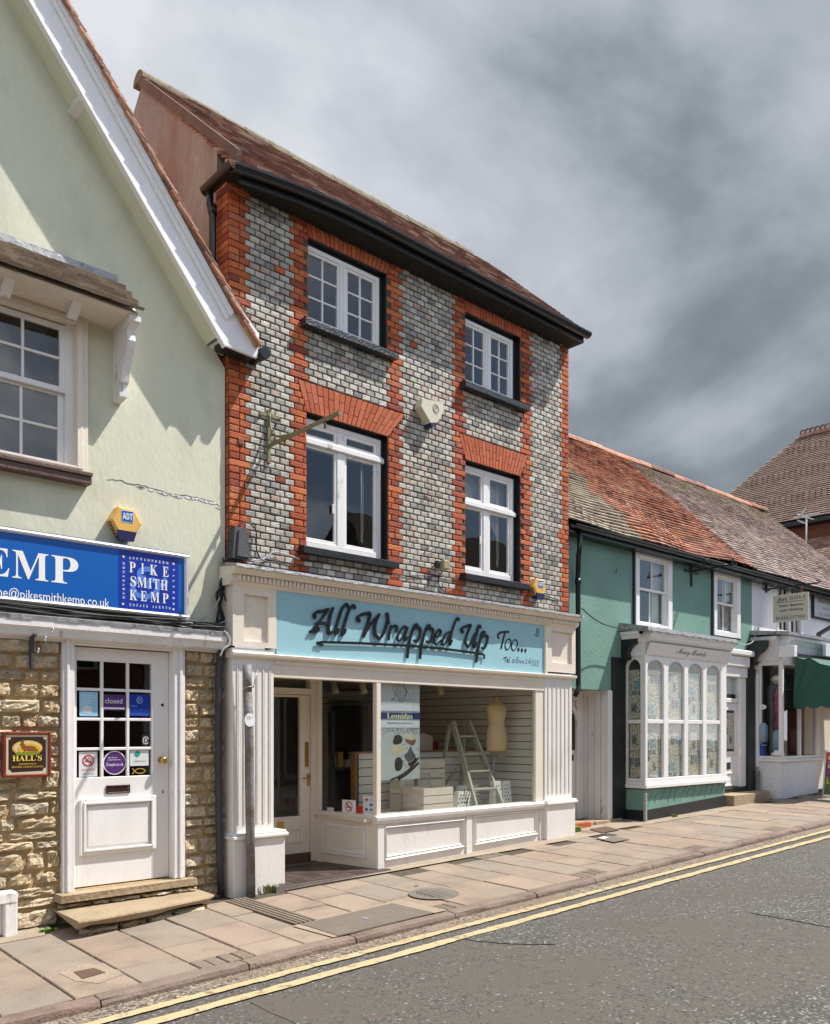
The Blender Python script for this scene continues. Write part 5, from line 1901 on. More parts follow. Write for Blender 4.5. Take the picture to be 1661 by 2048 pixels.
b.add([(x, y, z + dip(x)) for x in xs_ for y, z in sec], [(i * k + j, i * k + (j + 1) % k, (i + 1) * k + (j + 1) % k, (i + 1) * k + j) for i in range(24) for j in range(k)] + [list(range(k)), [24 * k + j for j in range(k)][::-1]], 0, False)
b.prism([(GYc + gr * cos(a), GZc + gr * sin(a)) for a in [pi + pi * i / 10 for i in range(11)]], 'x', gx1_, gx1_ + .006)
half = [(4.03 + gr * cos(a), GZc - .12 + gr * sin(a)) for a in [pi + pi * i / 10 for i in range(11)]]
inner = [(4.03 + (gr - .006) * cos(a), GZc - .12 + (gr - .006) * sin(a)) for a in [2 * pi - pi * i / 10 for i in range(11)]]
b.prism(half + inner, 'y', GYc - .01, 7.44)
for x in (4.03, 5.2, 6.9, 8.6):
    b.tube([(x, GYc - .004, GZc - .052 + dip(x)), (x + .08, GYc - .004, GZc - .052 + dip(x))], .012, 6)
b.prism([(GYc + (gr + .006) * cos(a), GZc + (gr + .006) * sin(a)) for a in [pi + pi * i / 10 for i in range(11)]] + [(GYc + gr, GZc + .003), (GYc - gr, GZc + .003)], 'x', 7.0, 7.08)
b.build('gutter', m_blackgloss, bld)
b = MB()
b.tube([(4.03, 7.36, 6.83), (4.03, 7.36, 6.7), (4.06, 7.36, 6.6), (4.06, 7.36, 4.5)], .036, 10)
for z in (6.05, 6.62):
    b.tube([(4.06, 7.36, z), (4.06, 7.36, z + .09)], .044, 10)
b.build('downpipe', m_blackgloss, bld)
# roof
roof_tiles(bld, 'roof_tile', BX0 + .0, BX1 + .01, (EV[0] + .03, EV[1] + .04), RG, [m_tile_dk, m_tile_dk, m_tile_gr], keep=300, seed=9, sag=.06, jit=.008, drop=dip, proud=.04, th=.028,
           pick=lambda x, s, r_: (2 if r_.random() < .12 + .5 * (s > 2.7) else (1 if x > 7.2 and r_.random() < .3 else 0)), near=lambda c: (c[0], c[1]))
one('roof_deck', m_soffit, lambda b: b.prism([(EV[0] + .22, EV[1] + .02), (RG[0], RG[1] - .05), (11.4, 6.9), (11.4, 6.8), (7.2, 6.85)], 'x', BX0 + .21, BX1 - .21), bld)
# ridge tiles
n = 16
for k in range(n):
    xa, xb = BX0 - .04 + (BX1 - BX0 + .05) * k / n, BX0 - .04 + (BX1 - BX0 + .05) * (k + 1) / n - .006
    r_ = .125
    dz = R.uniform(-.01, .01)
    pts = [(RG[0] + r_ * cos(a), RG[1] - .07 + dz + r_ * sin(a)) for a in [pi * i / 8 for i in range(9)]]
    MB().prism(pts, 'x', xa, xb, 0).build('ridge_tile', mat('lichened_ridge_tile', (.20, .175, .115), .95, .25, 8, .6, 30, fine=.15, stain=(.11, .09, .06), ss=5, st=(.5, .7)), bld)

# ================================================================ SHOPFRONT
SF = 7.05
shop = thing('shopfront', 'cream painted timber shopfront with fluted pilasters and large display window', 'shopfront', (6.9, 7.1, .15))
SB = SF + .02            # window plane
fz0, fz1 = fz(820, 1328, SF), fz(820, 1216, SF)        # blue board
pl_ = []
for (xa, xb, side) in ((4.093, 4.552, 'L'), (8.69, 9.267, 'R')):
    zb_ = gz(xa) - .05
    zc = fz(510, 1668, SF) if side == 'L' else fz(1115, 1602, SF)
    zt = fz(510, 1302, SF) if side == 'L' else fz(1115, 1350, SF)
    b = MB()
    b.cbox(xa, xb, SF, FY + .06, zc, zt + .02, .006)
    p = b.build('pilaster', m_lilac, shop)
    nfl = 6
    for k in range(nfl):
        u = xa + (xb - xa) * (k + .75) / (nfl + .5)
        one('flute', m_lilac, lambda b: (b.cbox(u - .006, u + .006, SF - .008, SF - .0005, zc + .10, zt - .14, .003), b.cbox(u + .012, u + .018, SF - .006, SF - .0005, zc + .10, zt - .14, .002)), p)
    one('plinth', m_lilac, lambda b: (b.cbox(xa - .012, xb + .10 if side == 'L' else xb + .015, SF - .045, FY + .05, zb_, zc - .035, .006),
                                      b.cbox(xa - .03, xb + .125 if side == 'L' else xb + .04, SF - .075, FY + .055, zc - .035, zc, .007),
                                      b.cbox(xa - .02, xb + .11 if side == 'L' else xb + .03, SF - .06, FY + .052, zc + .001, zc + .022, .006)), p)
    # block over the pilaster with a sunk panel
    ea, eb = (4.093, fx(552, SF)) if side == 'L' else (fx(1094, SF), fx(1150, SF))
    ba, bb_ = zt + .035, fz(510, 1168, SF) if side == 'L' else fz(1120, 1245, SF)
    ia, ib = (fx(487, SF), fx(536, SF)) if side == 'L' else (fx(1103, SF), fx(1143, SF))
    ja, jb = (fz(512, 1284, SF), fz(512, 1191, SF)) if side == 'L' else (fz(1123, 1327, SF), fz(1123, 1264, SF))
    b = MB()
    wall_faces(b, ea, eb, ba, bb_, SF - .012, [(ia, ib, ja, jb)], .035)
    b.quad((ea, SF - .012, ba), (ea, SF - .012, bb_), (ea, FY + .05, bb_), (ea, FY + .05, ba))
    b.quad((eb, SF - .012, ba), (eb, FY + .05, ba), (eb, FY + .05, bb_), (eb, SF - .012, bb_))
    b.box(ia - .01, ib + .01, SF + .022, SF + .03, ja - .01, jb + .01)
    b.build('frieze_block', m_cream, shop)
# ledge under the frieze, frieze backing
b = MB()
lz = fz(820, 1328, SF)
b.prism([(FY, lz - .055), (SF - .005, lz - .055), (SF - .02, lz - .05), (SF - .05, lz - .035), (SF - .055, lz - .012), (SF - .05, lz - .006), (FY, lz + .0)], 'x', 4.07, 9.31)
b.build('ledge', m_cream, shop)
b = MB()
b.box(4.552, 8.69, SF + .005, SF + .17, lz - .22, lz - .056)
b.cbox(4.56, 8.685, SF - .004, SF + .004, lz - .10, lz - .057)
b.build('lintel', m_cream, shop)
# cornice with dentils and lead on top
cz1 = fz(820, 1190, SF - .12)
b = MB()
b.prism([(FY + .02, fz1 + .002), (SF - .01, fz1 + .002), (SF - .03, fz1 + .02), (SF - .05, fz1 + .03), (SF - .05, fz1 + .095), (SF - .09, fz1 + .10), (SF - .105, fz1 + .125), (SF - .13, fz1 + .135), (SF - .14, fz1 + .16), (FY + .02, fz1 + .19)], 'x', 4.055, 9.325)
cor = b.build('cornice', m_cream, shop)
x = 4.12
while x < 9.30:
    one('dentil', m_cream, lambda b: b.box(x, x + .026, SF - .074, SF - .0505, fz1 + .043, fz1 + .088), cor)
    x += .047
b = MB()
n = 70
for i in range(n):
    xa, xb = 4.05 + 5.29 * i / n, 4.05 + 5.29 * (i + 1) / n
    j0, j1 = .012 * noise.noise((xa * 3, 0, 0)), .012 * noise.noise((xb * 3, 0, 0))
    q0, q1 = R.uniform(0, .012), R.uniform(0, .012)
    b.hexa([(xa, SF - .155 + j0, fz1 + .155 - q0), (xb, SF - .155 + j1, fz1 + .155 - q1), (xb, FY + .01, fz1 + .19), (xa, FY + .01, fz1 + .19),
            (xa, SF - .150 + j0, fz1 + .178 + j0 * .5), (xb, SF - .150 + j1, fz1 + .178 + j1 * .5), (xb, FY + .01, fz1 + .235 + .02 * abs(j1) * 10), (xa, FY + .01, fz1 + .235 + .02 * abs(j0) * 10)])
b.build('lead_capping', m_lead, cor)
# window frame, stall riser
wx0_, wx1_ = fx(757, SB), fx(1071, SB)
sill_z = .735
top_z = lz - .06
SRB = lambda x: gz(x, 7.1) - .03
b = MB()
b.cbox(wx0_ - .035, wx0_ + .03, SB - .012, SB + .055, sill_z, top_z - .002, .006)
b.cbox(wx1_, 8.69, SB - .005, SB + .06, sill_z, top_z - .002, .005)
b.cbox(wx0_ + .03, wx1_, SB, SB + .05, top_z - .05, top_z - .002, .004)
wf = b.build('window', m_cream, shop)
one('pane', SHOPGLASS, lambda b: b.box(wx0_ + .02, wx1_ + .005, SB + .02, SB + .026, sill_z - .005, top_z - .03), wf)
one('sill', m_lilac, lambda b: (b.prism([(SB - .05, sill_z - .045), (SB + .09, sill_z - .045), (SB + .09, sill_z + .015), (SB - .03, sill_z + .002), (SB - .055, sill_z - .012)], 'x', wx0_ - .06, 8.70),
                                b.prism([(SB - .028, sill_z - .085), (SB + .02, sill_z - .085), (SB + .02, sill_z - .046), (SB - .044, sill_z - .046)], 'x', wx0_ - .05, 8.69)), wf)
b = MB()
b.hexa([(wx0_ - .03, SB, SRB(wx0_)), (8.69, SB, SRB(8.69)), (8.69, SB + .05, SRB(8.69)), (wx0_ - .03, SB + .05, SRB(wx0_)), (wx0_ - .03, SB, sill_z - .046), (8.69, SB, sill_z - .046), (8.69, SB + .05, sill_z - .046), (wx0_ - .03, SB + .05, sill_z - .046)])
mxp = (fx(929, SB) + fx(945, SB)) / 2
for x in (wx0_ - .02, mxp - .045, 8.60):
    b.hexa([(x, SB - .02, SRB(x)), (x + .09, SB - .02, SRB(x + .09)), (x + .09, SB - .001, SRB(x + .09)), (x, SB - .001, SRB(x)), (x, SB - .02, sill_z - .09), (x + .09, SB - .02, sill_z - .09), (x + .09, SB - .001, sill_z - .09), (x, SB - .001, sill_z - .09)])
sr = b.build('stall_riser', m_lilac, shop)


def sloped_panel(par, xa, xb, z_lo, z1, y):
    """moulding frame whose lower rail follows the ground"""
    b = MB()
    for d, w, yo, yi in ((0, .042, .030, .0), (.042, .018, .016, .0)):
        a0, a1 = xa + d, xb - d
        l0, l1 = z_lo(a0) + d, z_lo(a1) + d
        t = z1 - d
        P4 = [(a0, l0), (a1, l1), (a1, t), (a0, t)]
        Q4 = [(a0 + w, l0 + w), (a1 - w, l1 + w), (a1 - w, t - w), (a0 + w, t - w)]
        M4 = [((p[0] + q[0]) / 2, (p[1] + q[1]) / 2) for p, q in zip(P4, Q4)]
        v = [(p[0], y - yi - .0005, p[1]) for p in P4] + [(p[0], y - yo, p[1]) for p in M4] + [(p[0], y - yi - .0005, p[1]) for p in Q4]
        f = []
        for i in range(4):
            j = (i + 1) % 4
            f += [(i, j, 4 + j, 4 + i), (4 + i, 4 + j, 8 + j, 8 + i)]
        b.add(v, f)
    return b.build('panel_moulding', m_lilac, par)


zlo = lambda x: gz(x, 7.0) + .075
sloped_panel(sr, fx(766, SB), fx(929, SB), zlo, fz(766, 1651, SB), SB)
sloped_panel(sr, fx(946, SB), fx(1076, SB), zlo, fz(946, 1629, SB), SB)
# splayed side window beside the recessed door
dA, dB = Vector((wx0_ - .03, SB + .01, 0)), Vector((5.735, 8.0, 0))
dv = (dB - dA)
dl = dv.length
du = dv / dl
dn = Vector((-abs(du.y), du.x * (1 if du.y > 0 else -1), 0)).normalized()
if dn.x > 0:
    dn = -dn


def side(u0, u1, d0, d1, z0, z1, b, m=0):
    """box along the splayed side: u along it, d towards the lobby"""
    c = []
    for z in (z0, z1):
        for u, d in ((u0, d0), (u1, d0), (u1, d1), (u0, d1)):
            p = dA + du * u + dn * d
            c.append((p.x, p.y, z))
    b.hexa(c, m)


b = MB()
fl = gz(5.7, 7.05) + .02
side(0, dl, -.04, 0, SRB(5.7), sill_z - .03, b)
side(0.0, dl, -.03, .035, sill_z - .03, sill_z + .012, b)
side(dl - .07, dl, -.03, .02, sill_z, top_z, b)
side(0, dl, -.03, .02, top_z - .05, top_z, b)
sw_ = b.build('side_window', m_cream, shop)
bb = MB()
side(.02, dl - .06, -.012, -.008, sill_z + .01, top_z - .05, bb)
bb.build('pane', SHOPGLASS, sw_)
b = MB()
for (u0, u1, z0, z1, w, dd) in ((.13, dl - .12, fl + .10, sill_z - .12, .03, .022), (.165, dl - .155, fl + .135, sill_z - .155, .02, .012)):
    side(u0, u1, 0.001, dd, z1 - w, z1, b)
    side(u0, u1, 0.001, dd, z0, z0 + w, b)
    side(u0, u0 + w, 0.0012, dd + .001, z0 + w, z1 - w, b)
    side(u1 - w, u1, 0.0012, dd + .001, z0 + w, z1 - w, b)
b.build('panel_moulding', m_lilac, sw_)
# recessed door
DY = 8.02
ddx0, ddx1 = 4.70, 5.735
dt = 2.33
b = MB()
b.box(4.56, ddx0, DY - .03, DY + .08, fl, top_z)
b.box(ddx1 - .075, ddx1 + .03, DY - .03, DY + .08, fl, top_z)
b.box(ddx0, ddx1 - .075, DY - .028, DY + .08, top_z - .06, top_z)
tzb = fz(600, 1377, DY)
b.box(ddx0, ddx1 - .075, DY - .028, DY + .08, tzb - .07, tzb)
b.build('door_frame', m_cream, shop)
one('transom_light', SHOPGLASS, lambda b: b.box(ddx0, ddx1 - .075, DY + .01, DY + .016, tzb, top_z - .06), shop)
dz_t = tzb - .075
dxa, dxb = ddx0 + .002, ddx1 - .078
g0, g1 = dxa + .11, fx(600, DY)
gt, gb = fz(580, 1394, DY), fz(580, 1633, DY)
b = MB()
b.cbox(dxa, g0, DY - .012, DY + .04, fl + .10, dz_t, .004)
b.cbox(g1, dxb, DY - .012, DY + .04, fl + .10, dz_t, .004)
b.cbox(g0, g1, DY - .011, DY + .04, gt, dz_t, .004)
b.cbox(g0, g1, DY - .011, DY + .04, fl + .10, gb, .004)
dr = b.build('door', m_cream, shop)
one('pane', SHOPGLASS, lambda b: b.box(g0, g1, DY + .01, DY + .016, gb, gt), dr)
b = MB()
b.frame(g0 + .02, g1 + .03, fl + .22, gb - .12, .035, DY - .028, DY - .0125, c=.008)
b.build('door_panel', m_cream, dr)
one('kick_board', m_sill, lambda b: b.box(dxa, dxb + .08, DY - .02, DY + .04, fl - .02, fl + .098), dr)
xx, z0_, z1_ = fx(612.5, DY), fz(612, 1534, DY), fz(612, 1484, DY)
one('push_plate', m_brass, lambda b: b.box(xx - .026, xx + .026, DY - .017, DY - .0125, z0_, z1_), dr)
xx = fx(616, DY)
z0_, z1_ = fz(616, 1572, DY), fz(616, 1547, DY)
one('handle', m_brass, lambda b: (b.box(xx - .018, xx + .018, DY - .019, DY - .0125, z0_, z1_), b.tube([(xx, DY - .02, z1_ - .05), (xx, DY - .055, z1_ - .05), (xx - .11, DY - .055, z1_ - .05)], .008, 8)), dr)
one('letterbox', m_brass, lambda b: b.box(fx(553, DY), fx(567, DY), DY - .018, DY - .0125, fz(560, 1660, DY), fz(560, 1643, DY)), dr)
# lobby: ceiling, side wall, quarry tiled floor
b = MB()
b.quad((4.552, SF + .05, top_z), (4.552, DY, top_z), (6.0, DY, top_z), (6.0, SF + .05, top_z))
b.quad((4.56, SF + .05, fl - .1), (4.56, SF + .05, top_z), (4.56, DY, top_z), (4.56, DY, fl - .1))
b.build('lobby_lining', m_cream, shop)
b = MB()
b.quad((4.5, 6.93, fl - .012), (6.0, 6.93, fl - .012), (6.0, DY, fl - .012), (4.5, DY, fl - .012))
b.quad((4.5, 6.93, fl - .012), (4.5, 6.93, -.1), (6.0, 6.93, -.1), (6.0, 6.93, fl - .012))
lf = b.build('lobby_floor', m_grout, shop)
qt = 0.155
ny = int((DY - 6.95) / qt)
for j in range(ny):
    for i in range(9):
        xa, ya = 4.57 + i * qt, 6.94 + j * qt
        if xa + qt > 5.98 - (ya - 7.05) * .2 + .1 and ya > 6.99:
            continue
        one('floor_tile', m_quarry, lambda b: b.box(xa + .003, xa + qt - .004, ya + .003, ya + qt - .004, fl - .02, fl - .004 + R.uniform(-.001, .001)), lf)
# display interior
b = MB()
b.quad((4.4, DY + .05, top_z), (9.2, DY + .05, top_z), (9.2, 12.0, top_z), (4.4, 12.0, top_z))
b.quad((5.74, SB + .05, top_z + .002), (9.2, SB + .05, top_z + .002), (9.2, DY + .06, top_z + .002), (5.74, DY + .06, top_z + .002))
b.build('shop_ceiling', m_ceil, shop)
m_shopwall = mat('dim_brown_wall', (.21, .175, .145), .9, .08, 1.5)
b = MB()
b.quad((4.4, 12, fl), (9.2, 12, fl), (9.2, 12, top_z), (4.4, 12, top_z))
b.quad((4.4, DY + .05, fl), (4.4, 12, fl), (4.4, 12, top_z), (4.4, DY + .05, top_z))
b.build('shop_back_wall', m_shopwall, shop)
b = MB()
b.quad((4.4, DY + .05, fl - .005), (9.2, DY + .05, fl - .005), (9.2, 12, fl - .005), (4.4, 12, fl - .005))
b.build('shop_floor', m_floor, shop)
IW = 8.665           # right slat wall plane
DFz = sill_z - .03   # display deck
b = MB()
b.box(5.74, IW, SB + .05, 8.02, DFz - .03, DFz)
b.build('display_deck', m_crate, shop)
# slat walls: every board its own piece
pit = .102
sw1 = one('slat_wall', m_dark, lambda b: b.quad((IW + .02, SB + .06, DFz), (IW + .02, 12, DFz), (IW + .02, 12, top_z), (IW + .02, SB + .06, top_z)), shop)
z = DFz
while z < top_z - .02:
    zz = min(z + pit - .009, top_z)
    one('slat', m_slat, lambda b: b.cbox(IW, IW + .015, SB + .065, 11.9, z, zz, .003), sw1)
    z += pit
BPt = 1.385
sw2 = one('display_back', m_dark, lambda b: (b.box(6.28, IW - .002, 7.995, 8.02, DFz, BPt), b.box(6.255, 6.28, 7.9, 8.02, DFz, BPt)), shop)
z = DFz
while z < BPt - .03:
    zz = min(z + pit - .009, BPt)
    one('slat', m_slat, lambda b: b.cbox(6.285, IW - .004, 7.98, 7.994, z, zz, .003), sw2)
    z += pit
one('back_top', m_woodtop, lambda b: b.cbox(6.24, IW - .002, 7.96, 8.06, BPt, BPt + .022), sw2)
one('back_post', m_woodtop, lambda b: b.cbox(6.235, 6.262, 7.90, 8.0, DFz, BPt), sw2)
one('corner_post', m_creambox, lambda b: b.cbox(IW - .055, IW - .002, SB + .07, SB + .13, DFz, top_z), shop)
one('sensor_box', m_creambox, lambda b: b.cbox(IW - .16, IW - .06, SB + .10, SB + .18, top_z - .16, top_z - .05), shop)
one('socket', m_white, lambda b: b.cbox(IW - .006, IW - .0005, 7.70, 7.84, 1.22, 1.36), shop)

# fascia sign with stand-off brush lettering
fs = thing('fascia_sign', 'pale blue fascia board with raised black brush lettering above the shop window', 'sign', (6.8, SF, fz0))
ffx0, ffx1 = fx(553, SF), fx(1088, SF)
one('board', m_blue, lambda b: b.box(ffx0, ffx1, SF - .004, SF + .02, fz0 - .002, fz1 + .004), fs)
one('board_trim', m_cream, lambda b: b.cbox(ffx1 + .001, ffx1 + .045, SF - .03, SF + .01, fz0 + .002, fz1 + .001), fs)
LY = SF - .029
S1 = lambda u, v: P(600 + u / 6.644, 1190 + v / 6.644, LY)
S2 = lambda u, v: P(840 + u / 6.388, 1210 + v / 6.388, LY)
sc = .00245 / 1          # metres per zoomed pixel, about
LET = [
    (S1, 46, [[(207, 300), (200, 255), (232, 224), (300, 212), (382, 188)], [(382, 190), (330, 265), (250, 375), (190, 455), (142, 492)], [(142, 488), (185, 462), (238, 440), (243, 478), (190, 492)],
              [(448, 172), (415, 255), (395, 360), (384, 450), (396, 512), (432, 492)], [(222, 382), (300, 378), (392, 384)]]),
    (S1, 44, [[(650, 152), (612, 124), (565, 190), (525, 305), (492, 430), (482, 520)], [(482, 520), (502, 500), (522, 452)]]),
    (S1, 44, [[(742, 168), (705, 138), (658, 210), (618, 322), (584, 440), (570, 534)], [(570, 534), (592, 510), (614, 462)]]),
    (S1, 48, [[(797, 348), (772, 300), (822, 262), (912, 238)], [(910, 238), (938, 262), (915, 360), (882, 460), (852, 552)], [(852, 552), (912, 440), (995, 330), (1062, 258)],
              [(1058, 260), (1020, 345), (1000, 440), (1012, 530), (1062, 576), (1112, 520), (1150, 425), (1175, 325), (1166, 245)], [(1172, 320), (1186, 372)]]),
    (S1, 36, [[(1222, 408), (1200, 490), (1184, 592)], [(1190, 510), (1226, 436), (1270, 408), (1298, 432), (1288, 482)]]),
    (S1, 34, [[(1436, 446), (1390, 418), (1340, 478), (1302, 560), (1320, 606), (1372, 560), (1432, 452)], [(1440, 432), (1412, 520), (1404, 606), (1440, 556)]]),
    (S1, 38, [[(1572, 402), (1540, 392), (1505, 470), (1470, 600), (1450, 700), (1436, 828)], [(1496, 490), (1550, 436), (1602, 442), (1606, 520), (1570, 614), (1522, 606)]]),
    (S1, 38, [[(1740, 414), (1708, 404), (1673, 482), (1638, 612), (1618, 712), (1604, 838)], [(1664, 502), (1718, 448), (1770, 454), (1774, 532), (1738, 626), (1690, 618)]]),
    (S2, 34, [[(196, 412), (252, 396), (276, 340), (244, 318), (206, 385), (188, 462), (218, 500), (272, 452)]]),
    (S2, 36, [[(392, 344), (342, 368), (302, 446), (294, 504), (338, 484), (392, 380)], [(508, 192), (482, 168), (450, 235), (412, 360), (386, 512), (416, 452)]]),
    (S2, 42, [[(556, 350), (540, 300), (584, 276), (652, 254), (640, 305), (602, 400), (588, 480), (620, 532), (664, 474), (710, 370)], [(784, 284), (758, 268), (730, 380), (700, 480), (702, 542), (732, 482)]]),
    (S2, 38, [[(842, 350), (804, 352), (772, 480), (742, 620), (728, 728)], [(786, 440), (830, 388), (872, 402), (866, 470), (832, 552), (798, 548)]]),
]
yy = 0
for fn, w, strokes in LET:
    b = MB()
    for st in strokes:
        yy = (yy + 1) % 5
        pts = catmull([fn(*p) for p in st], 6)
        ww = 1.06 * w * (S1(101, 400)[0] - S1(1, 400)[0]) / 100 * 1.02
        ribbon(b, pts, ww, LY + yy * .0004, LY + .012 + yy * .0002, 0, pen=radians(38), taper=False)
        for q in (pts[0], pts[-1]):
            disc(b, q[0], q[1], ww * .34, ww * .34, LY + .0001 + yy * .0004, 0, 8, LY + .0119)
    b.build('letter', m_pblack, fs)
b = MB()
ul = [S1(225, 640), S1(300, 625), S1(800, 640), S1(1450, 672), S2(300, 558), S2(700, 610), S2(805, 628), S2(832, 646), S2(822, 686)]
ribbon(b, ul, .027, LY + .001, LY + .011, 0)
ribbon(b, [S1(228, 645), S1(270, 648), S1(318, 668)], .024, LY + .0014, LY + .0108, 0)
b.build('underline', m_pblack, fs)
# TOO... painted flat
LY2 = SF - .008
T2 = lambda u, v: P(840 + u / 6.388, 1210 + v / 6.388, LY2)
wq = (S1(101, 400)[0] - S1(1, 400)[0]) / 100


def flat(strokes, w, name='letter', pen=None, dn=.003):
    b = MB()
    for i, st in enumerate(strokes):
        ribbon(b, catmull([T2(*p) for p in st], 6), w * wq, LY2 + i * .0004, LY2 + dn, 0, pen=pen)
    b.build(name, m_pblack, fs)


flat([[(1012, 432), (1000, 385), (1042, 350), (1145, 342)], [(1096, 338), (1070, 430), (1040, 558)]], 32)
for cx_, cy_, rx_ in ((1132, 500, 34), (1214, 510, 34)):
    flat([[(cx_ + 16, cy_ - 66), (cx_ - 20, cy_ - 50), (cx_ - 40, cy_ + 20), (cx_ - 22, cy_ + 68), (cx_ + 12, cy_ + 52), (cx_ + 36, cy_ - 20), (cx_ + 16, cy_ - 66), (cx_ + 2, cy_ - 64)]], 21, pen=radians(35))
for p in ((1263, 570), (1307, 577), (1352, 580)):
    q = T2(*p)
    one('full_stop', m_pblack, lambda b: disc(b, q[0], q[1], .020, .026, LY2, 0, 12, LY2 + .003), fs)
flat([[(1528, 308), (1508, 300), (1492, 325), (1512, 348), (1524, 375), (1505, 400), (1484, 388), (1496, 358), (1520, 338), (1528, 308)]], 10)
# phone number, handwritten
PH = [[(1078, 690), (1080, 672), (1120, 664)], [(1102, 666), (1088, 728)], [(1118, 712), (1132, 700), (1124, 690), (1114, 712), (1122, 732), (1136, 724)], [(1160, 662), (1144, 700), (1142, 734)], [(1158, 706), (1160, 710)], [(1154, 730), (1156, 734)],
      [(1205, 695), (1190, 700), (1184, 725), (1196, 738), (1208, 722), (1205, 695)], [(1222, 700), (1218, 742)], [(1262, 668), (1246, 668), (1242, 690), (1258, 712), (1252, 740), (1236, 738), (1238, 714), (1256, 692), (1262, 668)],
      [(1282, 700), (1270, 728), (1296, 730)], [(1294, 706), (1284, 752)], [(1318, 704), (1306, 732), (1332, 734)], [(1330, 710), (1320, 756)],
      [(1354, 704), (1368, 698), (1370, 716), (1352, 744), (1374, 748)], [(1392, 706), (1386, 750)], [(1424, 676), (1408, 706), (1406, 742), (1420, 748), (1424, 726), (1408, 724)],
      [(1458, 708), (1442, 708), (1438, 728), (1452, 742), (1446, 768), (1428, 772)], [(1488, 712), (1474, 712), (1468, 732), (1484, 746), (1478, 772), (1460, 776)], [(1500, 714), (1520, 718), (1504, 738), (1518, 750), (1510, 776), (1492, 776)]]
flat(PH, 7.5, 'phone_number')

# ================================================================ INSIDE THE SHOP WINDOW
def crate(label, x0, x1, y0, y1, z0, z1, nsl, upright=False, open_top=True):
    t = thing('crate', label, 'crate', ((x0 + x1) / 2, (y0 + y1) / 2, z0), 'slatted wooden crates in the shop window')
    gap = .011
    h = (z1 - z0 - gap * (nsl - 1)) / nsl
    for k in range(nsl):
        za = z0 + k * (h + gap)
        for (a, c, d, e) in ((x0, x1, y0, y0 + .010), (x0, x1, y1 - .010, y1), (x0, x0 + .010, y0 + .0105, y1 - .0105), (x1 - .010, x1, y0 + .0105, y1 - .0105)):
            one('slat', m_crate, lambda b: b.cbox(a, c, d, e, za, za + h, .002), t)
    for (a, d) in ((x0 + .0105, y0 + .0105), (x1 - .0305, y0 + .0105), (x0 + .0105, y1 - .0305), (x1 - .0305, y1 - .0305)):
        one('corner_batten', m_crate, lambda b: b.cbox(a, a + .02, d, d + .02, z0 + .002, z1 - .002, .002), t)
    one('base', m_crate, lambda b: b.box(x0 + .011, x1 - .011, y0 + .011, y1 - .011, z0 + .003, z0 + .012), t)
    return t


cx0_ = fx(848, 7.25)
crate('low slatted crate at the front of the window display', cx0_, fx(907, 7.25), 7.25, 7.63, DFz, .985, 3)
crate('tall pale crate stood on end behind the low crate', fx(836, 7.70), fx(891, 7.70), 7.70, 7.93, DFz, fz(860, 1519, 7.7), 5)
crate('small crate end half hidden behind the poster', fx(802, 7.66), fx(829, 7.66), 7.66, 7.86, DFz, fz(815, 1556, 7.66), 2)
wx_, wz_ = P(856, 1565, 7.45)
one('wire_ornament', m_steel, lambda b: (b.tube(catmull([(wx_ + .05, 7.45, .93), (wx_ + .0, 7.45, wz_ + .02), (wx_ - .04, 7.45, wz_ + .08), (wx_ - .02, 7.45, wz_ + .11), (wx_ + .01, 7.45, wz_ + .05), (wx_ + .04, 7.45, .95)], 5), .004, 5),
                                           b.tube(catmull([(wx_ + .06, 7.46, .93), (wx_ + .05, 7.46, wz_ + .03), (wx_ + .02, 7.46, wz_ + .11), (wx_ + .05, 7.46, wz_ + .09), (wx_ + .06, 7.46, .95)], 5), .004, 5)), None,
    label='looped wire ornament standing in the low crate', cat='ornament')
# step ladder
ld = thing('step_ladder', 'grey green wooden step ladder standing in the shop window', 'ladder', (7.82, 7.5, DFz))
LT, LB_ = [(7.70, 7.75, 1.775), (7.985, 7.75, 1.775)], [(7.575, 7.22, DFz), (8.06, 7.22, DFz)]


def beam(b, p, q, w, d):
    """rectangular timber from p to q: w along x, d across"""
    p, q = Vector(p), Vector(q)
    u = (q - p).normalized()
    s = Vector((1, 0, 0))
    n = u.cross(s).normalized()
    s = n.cross(u).normalized()
    c = [p - s * w / 2 - n * d / 2, p + s * w / 2 - n * d / 2, p + s * w / 2 + n * d / 2, p - s * w / 2 + n * d / 2]
    b.hexa([tuple(a) for a in c] + [tuple(a + (q - p)) for a in c])


for p, q in zip(LT, LB_):
    one('front_rail', m_ladder, lambda b: beam(b, q, (p[0], p[1], p[2]), .034, .07), ld)
for x0, x1 in ((7.70, 7.60), (7.975, 8.03)):
    one('rear_leg', m_ladder, lambda b: beam(b, (x1, 7.955, DFz), (x0, 7.80, 1.73), .028, .045), ld)
for k in range(4):
    t = .20 + .205 * k
    a = [LB_[0][i] + (LT[0][i] - LB_[0][i]) * t for i in range(3)]
    c = [LB_[1][i] + (LT[1][i] - LB_[1][i]) * t for i in range(3)]
    one('step', m_ladder, lambda b: b.cbox(a[0] + .015, c[0] - .015, a[1] - .045, a[1] + .055, a[2], a[2] + .022, .003), ld)
one('brace', m_ladder, lambda b: beam(b, (7.63, 7.94, .85), (7.66, 7.62, 1.2), .02, .03), ld)
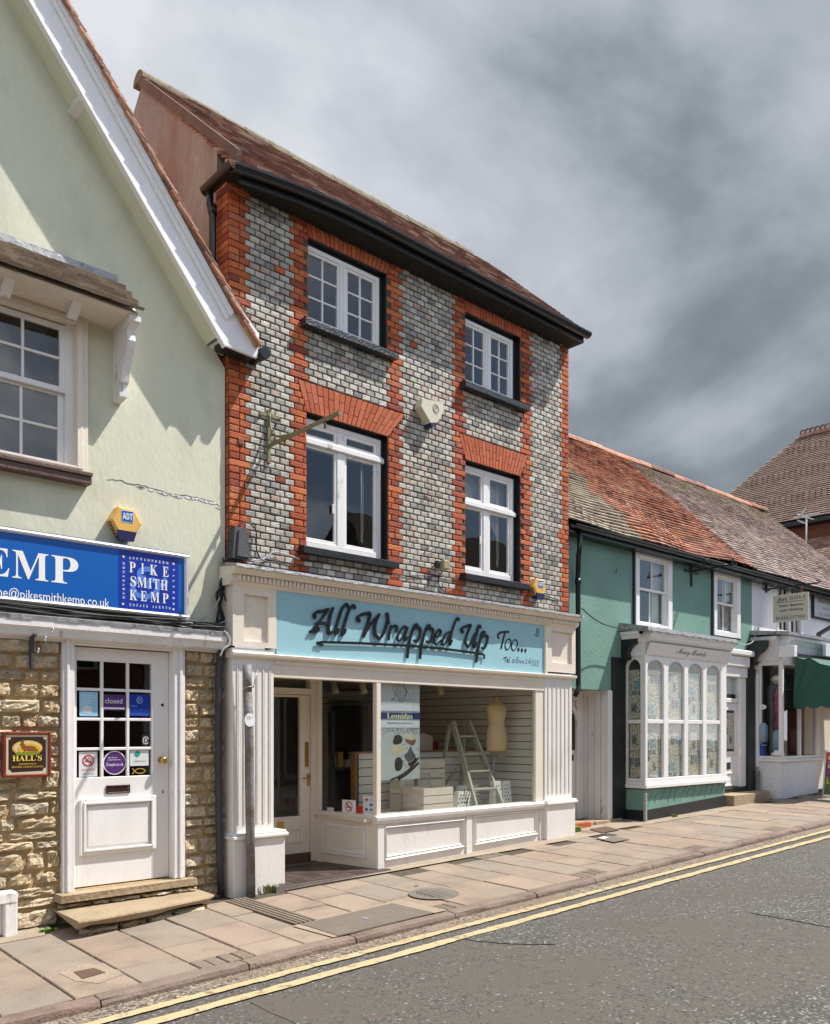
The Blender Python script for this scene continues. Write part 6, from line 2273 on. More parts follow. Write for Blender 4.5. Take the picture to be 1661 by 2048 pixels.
# dress form
dfx, dfy = fx(993, 7.52), 7.52
dz = lambda py: fz(993, py, 7.52)
dm = thing('dress_form', 'tan dressmaker dress form on a metal pole beside the slatted wall', 'dress form', (dfx, dfy, DFz))
b = MB()
k_ = (dfx * SN + dfy * CS) / F
W_ = lambda px: px * k_ / 2
prof = [(W_(47), .10, dz(1502)), (W_(48.5), .115, dz(1490)), (W_(49), .12, dz(1475)), (W_(45), .115, dz(1462)), (W_(38), .095, dz(1450)), (W_(37), .09, dz(1445)), (W_(40), .10, dz(1437)), (W_(44), .118, dz(1428)),
        (W_(48), .108, dz(1420)), (W_(54), .088, dz(1415)), (W_(52), .078, dz(1411.5)), (W_(38), .066, dz(1408.5)), (W_(20), .052, dz(1406)), (W_(14), .046, dz(1403)), (W_(13), .046, dz(1397)), (W_(10), .03, dz(1395)), (W_(3), .01, dz(1394))]
b.lathe(dfx, dfy, [(p[0], p[1], p[2]) for p in prof], 28)
b.build('torso', m_dress, dm)
one('neck_tie', m_iron, lambda b: (b.tube(catmull([(dfx - W_(9), dfy - .047, dz(1407)), (dfx - .02, dfy - .065, dz(1409)), (dfx - .03, dfy - .092, dz(1418))], 4), .004, 5), b.tube(catmull([(dfx - .02, dfy - .065, dz(1409)), (dfx - .01, dfy - .095, dz(1419))], 3), .004, 5)), dm)
one('pole', m_steel, lambda b: b.tube([(dfx - .05, dfy, dz(1503)), (dfx - .055, dfy, DFz)], .011, 8), dm)
# polka dot gift boxes
def polka(label, x0, x1, y0, y1, z1, top=.72, bow=True, seed=0):
    rr_ = random.Random(seed)
    t = thing('gift_box', label, 'gift box', ((x0 + x1) / 2, (y0 + y1) / 2, DFz), 'black and white spotted gift boxes in the window')
    m_ = (x0 + x1) / 2
    hw = (x1 - x0) / 2 * top
    one('box', m_polka, lambda b: b.hexa([(x0, y0, DFz), (x1, y0, DFz), (x1, y1, DFz), (x0, y1, DFz), (m_ - hw, y0 + .03, z1), (m_ + hw, y0 + .03, z1), (m_ + hw, y1 - .03, z1), (m_ - hw, y1 - .03, z1)]), t)
    b = MB()
    n = int((z1 - DFz) / .045)
    for k in range(n):
        z = DFz + .03 + k * .045
        f_ = (z - DFz) / (z1 - DFz)
        yy_ = y0 + .03 * f_ - .0012
        hw_ = (x1 - x0) / 2 * (1 + (top - 1) * f_)
        for i in range(-4, 5):
            x = m_ + (i + .5 * (k % 2)) * .048
            if abs(x - m_) < hw_ - .012:
                disc(b, x, z, .0105, .0105, yy_ - .0012, 0, 8, yy_ - .0002)
    b.build('black_dots', m_pblack, t)
    if bow:
        b = MB()
        b.tube(catmull([(m_, y0 + .0, z1 - .02), (m_ - .05, y0 - .01, z1 + .01), (m_ - .03, y0 - .01, z1 - .05), (m_ + .02, y0, z1 - .10), (m_ + .01, y0 + .005, DFz + .02)], 4), .004, 5)
        b.tube(catmull([(m_, y0 + .0, z1 - .02), (m_ + .05, y0 - .01, z1 + .015), (m_ + .03, y0 - .01, z1 - .05), (m_ - .01, y0, z1 - .14)], 4), .004, 5)
        b.build('ribbon', m_pblack, t)


polka('spotted gift box with a black bow left of the ladder foot', fx(916, 7.27), fx(950, 7.27), 7.27, 7.40, fz(930, 1583, 7.3), .70, True, 1)
polka('taller spotted box behind the bowed one by the ladder', fx(921, 7.5), fx(965, 7.5), 7.50, 7.62, fz(940, 1571, 7.5), .85, False, 2)
polka('upright spotted box on the left under the dress form', fx(991, 7.28), fx(1006, 7.28), 7.28, 7.40, fz(1000, 1562, 7.3), .9, False, 3)
polka('upright spotted box on the right under the dress form', fx(1008, 7.28), fx(1025, 7.28), 7.28, 7.40, fz(1016, 1562, 7.3), .85, False, 4)
# ceiling spotlights
for px, py, Y, lab in ((881, 1357, 8.3, 'cream ceiling spotlight left of the three over the display'), (952, 1357, 8.3, 'cream ceiling spotlight in the middle of the three over the display'), (999, 1362, 8.1, 'cream ceiling spotlight nearest the slatted wall'),
                       (669, 1362, 8.9, 'dim ceiling spotlight seen through the side pane, left'), (726, 1362, 8.7, 'dim ceiling spotlight seen through the side pane, right')):
    x = fx(px, Y)
    t = thing('spotlight', lab, 'spotlight', (x, Y, top_z - .2), 'ceiling spotlights in the shop')
    one('stem', m_creambox, lambda b: b.tube([(x, Y, top_z + .0), (x, Y, top_z - .06)], .012, 8), t)
    one('canister', m_creambox, lambda b: b.tube([(x, Y, top_z - .05), (x, Y, top_z - .13), (x + .005, Y - .01, top_z - .135), (x + .01, Y - .02, top_z - .20)], [.042, .042, .046, .05], 14), t)
# dark glazed display case in the back of the shop, pale bench and boxes
dc = thing('display_case', 'tall black framed glass display case at the back of the shop', 'display case', (9.0, 9.6, 1.4))
ya = 9.3
xa, xb = fx(878, ya), fx(950, ya)
za, zb2 = 1.30, fz(910, 1428, ya)
b = MB()
for x in (xa, xb, xa + .22, xb - .2):
    b.box(x - .022, x + .022, ya, ya + .05, za, zb2)
for z in (za, zb2):
    b.box(xa - .02, xb + .02, ya - .002, ya + .052, z - .02, z + .02)
    b.box(xa - .022, xa + .02, ya, ya + .5, z - .022, z + .022)
b.build('frame', m_dark, dc)
one('back_panel', mat('grey_blue_panel', (.12, .135, .14), .8), lambda b: b.box(xa + .2, xb - .18, ya + .45, ya + .46, za, zb2 - .05), dc)
one('price_card', m_posterl, lambda b: b.box(fx(915, ya - .02), fx(924, ya - .02), ya - .02, ya - .01, fz(920, 1466, ya), fz(920, 1460, ya)), dc)
bs = thing('bench_seat', 'white curved headboard behind the display partition', 'furniture', (8, 8.3, 1.4))
one('board', m_slat, lambda b: b.prism([(fx(838, 8.4), 1.38), (fx(866, 8.4), 1.38), (fx(866, 8.4), 1.57), (fx(860, 8.4), 1.60), (fx(850, 8.4), 1.625), (fx(838, 8.4), 1.62)], 'y', 8.4, 8.43), bs)
one('red_cushion', m_pred, lambda b: b.cbox(fx(878, 9), fx(905, 9), 9.0, 9.2, 1.25, 1.52, .03), None, label='dark red cushion at the back of the shop', cat='cushion')
sh = thing('shelf_unit', 'dark shelving with pale goods behind the side pane', 'shelf', (7.2, 9.4, .2))
one('carcass', m_dark, lambda b: (b.box(6.4, 6.46, 8.6, 9.4, fl, 1.9), b.box(7.0, 7.05, 8.6, 9.4, fl, 2.0), b.box(6.4, 7.05, 8.6, 9.4, 1.15, 1.18)), sh)
for k in range(5):
    x = 6.5 + .12 * k
    one('boxed_goods', (m_creambox, m_posterl, m_yellowbox)[k % 3], lambda b: b.cbox(x, x + .08, 8.9, 9.0, 1.18, 1.18 + .10 + .05 * (k % 3)), sh)

# poster hanging behind the glass
py0, py1 = SB + .055, SB + .058
u2p = lambda u, v: P(740 + u / 8.533, 1340 + v / 8.533, py0)
pxa, pxb = u2p(160, 500)[0], u2p(852, 500)[0]
Zp = lambda v, u=500: u2p(u, v)[1]
pzt, pzb = Zp(118), Zp(1870)
ps = thing('poster', 'tall chocolate shop poster with crest and photographed chocolates behind the glass', 'poster', ((pxa + pxb) / 2, py0, pzb))
one('card', m_poster, lambda b: b.box(pxa, pxb, py0, py1, pzb, pzt), ps)
pw2 = pxb - pxa
X_ = lambda u: pxa + (u - 160) / 692 * pw2
b = MB()
arc = [(pxa + .001, Zp(610)), (X_(330), Zp(590)), (X_(500), Zp(582)), (X_(680), Zp(590)), (pxb - .001, Zp(615))]
b.prism([(pxa + .001, Zp(700)), (pxb - .001, Zp(700))] + arc[::-1], 'y', py0 - .0012, py0 - .0002)
b.box(pxa + .001, pxb - .001, py0 - .0012, py0 - .0002, Zp(985), Zp(862))
b.build('pale_field', m_posterl, ps)
one('navy_band', m_pnavy, lambda b: b.box(pxa, pxb, py0 - .0012, py0 - .0002, Zp(838), Zp(725)), ps)
one('rule', m_pblack, lambda b: (b.box(pxa, pxb, py0 - .0014, py0 - .0002, Zp(712), Zp(706)), b.box(pxa, pxb, py0 - .0014, py0 - .0002, Zp(994), Zp(987))), ps)
one('green_rule', m_pteal, lambda b: b.box(pxa, pxb, py0 - .0014, py0 - .0002, Zp(852), Zp(845)), ps)
one('picture', m_posterpic, lambda b: b.box(pxa, pxb, py0 - .0012, py0 - .0002, pzb, Zp(996)), ps)
text(MATHS('Leonidas', 'serif'), 'lettering', m_plemon, ps, ((pxa + pxb) / 2, py0 - .0012, Zp(785)), UX, VZ, pw2 * .63, Zp(735) - Zp(830), .0012)
text(MATHS('FRESH BELGIAN CHOCOLATES', 'serif'), 'lettering', m_pnavy, ps, ((pxa + pxb) / 2, py0 - .0012, Zp(908)), UX, VZ, pw2 * .61, Zp(895) - Zp(922), .0012)
b = MB()
q = lambda u, v: (X_(u), Zp(v))
wr = .0068
for st in ([(415, 320), (435, 280), (410, 255), (378, 290), (395, 350), (415, 420), (405, 490), (360, 520), (375, 490), (410, 515), (450, 500)],
           [(655, 325), (675, 330), (685, 290), (655, 265), (620, 310), (640, 370), (675, 430), (680, 500), (640, 535), (605, 510), (620, 490)]):
    ribbon(b, catmull([q(*p) for p in st], 5), wr, py0 - .0022, py0 - .0004)
cxq, czq = q(530, 375)
for r_, w_ in ((95, .005), (84, .003)):
    ribbon(b, [(cxq + (X_(r_ + 500) - X_(500)) * cos(a), czq + (Zp(0) - Zp(r_ * 1.22)) * sin(a)) for a in [2 * pi * i / 32 for i in range(33)]], w_, py0 - .0026, py0 - .0006)
for st in ([(470, 430), (490, 370), (470, 340)], [(500, 440), (520, 390), (510, 330), (530, 300)], [(545, 300), (560, 350), (550, 390), (580, 380)], [(580, 320), (600, 360), (575, 410)], [(520, 460), (560, 430), (600, 430)]):
    ribbon(b, catmull([q(*p) for p in st], 4), .0055, py0 - .0024, py0 - .0004)
for k in range(7):
    a = pi * (.28 + .44 * k / 6)
    x, z = cxq + (X_(600) - X_(500)) * 1.45 * cos(a) * .62, czq + (Zp(0) - Zp(122)) * 1.28 * sin(a)
    disc(b, x, z, .008, .011, py0 - .0022, 0, 6)
for k in range(6):
    a = -pi * (.32 + .36 * k / 5)
    x, z = cxq + (X_(600) - X_(500)) * 1.4 * cos(a) * .62, czq + (Zp(0) - Zp(122)) * 1.32 * sin(a)
    disc(b, x, z, .007, .012, py0 - .0022, 0, 5)
b.build('crest', m_gold, ps)
rp = random.Random(8)
b = MB()
for k in range(150):
    u, v = rp.uniform(165, 845), 1000 + abs(rp.gauss(0, 70))
    if v > 1200:
        continue
    x, z = q(u, v)
    disc(b, x, z, rp.uniform(.003, .009), rp.uniform(.002, .006), py0 - .0019, 0, 5, rot=rp.uniform(0, 3))
for u, v in ((575, 1275), (628, 1330), (545, 1470), (590, 1610), (620, 1660), (560, 1560), (820, 1355)):
    x, z = q(u, v)
    disc(b, x, z, .010, .008, py0 - .0019, 0, 5, rot=u)
b.build('chocolate_flakes', m_choc, ps)


def blob(nm, m, pts, dy):
    one(nm, m, lambda b: b.prism(catmull([q(*p) for p in pts], 4, True)[:-1], 'y', py0 - .0022 - dy, py0 - .0012), ps)


blob('chocolate', m_choc, [(390, 1200), (420, 1125), (490, 1105), (545, 1150), (540, 1230), (470, 1270), (400, 1260)], 0)
blob('chocolate', m_cocoa, [(600, 1170), (700, 1200), (770, 1180), (775, 1240), (720, 1290), (620, 1240)], 0)
blob('chocolate', m_wchoc, [(595, 1165), (620, 1105), (690, 1095), (765, 1150), (740, 1200), (660, 1185)], .0006)
blob('chocolate', m_wchoc, [(365, 1350), (480, 1270), (570, 1310), (575, 1370), (460, 1445), (370, 1410)], .0006)
blob('chocolate', m_choc, [(420, 1560), (450, 1500), (510, 1490), (550, 1560), (550, 1650), (500, 1720), (430, 1700)], 0)
blob('chocolate', mat('grey_chocolate_print', (.075, .075, .08), .4, .2, 20), [(580, 1470), (640, 1400), (690, 1310), (730, 1400), (780, 1480), (720, 1540), (650, 1570)], .0004)
blob('chocolate', m_choc, [(640, 1600), (720, 1560), (780, 1500), (790, 1560), (700, 1660)], 0)
one('chocolate_sweep', m_choc, lambda b: (ribbon(b, catmull([q(*p) for p in [(350, 1868), (520, 1800), (680, 1690), (835, 1500)]], 6), .022, py0 - .0018, py0 - .0012), ribbon(b, catmull([q(*p) for p in [(470, 1868), (650, 1760), (835, 1590)]], 6), .03, py0 - .0020, py0 - .0012)), ps)

# stickers on the side pane
sdu = lambda px: (lambda d: ((dA.y * d[0] - dA.x * d[1]) / (du.x * d[1] - du.y * d[0])))(ray(px, 1463))


def side_card(px0, px1, py0_, py1_, dd=0.0):
    u1, u0 = sdu(px0), sdu(px1)
    um = (u0 + u1) / 2
    p = dA + du * um
    s_ = (p.x * SN + p.y * CS) / F
    return u0, u1, CZ + (HY - py1_) * s_, CZ + (HY - py0_) * s_, p


SU = (-du.x, -du.y, 0)
for (name, label, box, m_, cat_) in (('no_smoking_sticker', 'square no smoking sticker with red ring on the side pane', (684, 711, 1600, 1626), m_pwhite, 'sticker'),
                                     ('sticker', 'red sticker beside the no smoking sign', (711.5, 725, 1612, 1626), m_pred, 'sticker'),
                                     ('sticker', 'pale panel of payment card logos in the corner of the side pane', (726, 748, 1592, 1628), m_paper, 'sticker'),
                                     ('sticker', 'tiny white label low on the left of the side pane', (654, 667, 1615, 1624), m_paper, 'sticker')):
    u0, u1, z0, z1, p = side_card(*box)
    t = thing(name, label, cat_, (p.x, p.y, z0))
    b = MB()
    side(u0, u1, -.0075, -.0065, z0, z1, b)
    b.build('sheet', m_, t)
    o3 = p + dn * -.0058
    if name[0] == 'n':
        r = (z1 - z0) * .40
        zc = (z0 + z1) / 2
        b = MB()
        for i in range(28):
            a0, a1 = 2 * pi * i / 28, 2 * pi * (i + 1) / 28
            vv = [(p + dn * -.0055 + du * (rr_ * cos(a) * 1.0)) + Vector((0, 0, zc + rr_ * sin(a))) for a in (a0, a1) for rr_ in (r * .80, r)]
            b.add([tuple(x) for x in vv], [(0, 1, 3, 2)])
        k = .7 * r
        vv = [p + dn * -.005 + du * (s1 * k + s2 * .06 * r) + Vector((0, 0, zc + s1 * k - s2 * .14 * r)) for s1, s2 in ((-1, -1), (-1, 1), (1, 1), (1, -1))]
        b.add([tuple(x) for x in vv], [(0, 1, 2, 3)])
        b.build('red_ring', m_pred, t)
        b = MB()
        side((u0 + u1) / 2 - r * .6, (u0 + u1) / 2 + r * .6, -.0062, -.0058, zc - r * .22, zc - r * .02, b)
        b.build('cigarette', m_pblack, t)
    elif 'payment' in label:
        w_, h_ = (u1 - u0), (z1 - z0)
        for i, mm in enumerate((m_pred, m_lblue, m_paper, m_pblue, m_purple, m_pteal)):
            a = u1 - w_ * (.18 + .42 * (i % 2)) - w_ * .26
            zz = z1 - h_ * (.20 + .27 * (i // 2))
            b = MB()
            side(a, a + w_ * .26, -.0062, -.0058, zz - h_ * .08, zz + h_ * .05, b)
            b.build('card_logo', mm, t)
# grey pipe post with a round notice in front of the left pilaster
pxp, pyp = 4.212, 6.95
pp = thing('pipe_post', 'weathered grey pipe standing in front of the left fluted pilaster', 'post', (pxp, pyp, gz(pxp, pyp)))
zt = 2.277
one('pipe', m_postgrey, lambda b: b.tube([(pxp + .022, pyp, gz(pxp, pyp) - .02), (pxp + .012, pyp, .9), (pxp, pyp, 1.7), (pxp - .012, pyp, 2.02)], .043, 16), pp)
one('sleeve', m_postgrey, lambda b: b.tube([(pxp - .011, pyp, 1.98), (pxp - .020, pyp, zt)], .041, 16), pp)
one('wire_tie', m_steel, lambda b: (b.tube([(pxp - .01 + .045 * cos(a), pyp + .045 * sin(a), 2.06 + .012 * cos(a * 1.0 + 1)) for a in [2 * pi * i / 12 for i in range(13)]], .004, 5), b.tube([(pxp + .03, pyp - .03, 2.06), (pxp + .055, pyp - .04, 2.20)], .004, 5)), pp)
xx, zz = P(500, 1440, pyp - .05)
rn = thing('round_notice', 'round white notice with small black print fixed to the grey pipe', 'notice', (xx, pyp - .05, zz))
one('disc', m_pwhite, lambda b: disc(b, xx, zz, .055, .062, pyp - .055, 0, 24, pyp - .046), rn)
text('NOTICE\nWAITING FOR THE\nTIMES STATED\nIS LIMITED', 'print', m_pblack, rn, (xx, pyp - .055, zz + .022), UX, VZ, .07, .034, .001)

# ================================================================ ON THE BRICK FRONT: bracket, boxes, alarms, cables
bx_, bzt = P(537, 820, FY)
bb_ = thing('sign_bracket', 'empty olive iron sign bracket with a scroll on the brick wall', 'bracket', (4.568, FY, 3.9))
XB = fx(536, FY)
zA = fz(536, 893, FY)
one('back_plate', m_iron, lambda b: (b.cbox(XB - .018, XB + .018, FY - .03, FY - .008, fz(536, 928, FY), fz(538, 822, FY)), b.cbox(fx(518, FY), fx(558, FY), FY - .022, FY - .006, fz(538, 836, FY), fz(538, 828, FY))), bb_)
one('arm', m_iron, lambda b: beam(b, (XB, FY - .03, zA), (XB, 6.03, zA + .01), .022, .032), bb_)
b = MB()
b.tube(catmull([(XB, FY - .035, zA + .30), (XB, FY - .045, zA + .20), (XB, FY - .10, zA + .10), (XB, FY - .22, zA + .045), (XB, FY - .42, zA + .02)], 6), .010, 6)
b.tube(catmull([(XB, FY - .035, zA + .06), (XB, FY - .07, zA + .13), (XB, FY - .12, zA + .12), (XB, FY - .13, zA + .06), (XB, FY - .09, zA + .02)], 6), .007, 6)
b.build('scroll', m_iron, bb_)
for y in (6.25, 6.9):
    one('eye_bolt', m_rust, lambda b: b.tube([(XB, y, zA - .012), (XB, y, zA - .07)], .011, 6), bb_)
for px, py in ((519, 831), (538, 822), (557, 840), (535, 926)):
    x, z = P(px, py, FY)
    one('bolt', m_rust, lambda b: b.tube([(x, FY, z), (x, FY - .035, z)], .013, 6), bb_)
# triangular alarm box
x, z = P(868, 815, FY - .1)
t = thing('alarm_box', 'cream triangular alarm box lettered F on the grey brick', 'alarm box', (x, FY, z - .12))
tri = [(fx(846, FY - .12), fz(846, 797, FY - .12)), (fx(887, FY - .12), fz(887, 805, FY - .12)), (fx(888, FY - .12), fz(888, 821, FY - .12)), (fx(876, FY - .12), fz(876, 845, FY - .12)), (fx(862, FY - .12), fz(862, 845, FY - .12)), (fx(843, FY - .12), fz(843, 812, FY - .12))]
one('cover', m_creambox, lambda b: b.prism(tri[::-1], 'y', FY - .12, FY - .002), t)
one('lens', m_navy, lambda b: b.prism([(tri[4][0] + .004, tri[4][1] - .001), (tri[3][0] - .004, tri[3][1] - .001), (tri[3][0] - .025, tri[3][1] - .05), (tri[4][0] + .02, tri[4][1] - .05)], 'y', FY - .12, FY - .01), t)
ex, ez_ = fx(872, FY - .12), fz(872, 818, FY - .12)
one('emblem', m_pgrey, lambda b: (ribbon(b, [(ex + .048 * cos(a), ez_ + .048 * sin(a)) for a in [2 * pi * i / 24 for i in range(25)]], .006, FY - .1222, FY - .1202), ribbon(b, [(ex + .034 * cos(a), ez_ + .034 * sin(a)) for a in [2 * pi * i / 24 for i in range(25)]], .004, FY - .1224, FY - .1202)), t)
text('F', 'lettering', m_pblack, t, (ex, FY - .1205, ez_), UX, VZ, .024, .036, .001)
text('SECURITY SYSTEMS', 'lettering', m_pgrey, t, (ex - .004, FY - .1205, ez_ - .068), UX, VZ, .07, .009, .001)
hexbox(1081, 1175, 37, 35, FY, 'smaller yellow hexagonal alarm box on the brick by the right corner of the shop')
# grey junction box and small beige box
x0, z0 = P(470, 1119, FY - .1)
jb = thing('junction_box', 'dark grey plastic telephone junction box above the left end of the cornice', 'box', (x0, FY, z0))
XA, XC = fx(468, FY - .12), fx(500, FY - .12)
zA_, zC = fz(485, 1118, FY - .12), fz(485, 1054, FY - .12)
one('cover', m_charcoal, lambda b: b.hexa([(XA - .01, FY - .12, zA_), (XC + .012, FY - .12, zA_), (XC + .012, FY - .004, zA_), (XA - .01, FY - .004, zA_), (XA + .025, FY - .10, zC), (XC - .01, FY - .10, zC), (XC - .01, FY - .004, zC), (XA + .02, FY - .004, zC)]), jb)
one('ridge', m_charcoal, lambda b: b.hexa([(XA + .03, FY - .142, zA_ + .02), (XC - .02, FY - .142, zA_ + .02), (XC - .005, FY - .115, zA_ + .02), (XA + .012, FY - .115, zA_ + .02), (XA + .06, FY - .122, zC - .04), (XC - .045, FY - .122, zC - .04), (XC - .03, FY - .10, zC - .04), (XA + .045, FY - .10, zC - .04)]), jb)
x, z = P(888, 1131, FY - .06)
sb = thing('sensor', 'small mossy beige floodlight sensor box low on the grey brick', 'box', (x, FY, z - .04))
one('housing', mat('mossy_beige_plastic', (.33, .29, .15), .7, .2, 20), lambda b: b.cbox(x - .055, x + .05, FY - .12, FY - .04, z - .05, z + .055, .01), sb)
one('mount', m_charcoal, lambda b: b.cbox(x - .09, x - .05, FY - .06, FY - .002, z - .04, z + .05, .006), sb)
cb_ = thing('cable_run', 'black cables looped round the small sensor box down to the shop cornice', 'cable', (x, FY, z - .3))
c3 = lambda px, py, d=.018: (fx(px, FY - d), FY - d, fz(px, py, FY - d))
for pth in ([(872, 1128), (862, 1138), (858, 1160), (858, 1168), (848, 1176), (820, 1172)], [(884, 1142), (878, 1158), (880, 1174), (890, 1182), (905, 1180)],
            [(600, 1120), (660, 1128), (720, 1138), (790, 1150), (860, 1152), (920, 1158), (990, 1172), (1060, 1182), (1118, 1200)]):
    one('cable', m_cable, lambda b: b.tube(catmull([c3(*p) for p in pth], 5), .006, 6), cb_)
for pth in ([(852, 996), (857, 985), (866, 988)], [(866, 1003), (872, 990), (880, 990)], [(852, 1098), (858, 1092)], [(862, 1102), (868, 1096)]):
    one('cut_cable_end', m_rust, lambda b: b.tube(catmull([c3(*p, .03) for p in pth], 4), .005, 5), cb_)
# tangle of cables in the corner
ca = thing('cable_bundle', 'tangle of black and grey cables in the corner between pale green wall and shop cornice', 'cables', (4.1, FY, 2.6))
cc = lambda px, py, d=.06: (fx(px, GY - d), GY - d, fz(px, py, GY - d))
rc = random.Random(14)
for k in range(11):
    j = lambda a: rc.uniform(-a, a)
    pth = [(452 + j(6), 1120 + j(6)), (449 + j(4), 1145), (445 + j(5), 1170 + j(8)), (438 + j(7), 1200 + j(8)), (440 + j(8), 1225 + j(6)), (437 + j(10), 1248), (420 + j(20), 1258 + j(3)), (390 + j(10), 1262 + j(4))]
    if k > 6:
        pth = [(452 + j(6), 1118), (453 + j(5), 1150 + j(6)), (450 + j(8), 1185 + j(8)), (458 + j(4), 1215 + j(8)), (452 + j(4), 1238), (438 + j(6), 1250), (441 + j(8), 1262)]
    one('cable', m_cablegrey if k % 4 == 3 else m_cable, lambda b: b.tube(catmull([cc(*p, .03 + .05 * rc.random()) for p in pth], 5), rc.choice((.006, .008, .011)), 6), ca)
for k in range(9):
    pts = []
    y_ = rc.uniform(7.08, 7.2)
    ph = rc.uniform(0, 6)
    for i in range(14):
        u = i / 13
        x = 4.03 - u * (2.6 + .2 * k)
        pts.append((x, y_ + .02 * sin(u * 9 + ph), SZ + .125 + .014 * k * .4 + .012 * sin(u * 14 + ph * 2) + .012))
    one('cable', m_cablegrey if k % 3 == 2 else m_cable, lambda b: b.tube(catmull(pts, 3), rc.choice((.006, .008)), 6), ca)
for pth in ([(452, 1268), (459, 1280), (456, 1290), (446, 1300), (441, 1312)], [(448, 1262), (460, 1275), (458, 1290), (450, 1296)]):
    one('cable', m_cablegrey, lambda b: b.tube(catmull([cc(*p, .2) for p in pth], 5), .009, 6), ca)
for pth in ([(382, 1250), (410, 1232), (430, 1215), (440, 1195)], [(384, 1256), (405, 1240), (425, 1228)]):
    one('cable', m_cablegrey, lambda b: b.tube(catmull([cc(*p, .1) for p in pth], 5), .006, 6), ca)
for pth in ([(460, 1118), (466, 1075), (480, 1048), (498, 1046), (512, 1060), (513, 1085), (514, 1100), (522, 1118), (536, 1124)],
            [(500, 1122), (530, 1116), (548, 1104), (570, 1108), (600, 1118)], [(505, 1126), (540, 1124), (560, 1126), (580, 1132), (610, 1132)], [(495, 1126), (520, 1124), (545, 1105), (560, 1104)]):
    one('cable', m_cable if pth[0][0] < 480 or pth[0][0] == 505 else m_cablegrey, lambda b: b.tube(catmull([c3(*p, .035) for p in pth], 5), .007, 6), jb if pth[0][0] == 460 else ca)

# ================================================================ GREEN COTTAGE and WHITE COTTAGE (one roof line)
QY = 7.40
CEV, CRG = (7.19, 4.545), (10.0, 7.25)
gc = thing('green_cottage', 'sea green rendered cottage with an orange tiled roof and black gutter', 'cottage', (12, 8, .3))
wc = thing('white_cottage', 'white rendered cottage with a grey tiled roof beyond the green one', 'cottage', (18, 8, .5))
XM = 15.10
XE = 21.1
pas_z = 2.26
w5 = (fx(1268, QY), fx(1341, QY), fz(1268, 1254, QY), fz(1270, 1099, QY))
w6 = (fx(1424.8, QY), fx(1477.5, QY), fz(1425, 1270, QY), fz(1425, 1140, QY))
b = MB()
wall_faces(b, BX1 + .005, XM, -.1, 4.62, QY, [(BX1 + .005, 10.69, -.1, pas_z), (w5[0] + .08, w5[1] - .08, w5[2] + .05, w5[3] - .05), (w6[0] + .08, w6[1] - .08, w6[2] + .05, w6[3] - .05), (11.1, 13.44, .9, 3.0), (13.56, 14.84, .2, 2.75)], .15)
b.build('wall', m_green, gc)
b = MB()
for k in range(60):
    x, z = R.uniform(11.1, 14.9), R.uniform(3.3, 4.4)
w7 = (fx(1554, QY), fx(1606, QY), fz(1556, 1268, QY), fz(1563, 1160, QY))
b = MB()
wall_faces(b, XM, XE, 0, 4.62, QY + .004, [(w7[0], w7[1], w7[2], w7[3]), (15.3, 20, .4, 2.9)], .12)
b.quad((XE, QY, 0), (XE, 12.6, 0), (XE, 12.6, 4.6), (XE, QY, 4.6))
b.add([(XE, QY, 4.6), (XE, 12.6, 4.6), (XE, 10, 7.18)], [(0, 1, 2)])
b.build('wall', m_whiterender, wc)
for par, x0, x1, pick, mats, seed in ((gc, BX1 + .0, XM - .25, lambda x, s, r_: (0 if x < 11.25 + .5 * noise.noise((s * 2, 1, 1)) and s < 3.3 else 1) if r_.random() > .04 else 2, [m_tile_gr, m_tile_or, m_tile_dk], 31),
                                      (wc, XM - .25, XE, lambda x, s, r_: (1 if s > 2.9 + .3 * noise.noise((x, 2, 2)) and r_.random() < .7 else 0), [m_tile_pk, m_tile_gr], 32)):
    roof_tiles(par, 'roof_tile', x0, x1, CEV, CRG, mats, gauge=.098, w=.165, keep=300, seed=seed, sag=.07, jit=.007, pick=pick, near=(lambda c: abs(c[1] - 12.2) + c[0] * .05) if par is gc else (lambda c: c[1] + c[0] * .05), proud=.034, th=.022)
    one('roof_deck', m_soffit, lambda b: b.prism([(CEV[0] + .03, CEV[1] - .05), (CRG[0], CRG[1] - .11), (12.9, 4.6), (12.8, 4.5), (7.4, 4.46)], 'x', x0 + .01, x1 - .01), par)
    n = int((x1 - x0) / .42)
    for k in range(n):
        xa, xb = x0 + (x1 - x0) * k / n, x0 + (x1 - x0) * (k + 1) / n - .01
        r_ = .12
        dz_ = .03 * noise.noise((xa * .8, 0, 3)) + R.uniform(-.008, .008)
        MB().prism([(CRG[0] + r_ * cos(a), CRG[1] - .05 + dz_ + r_ * sin(a)) for a in [pi * i / 7 for i in range(8)]], 'x', xa, xb).build('ridge_tile', m_tile_or if R.random() < .75 else m_tile_dk, par)
    b = MB()
    gy_, gz__, gr_ = 7.16, 4.50, .055
    b.prism([(gy_ + gr_ * cos(a), gz__ + gr_ * sin(a)) for a in [pi + pi * i / 10 for i in range(11)]] + [(gy_ + (gr_ - .006) * cos(a), gz__ + (gr_ - .006) * sin(a)) for a in [2 * pi - pi * i / 10 for i in range(11)]], 'x', x0 + (.06 if par is gc else .001), x1)
    b.box(x0 + .02, x1, 7.215, QY + .02, 4.40, 4.47)
    b.build('gutter', m_blackgloss, par)
b = MB()
b.cbox(BX1 + .006, BX1 + .05, 7.30, 7.42, pas_z, 4.4)
b.build('edge_strip', m_black, gc)
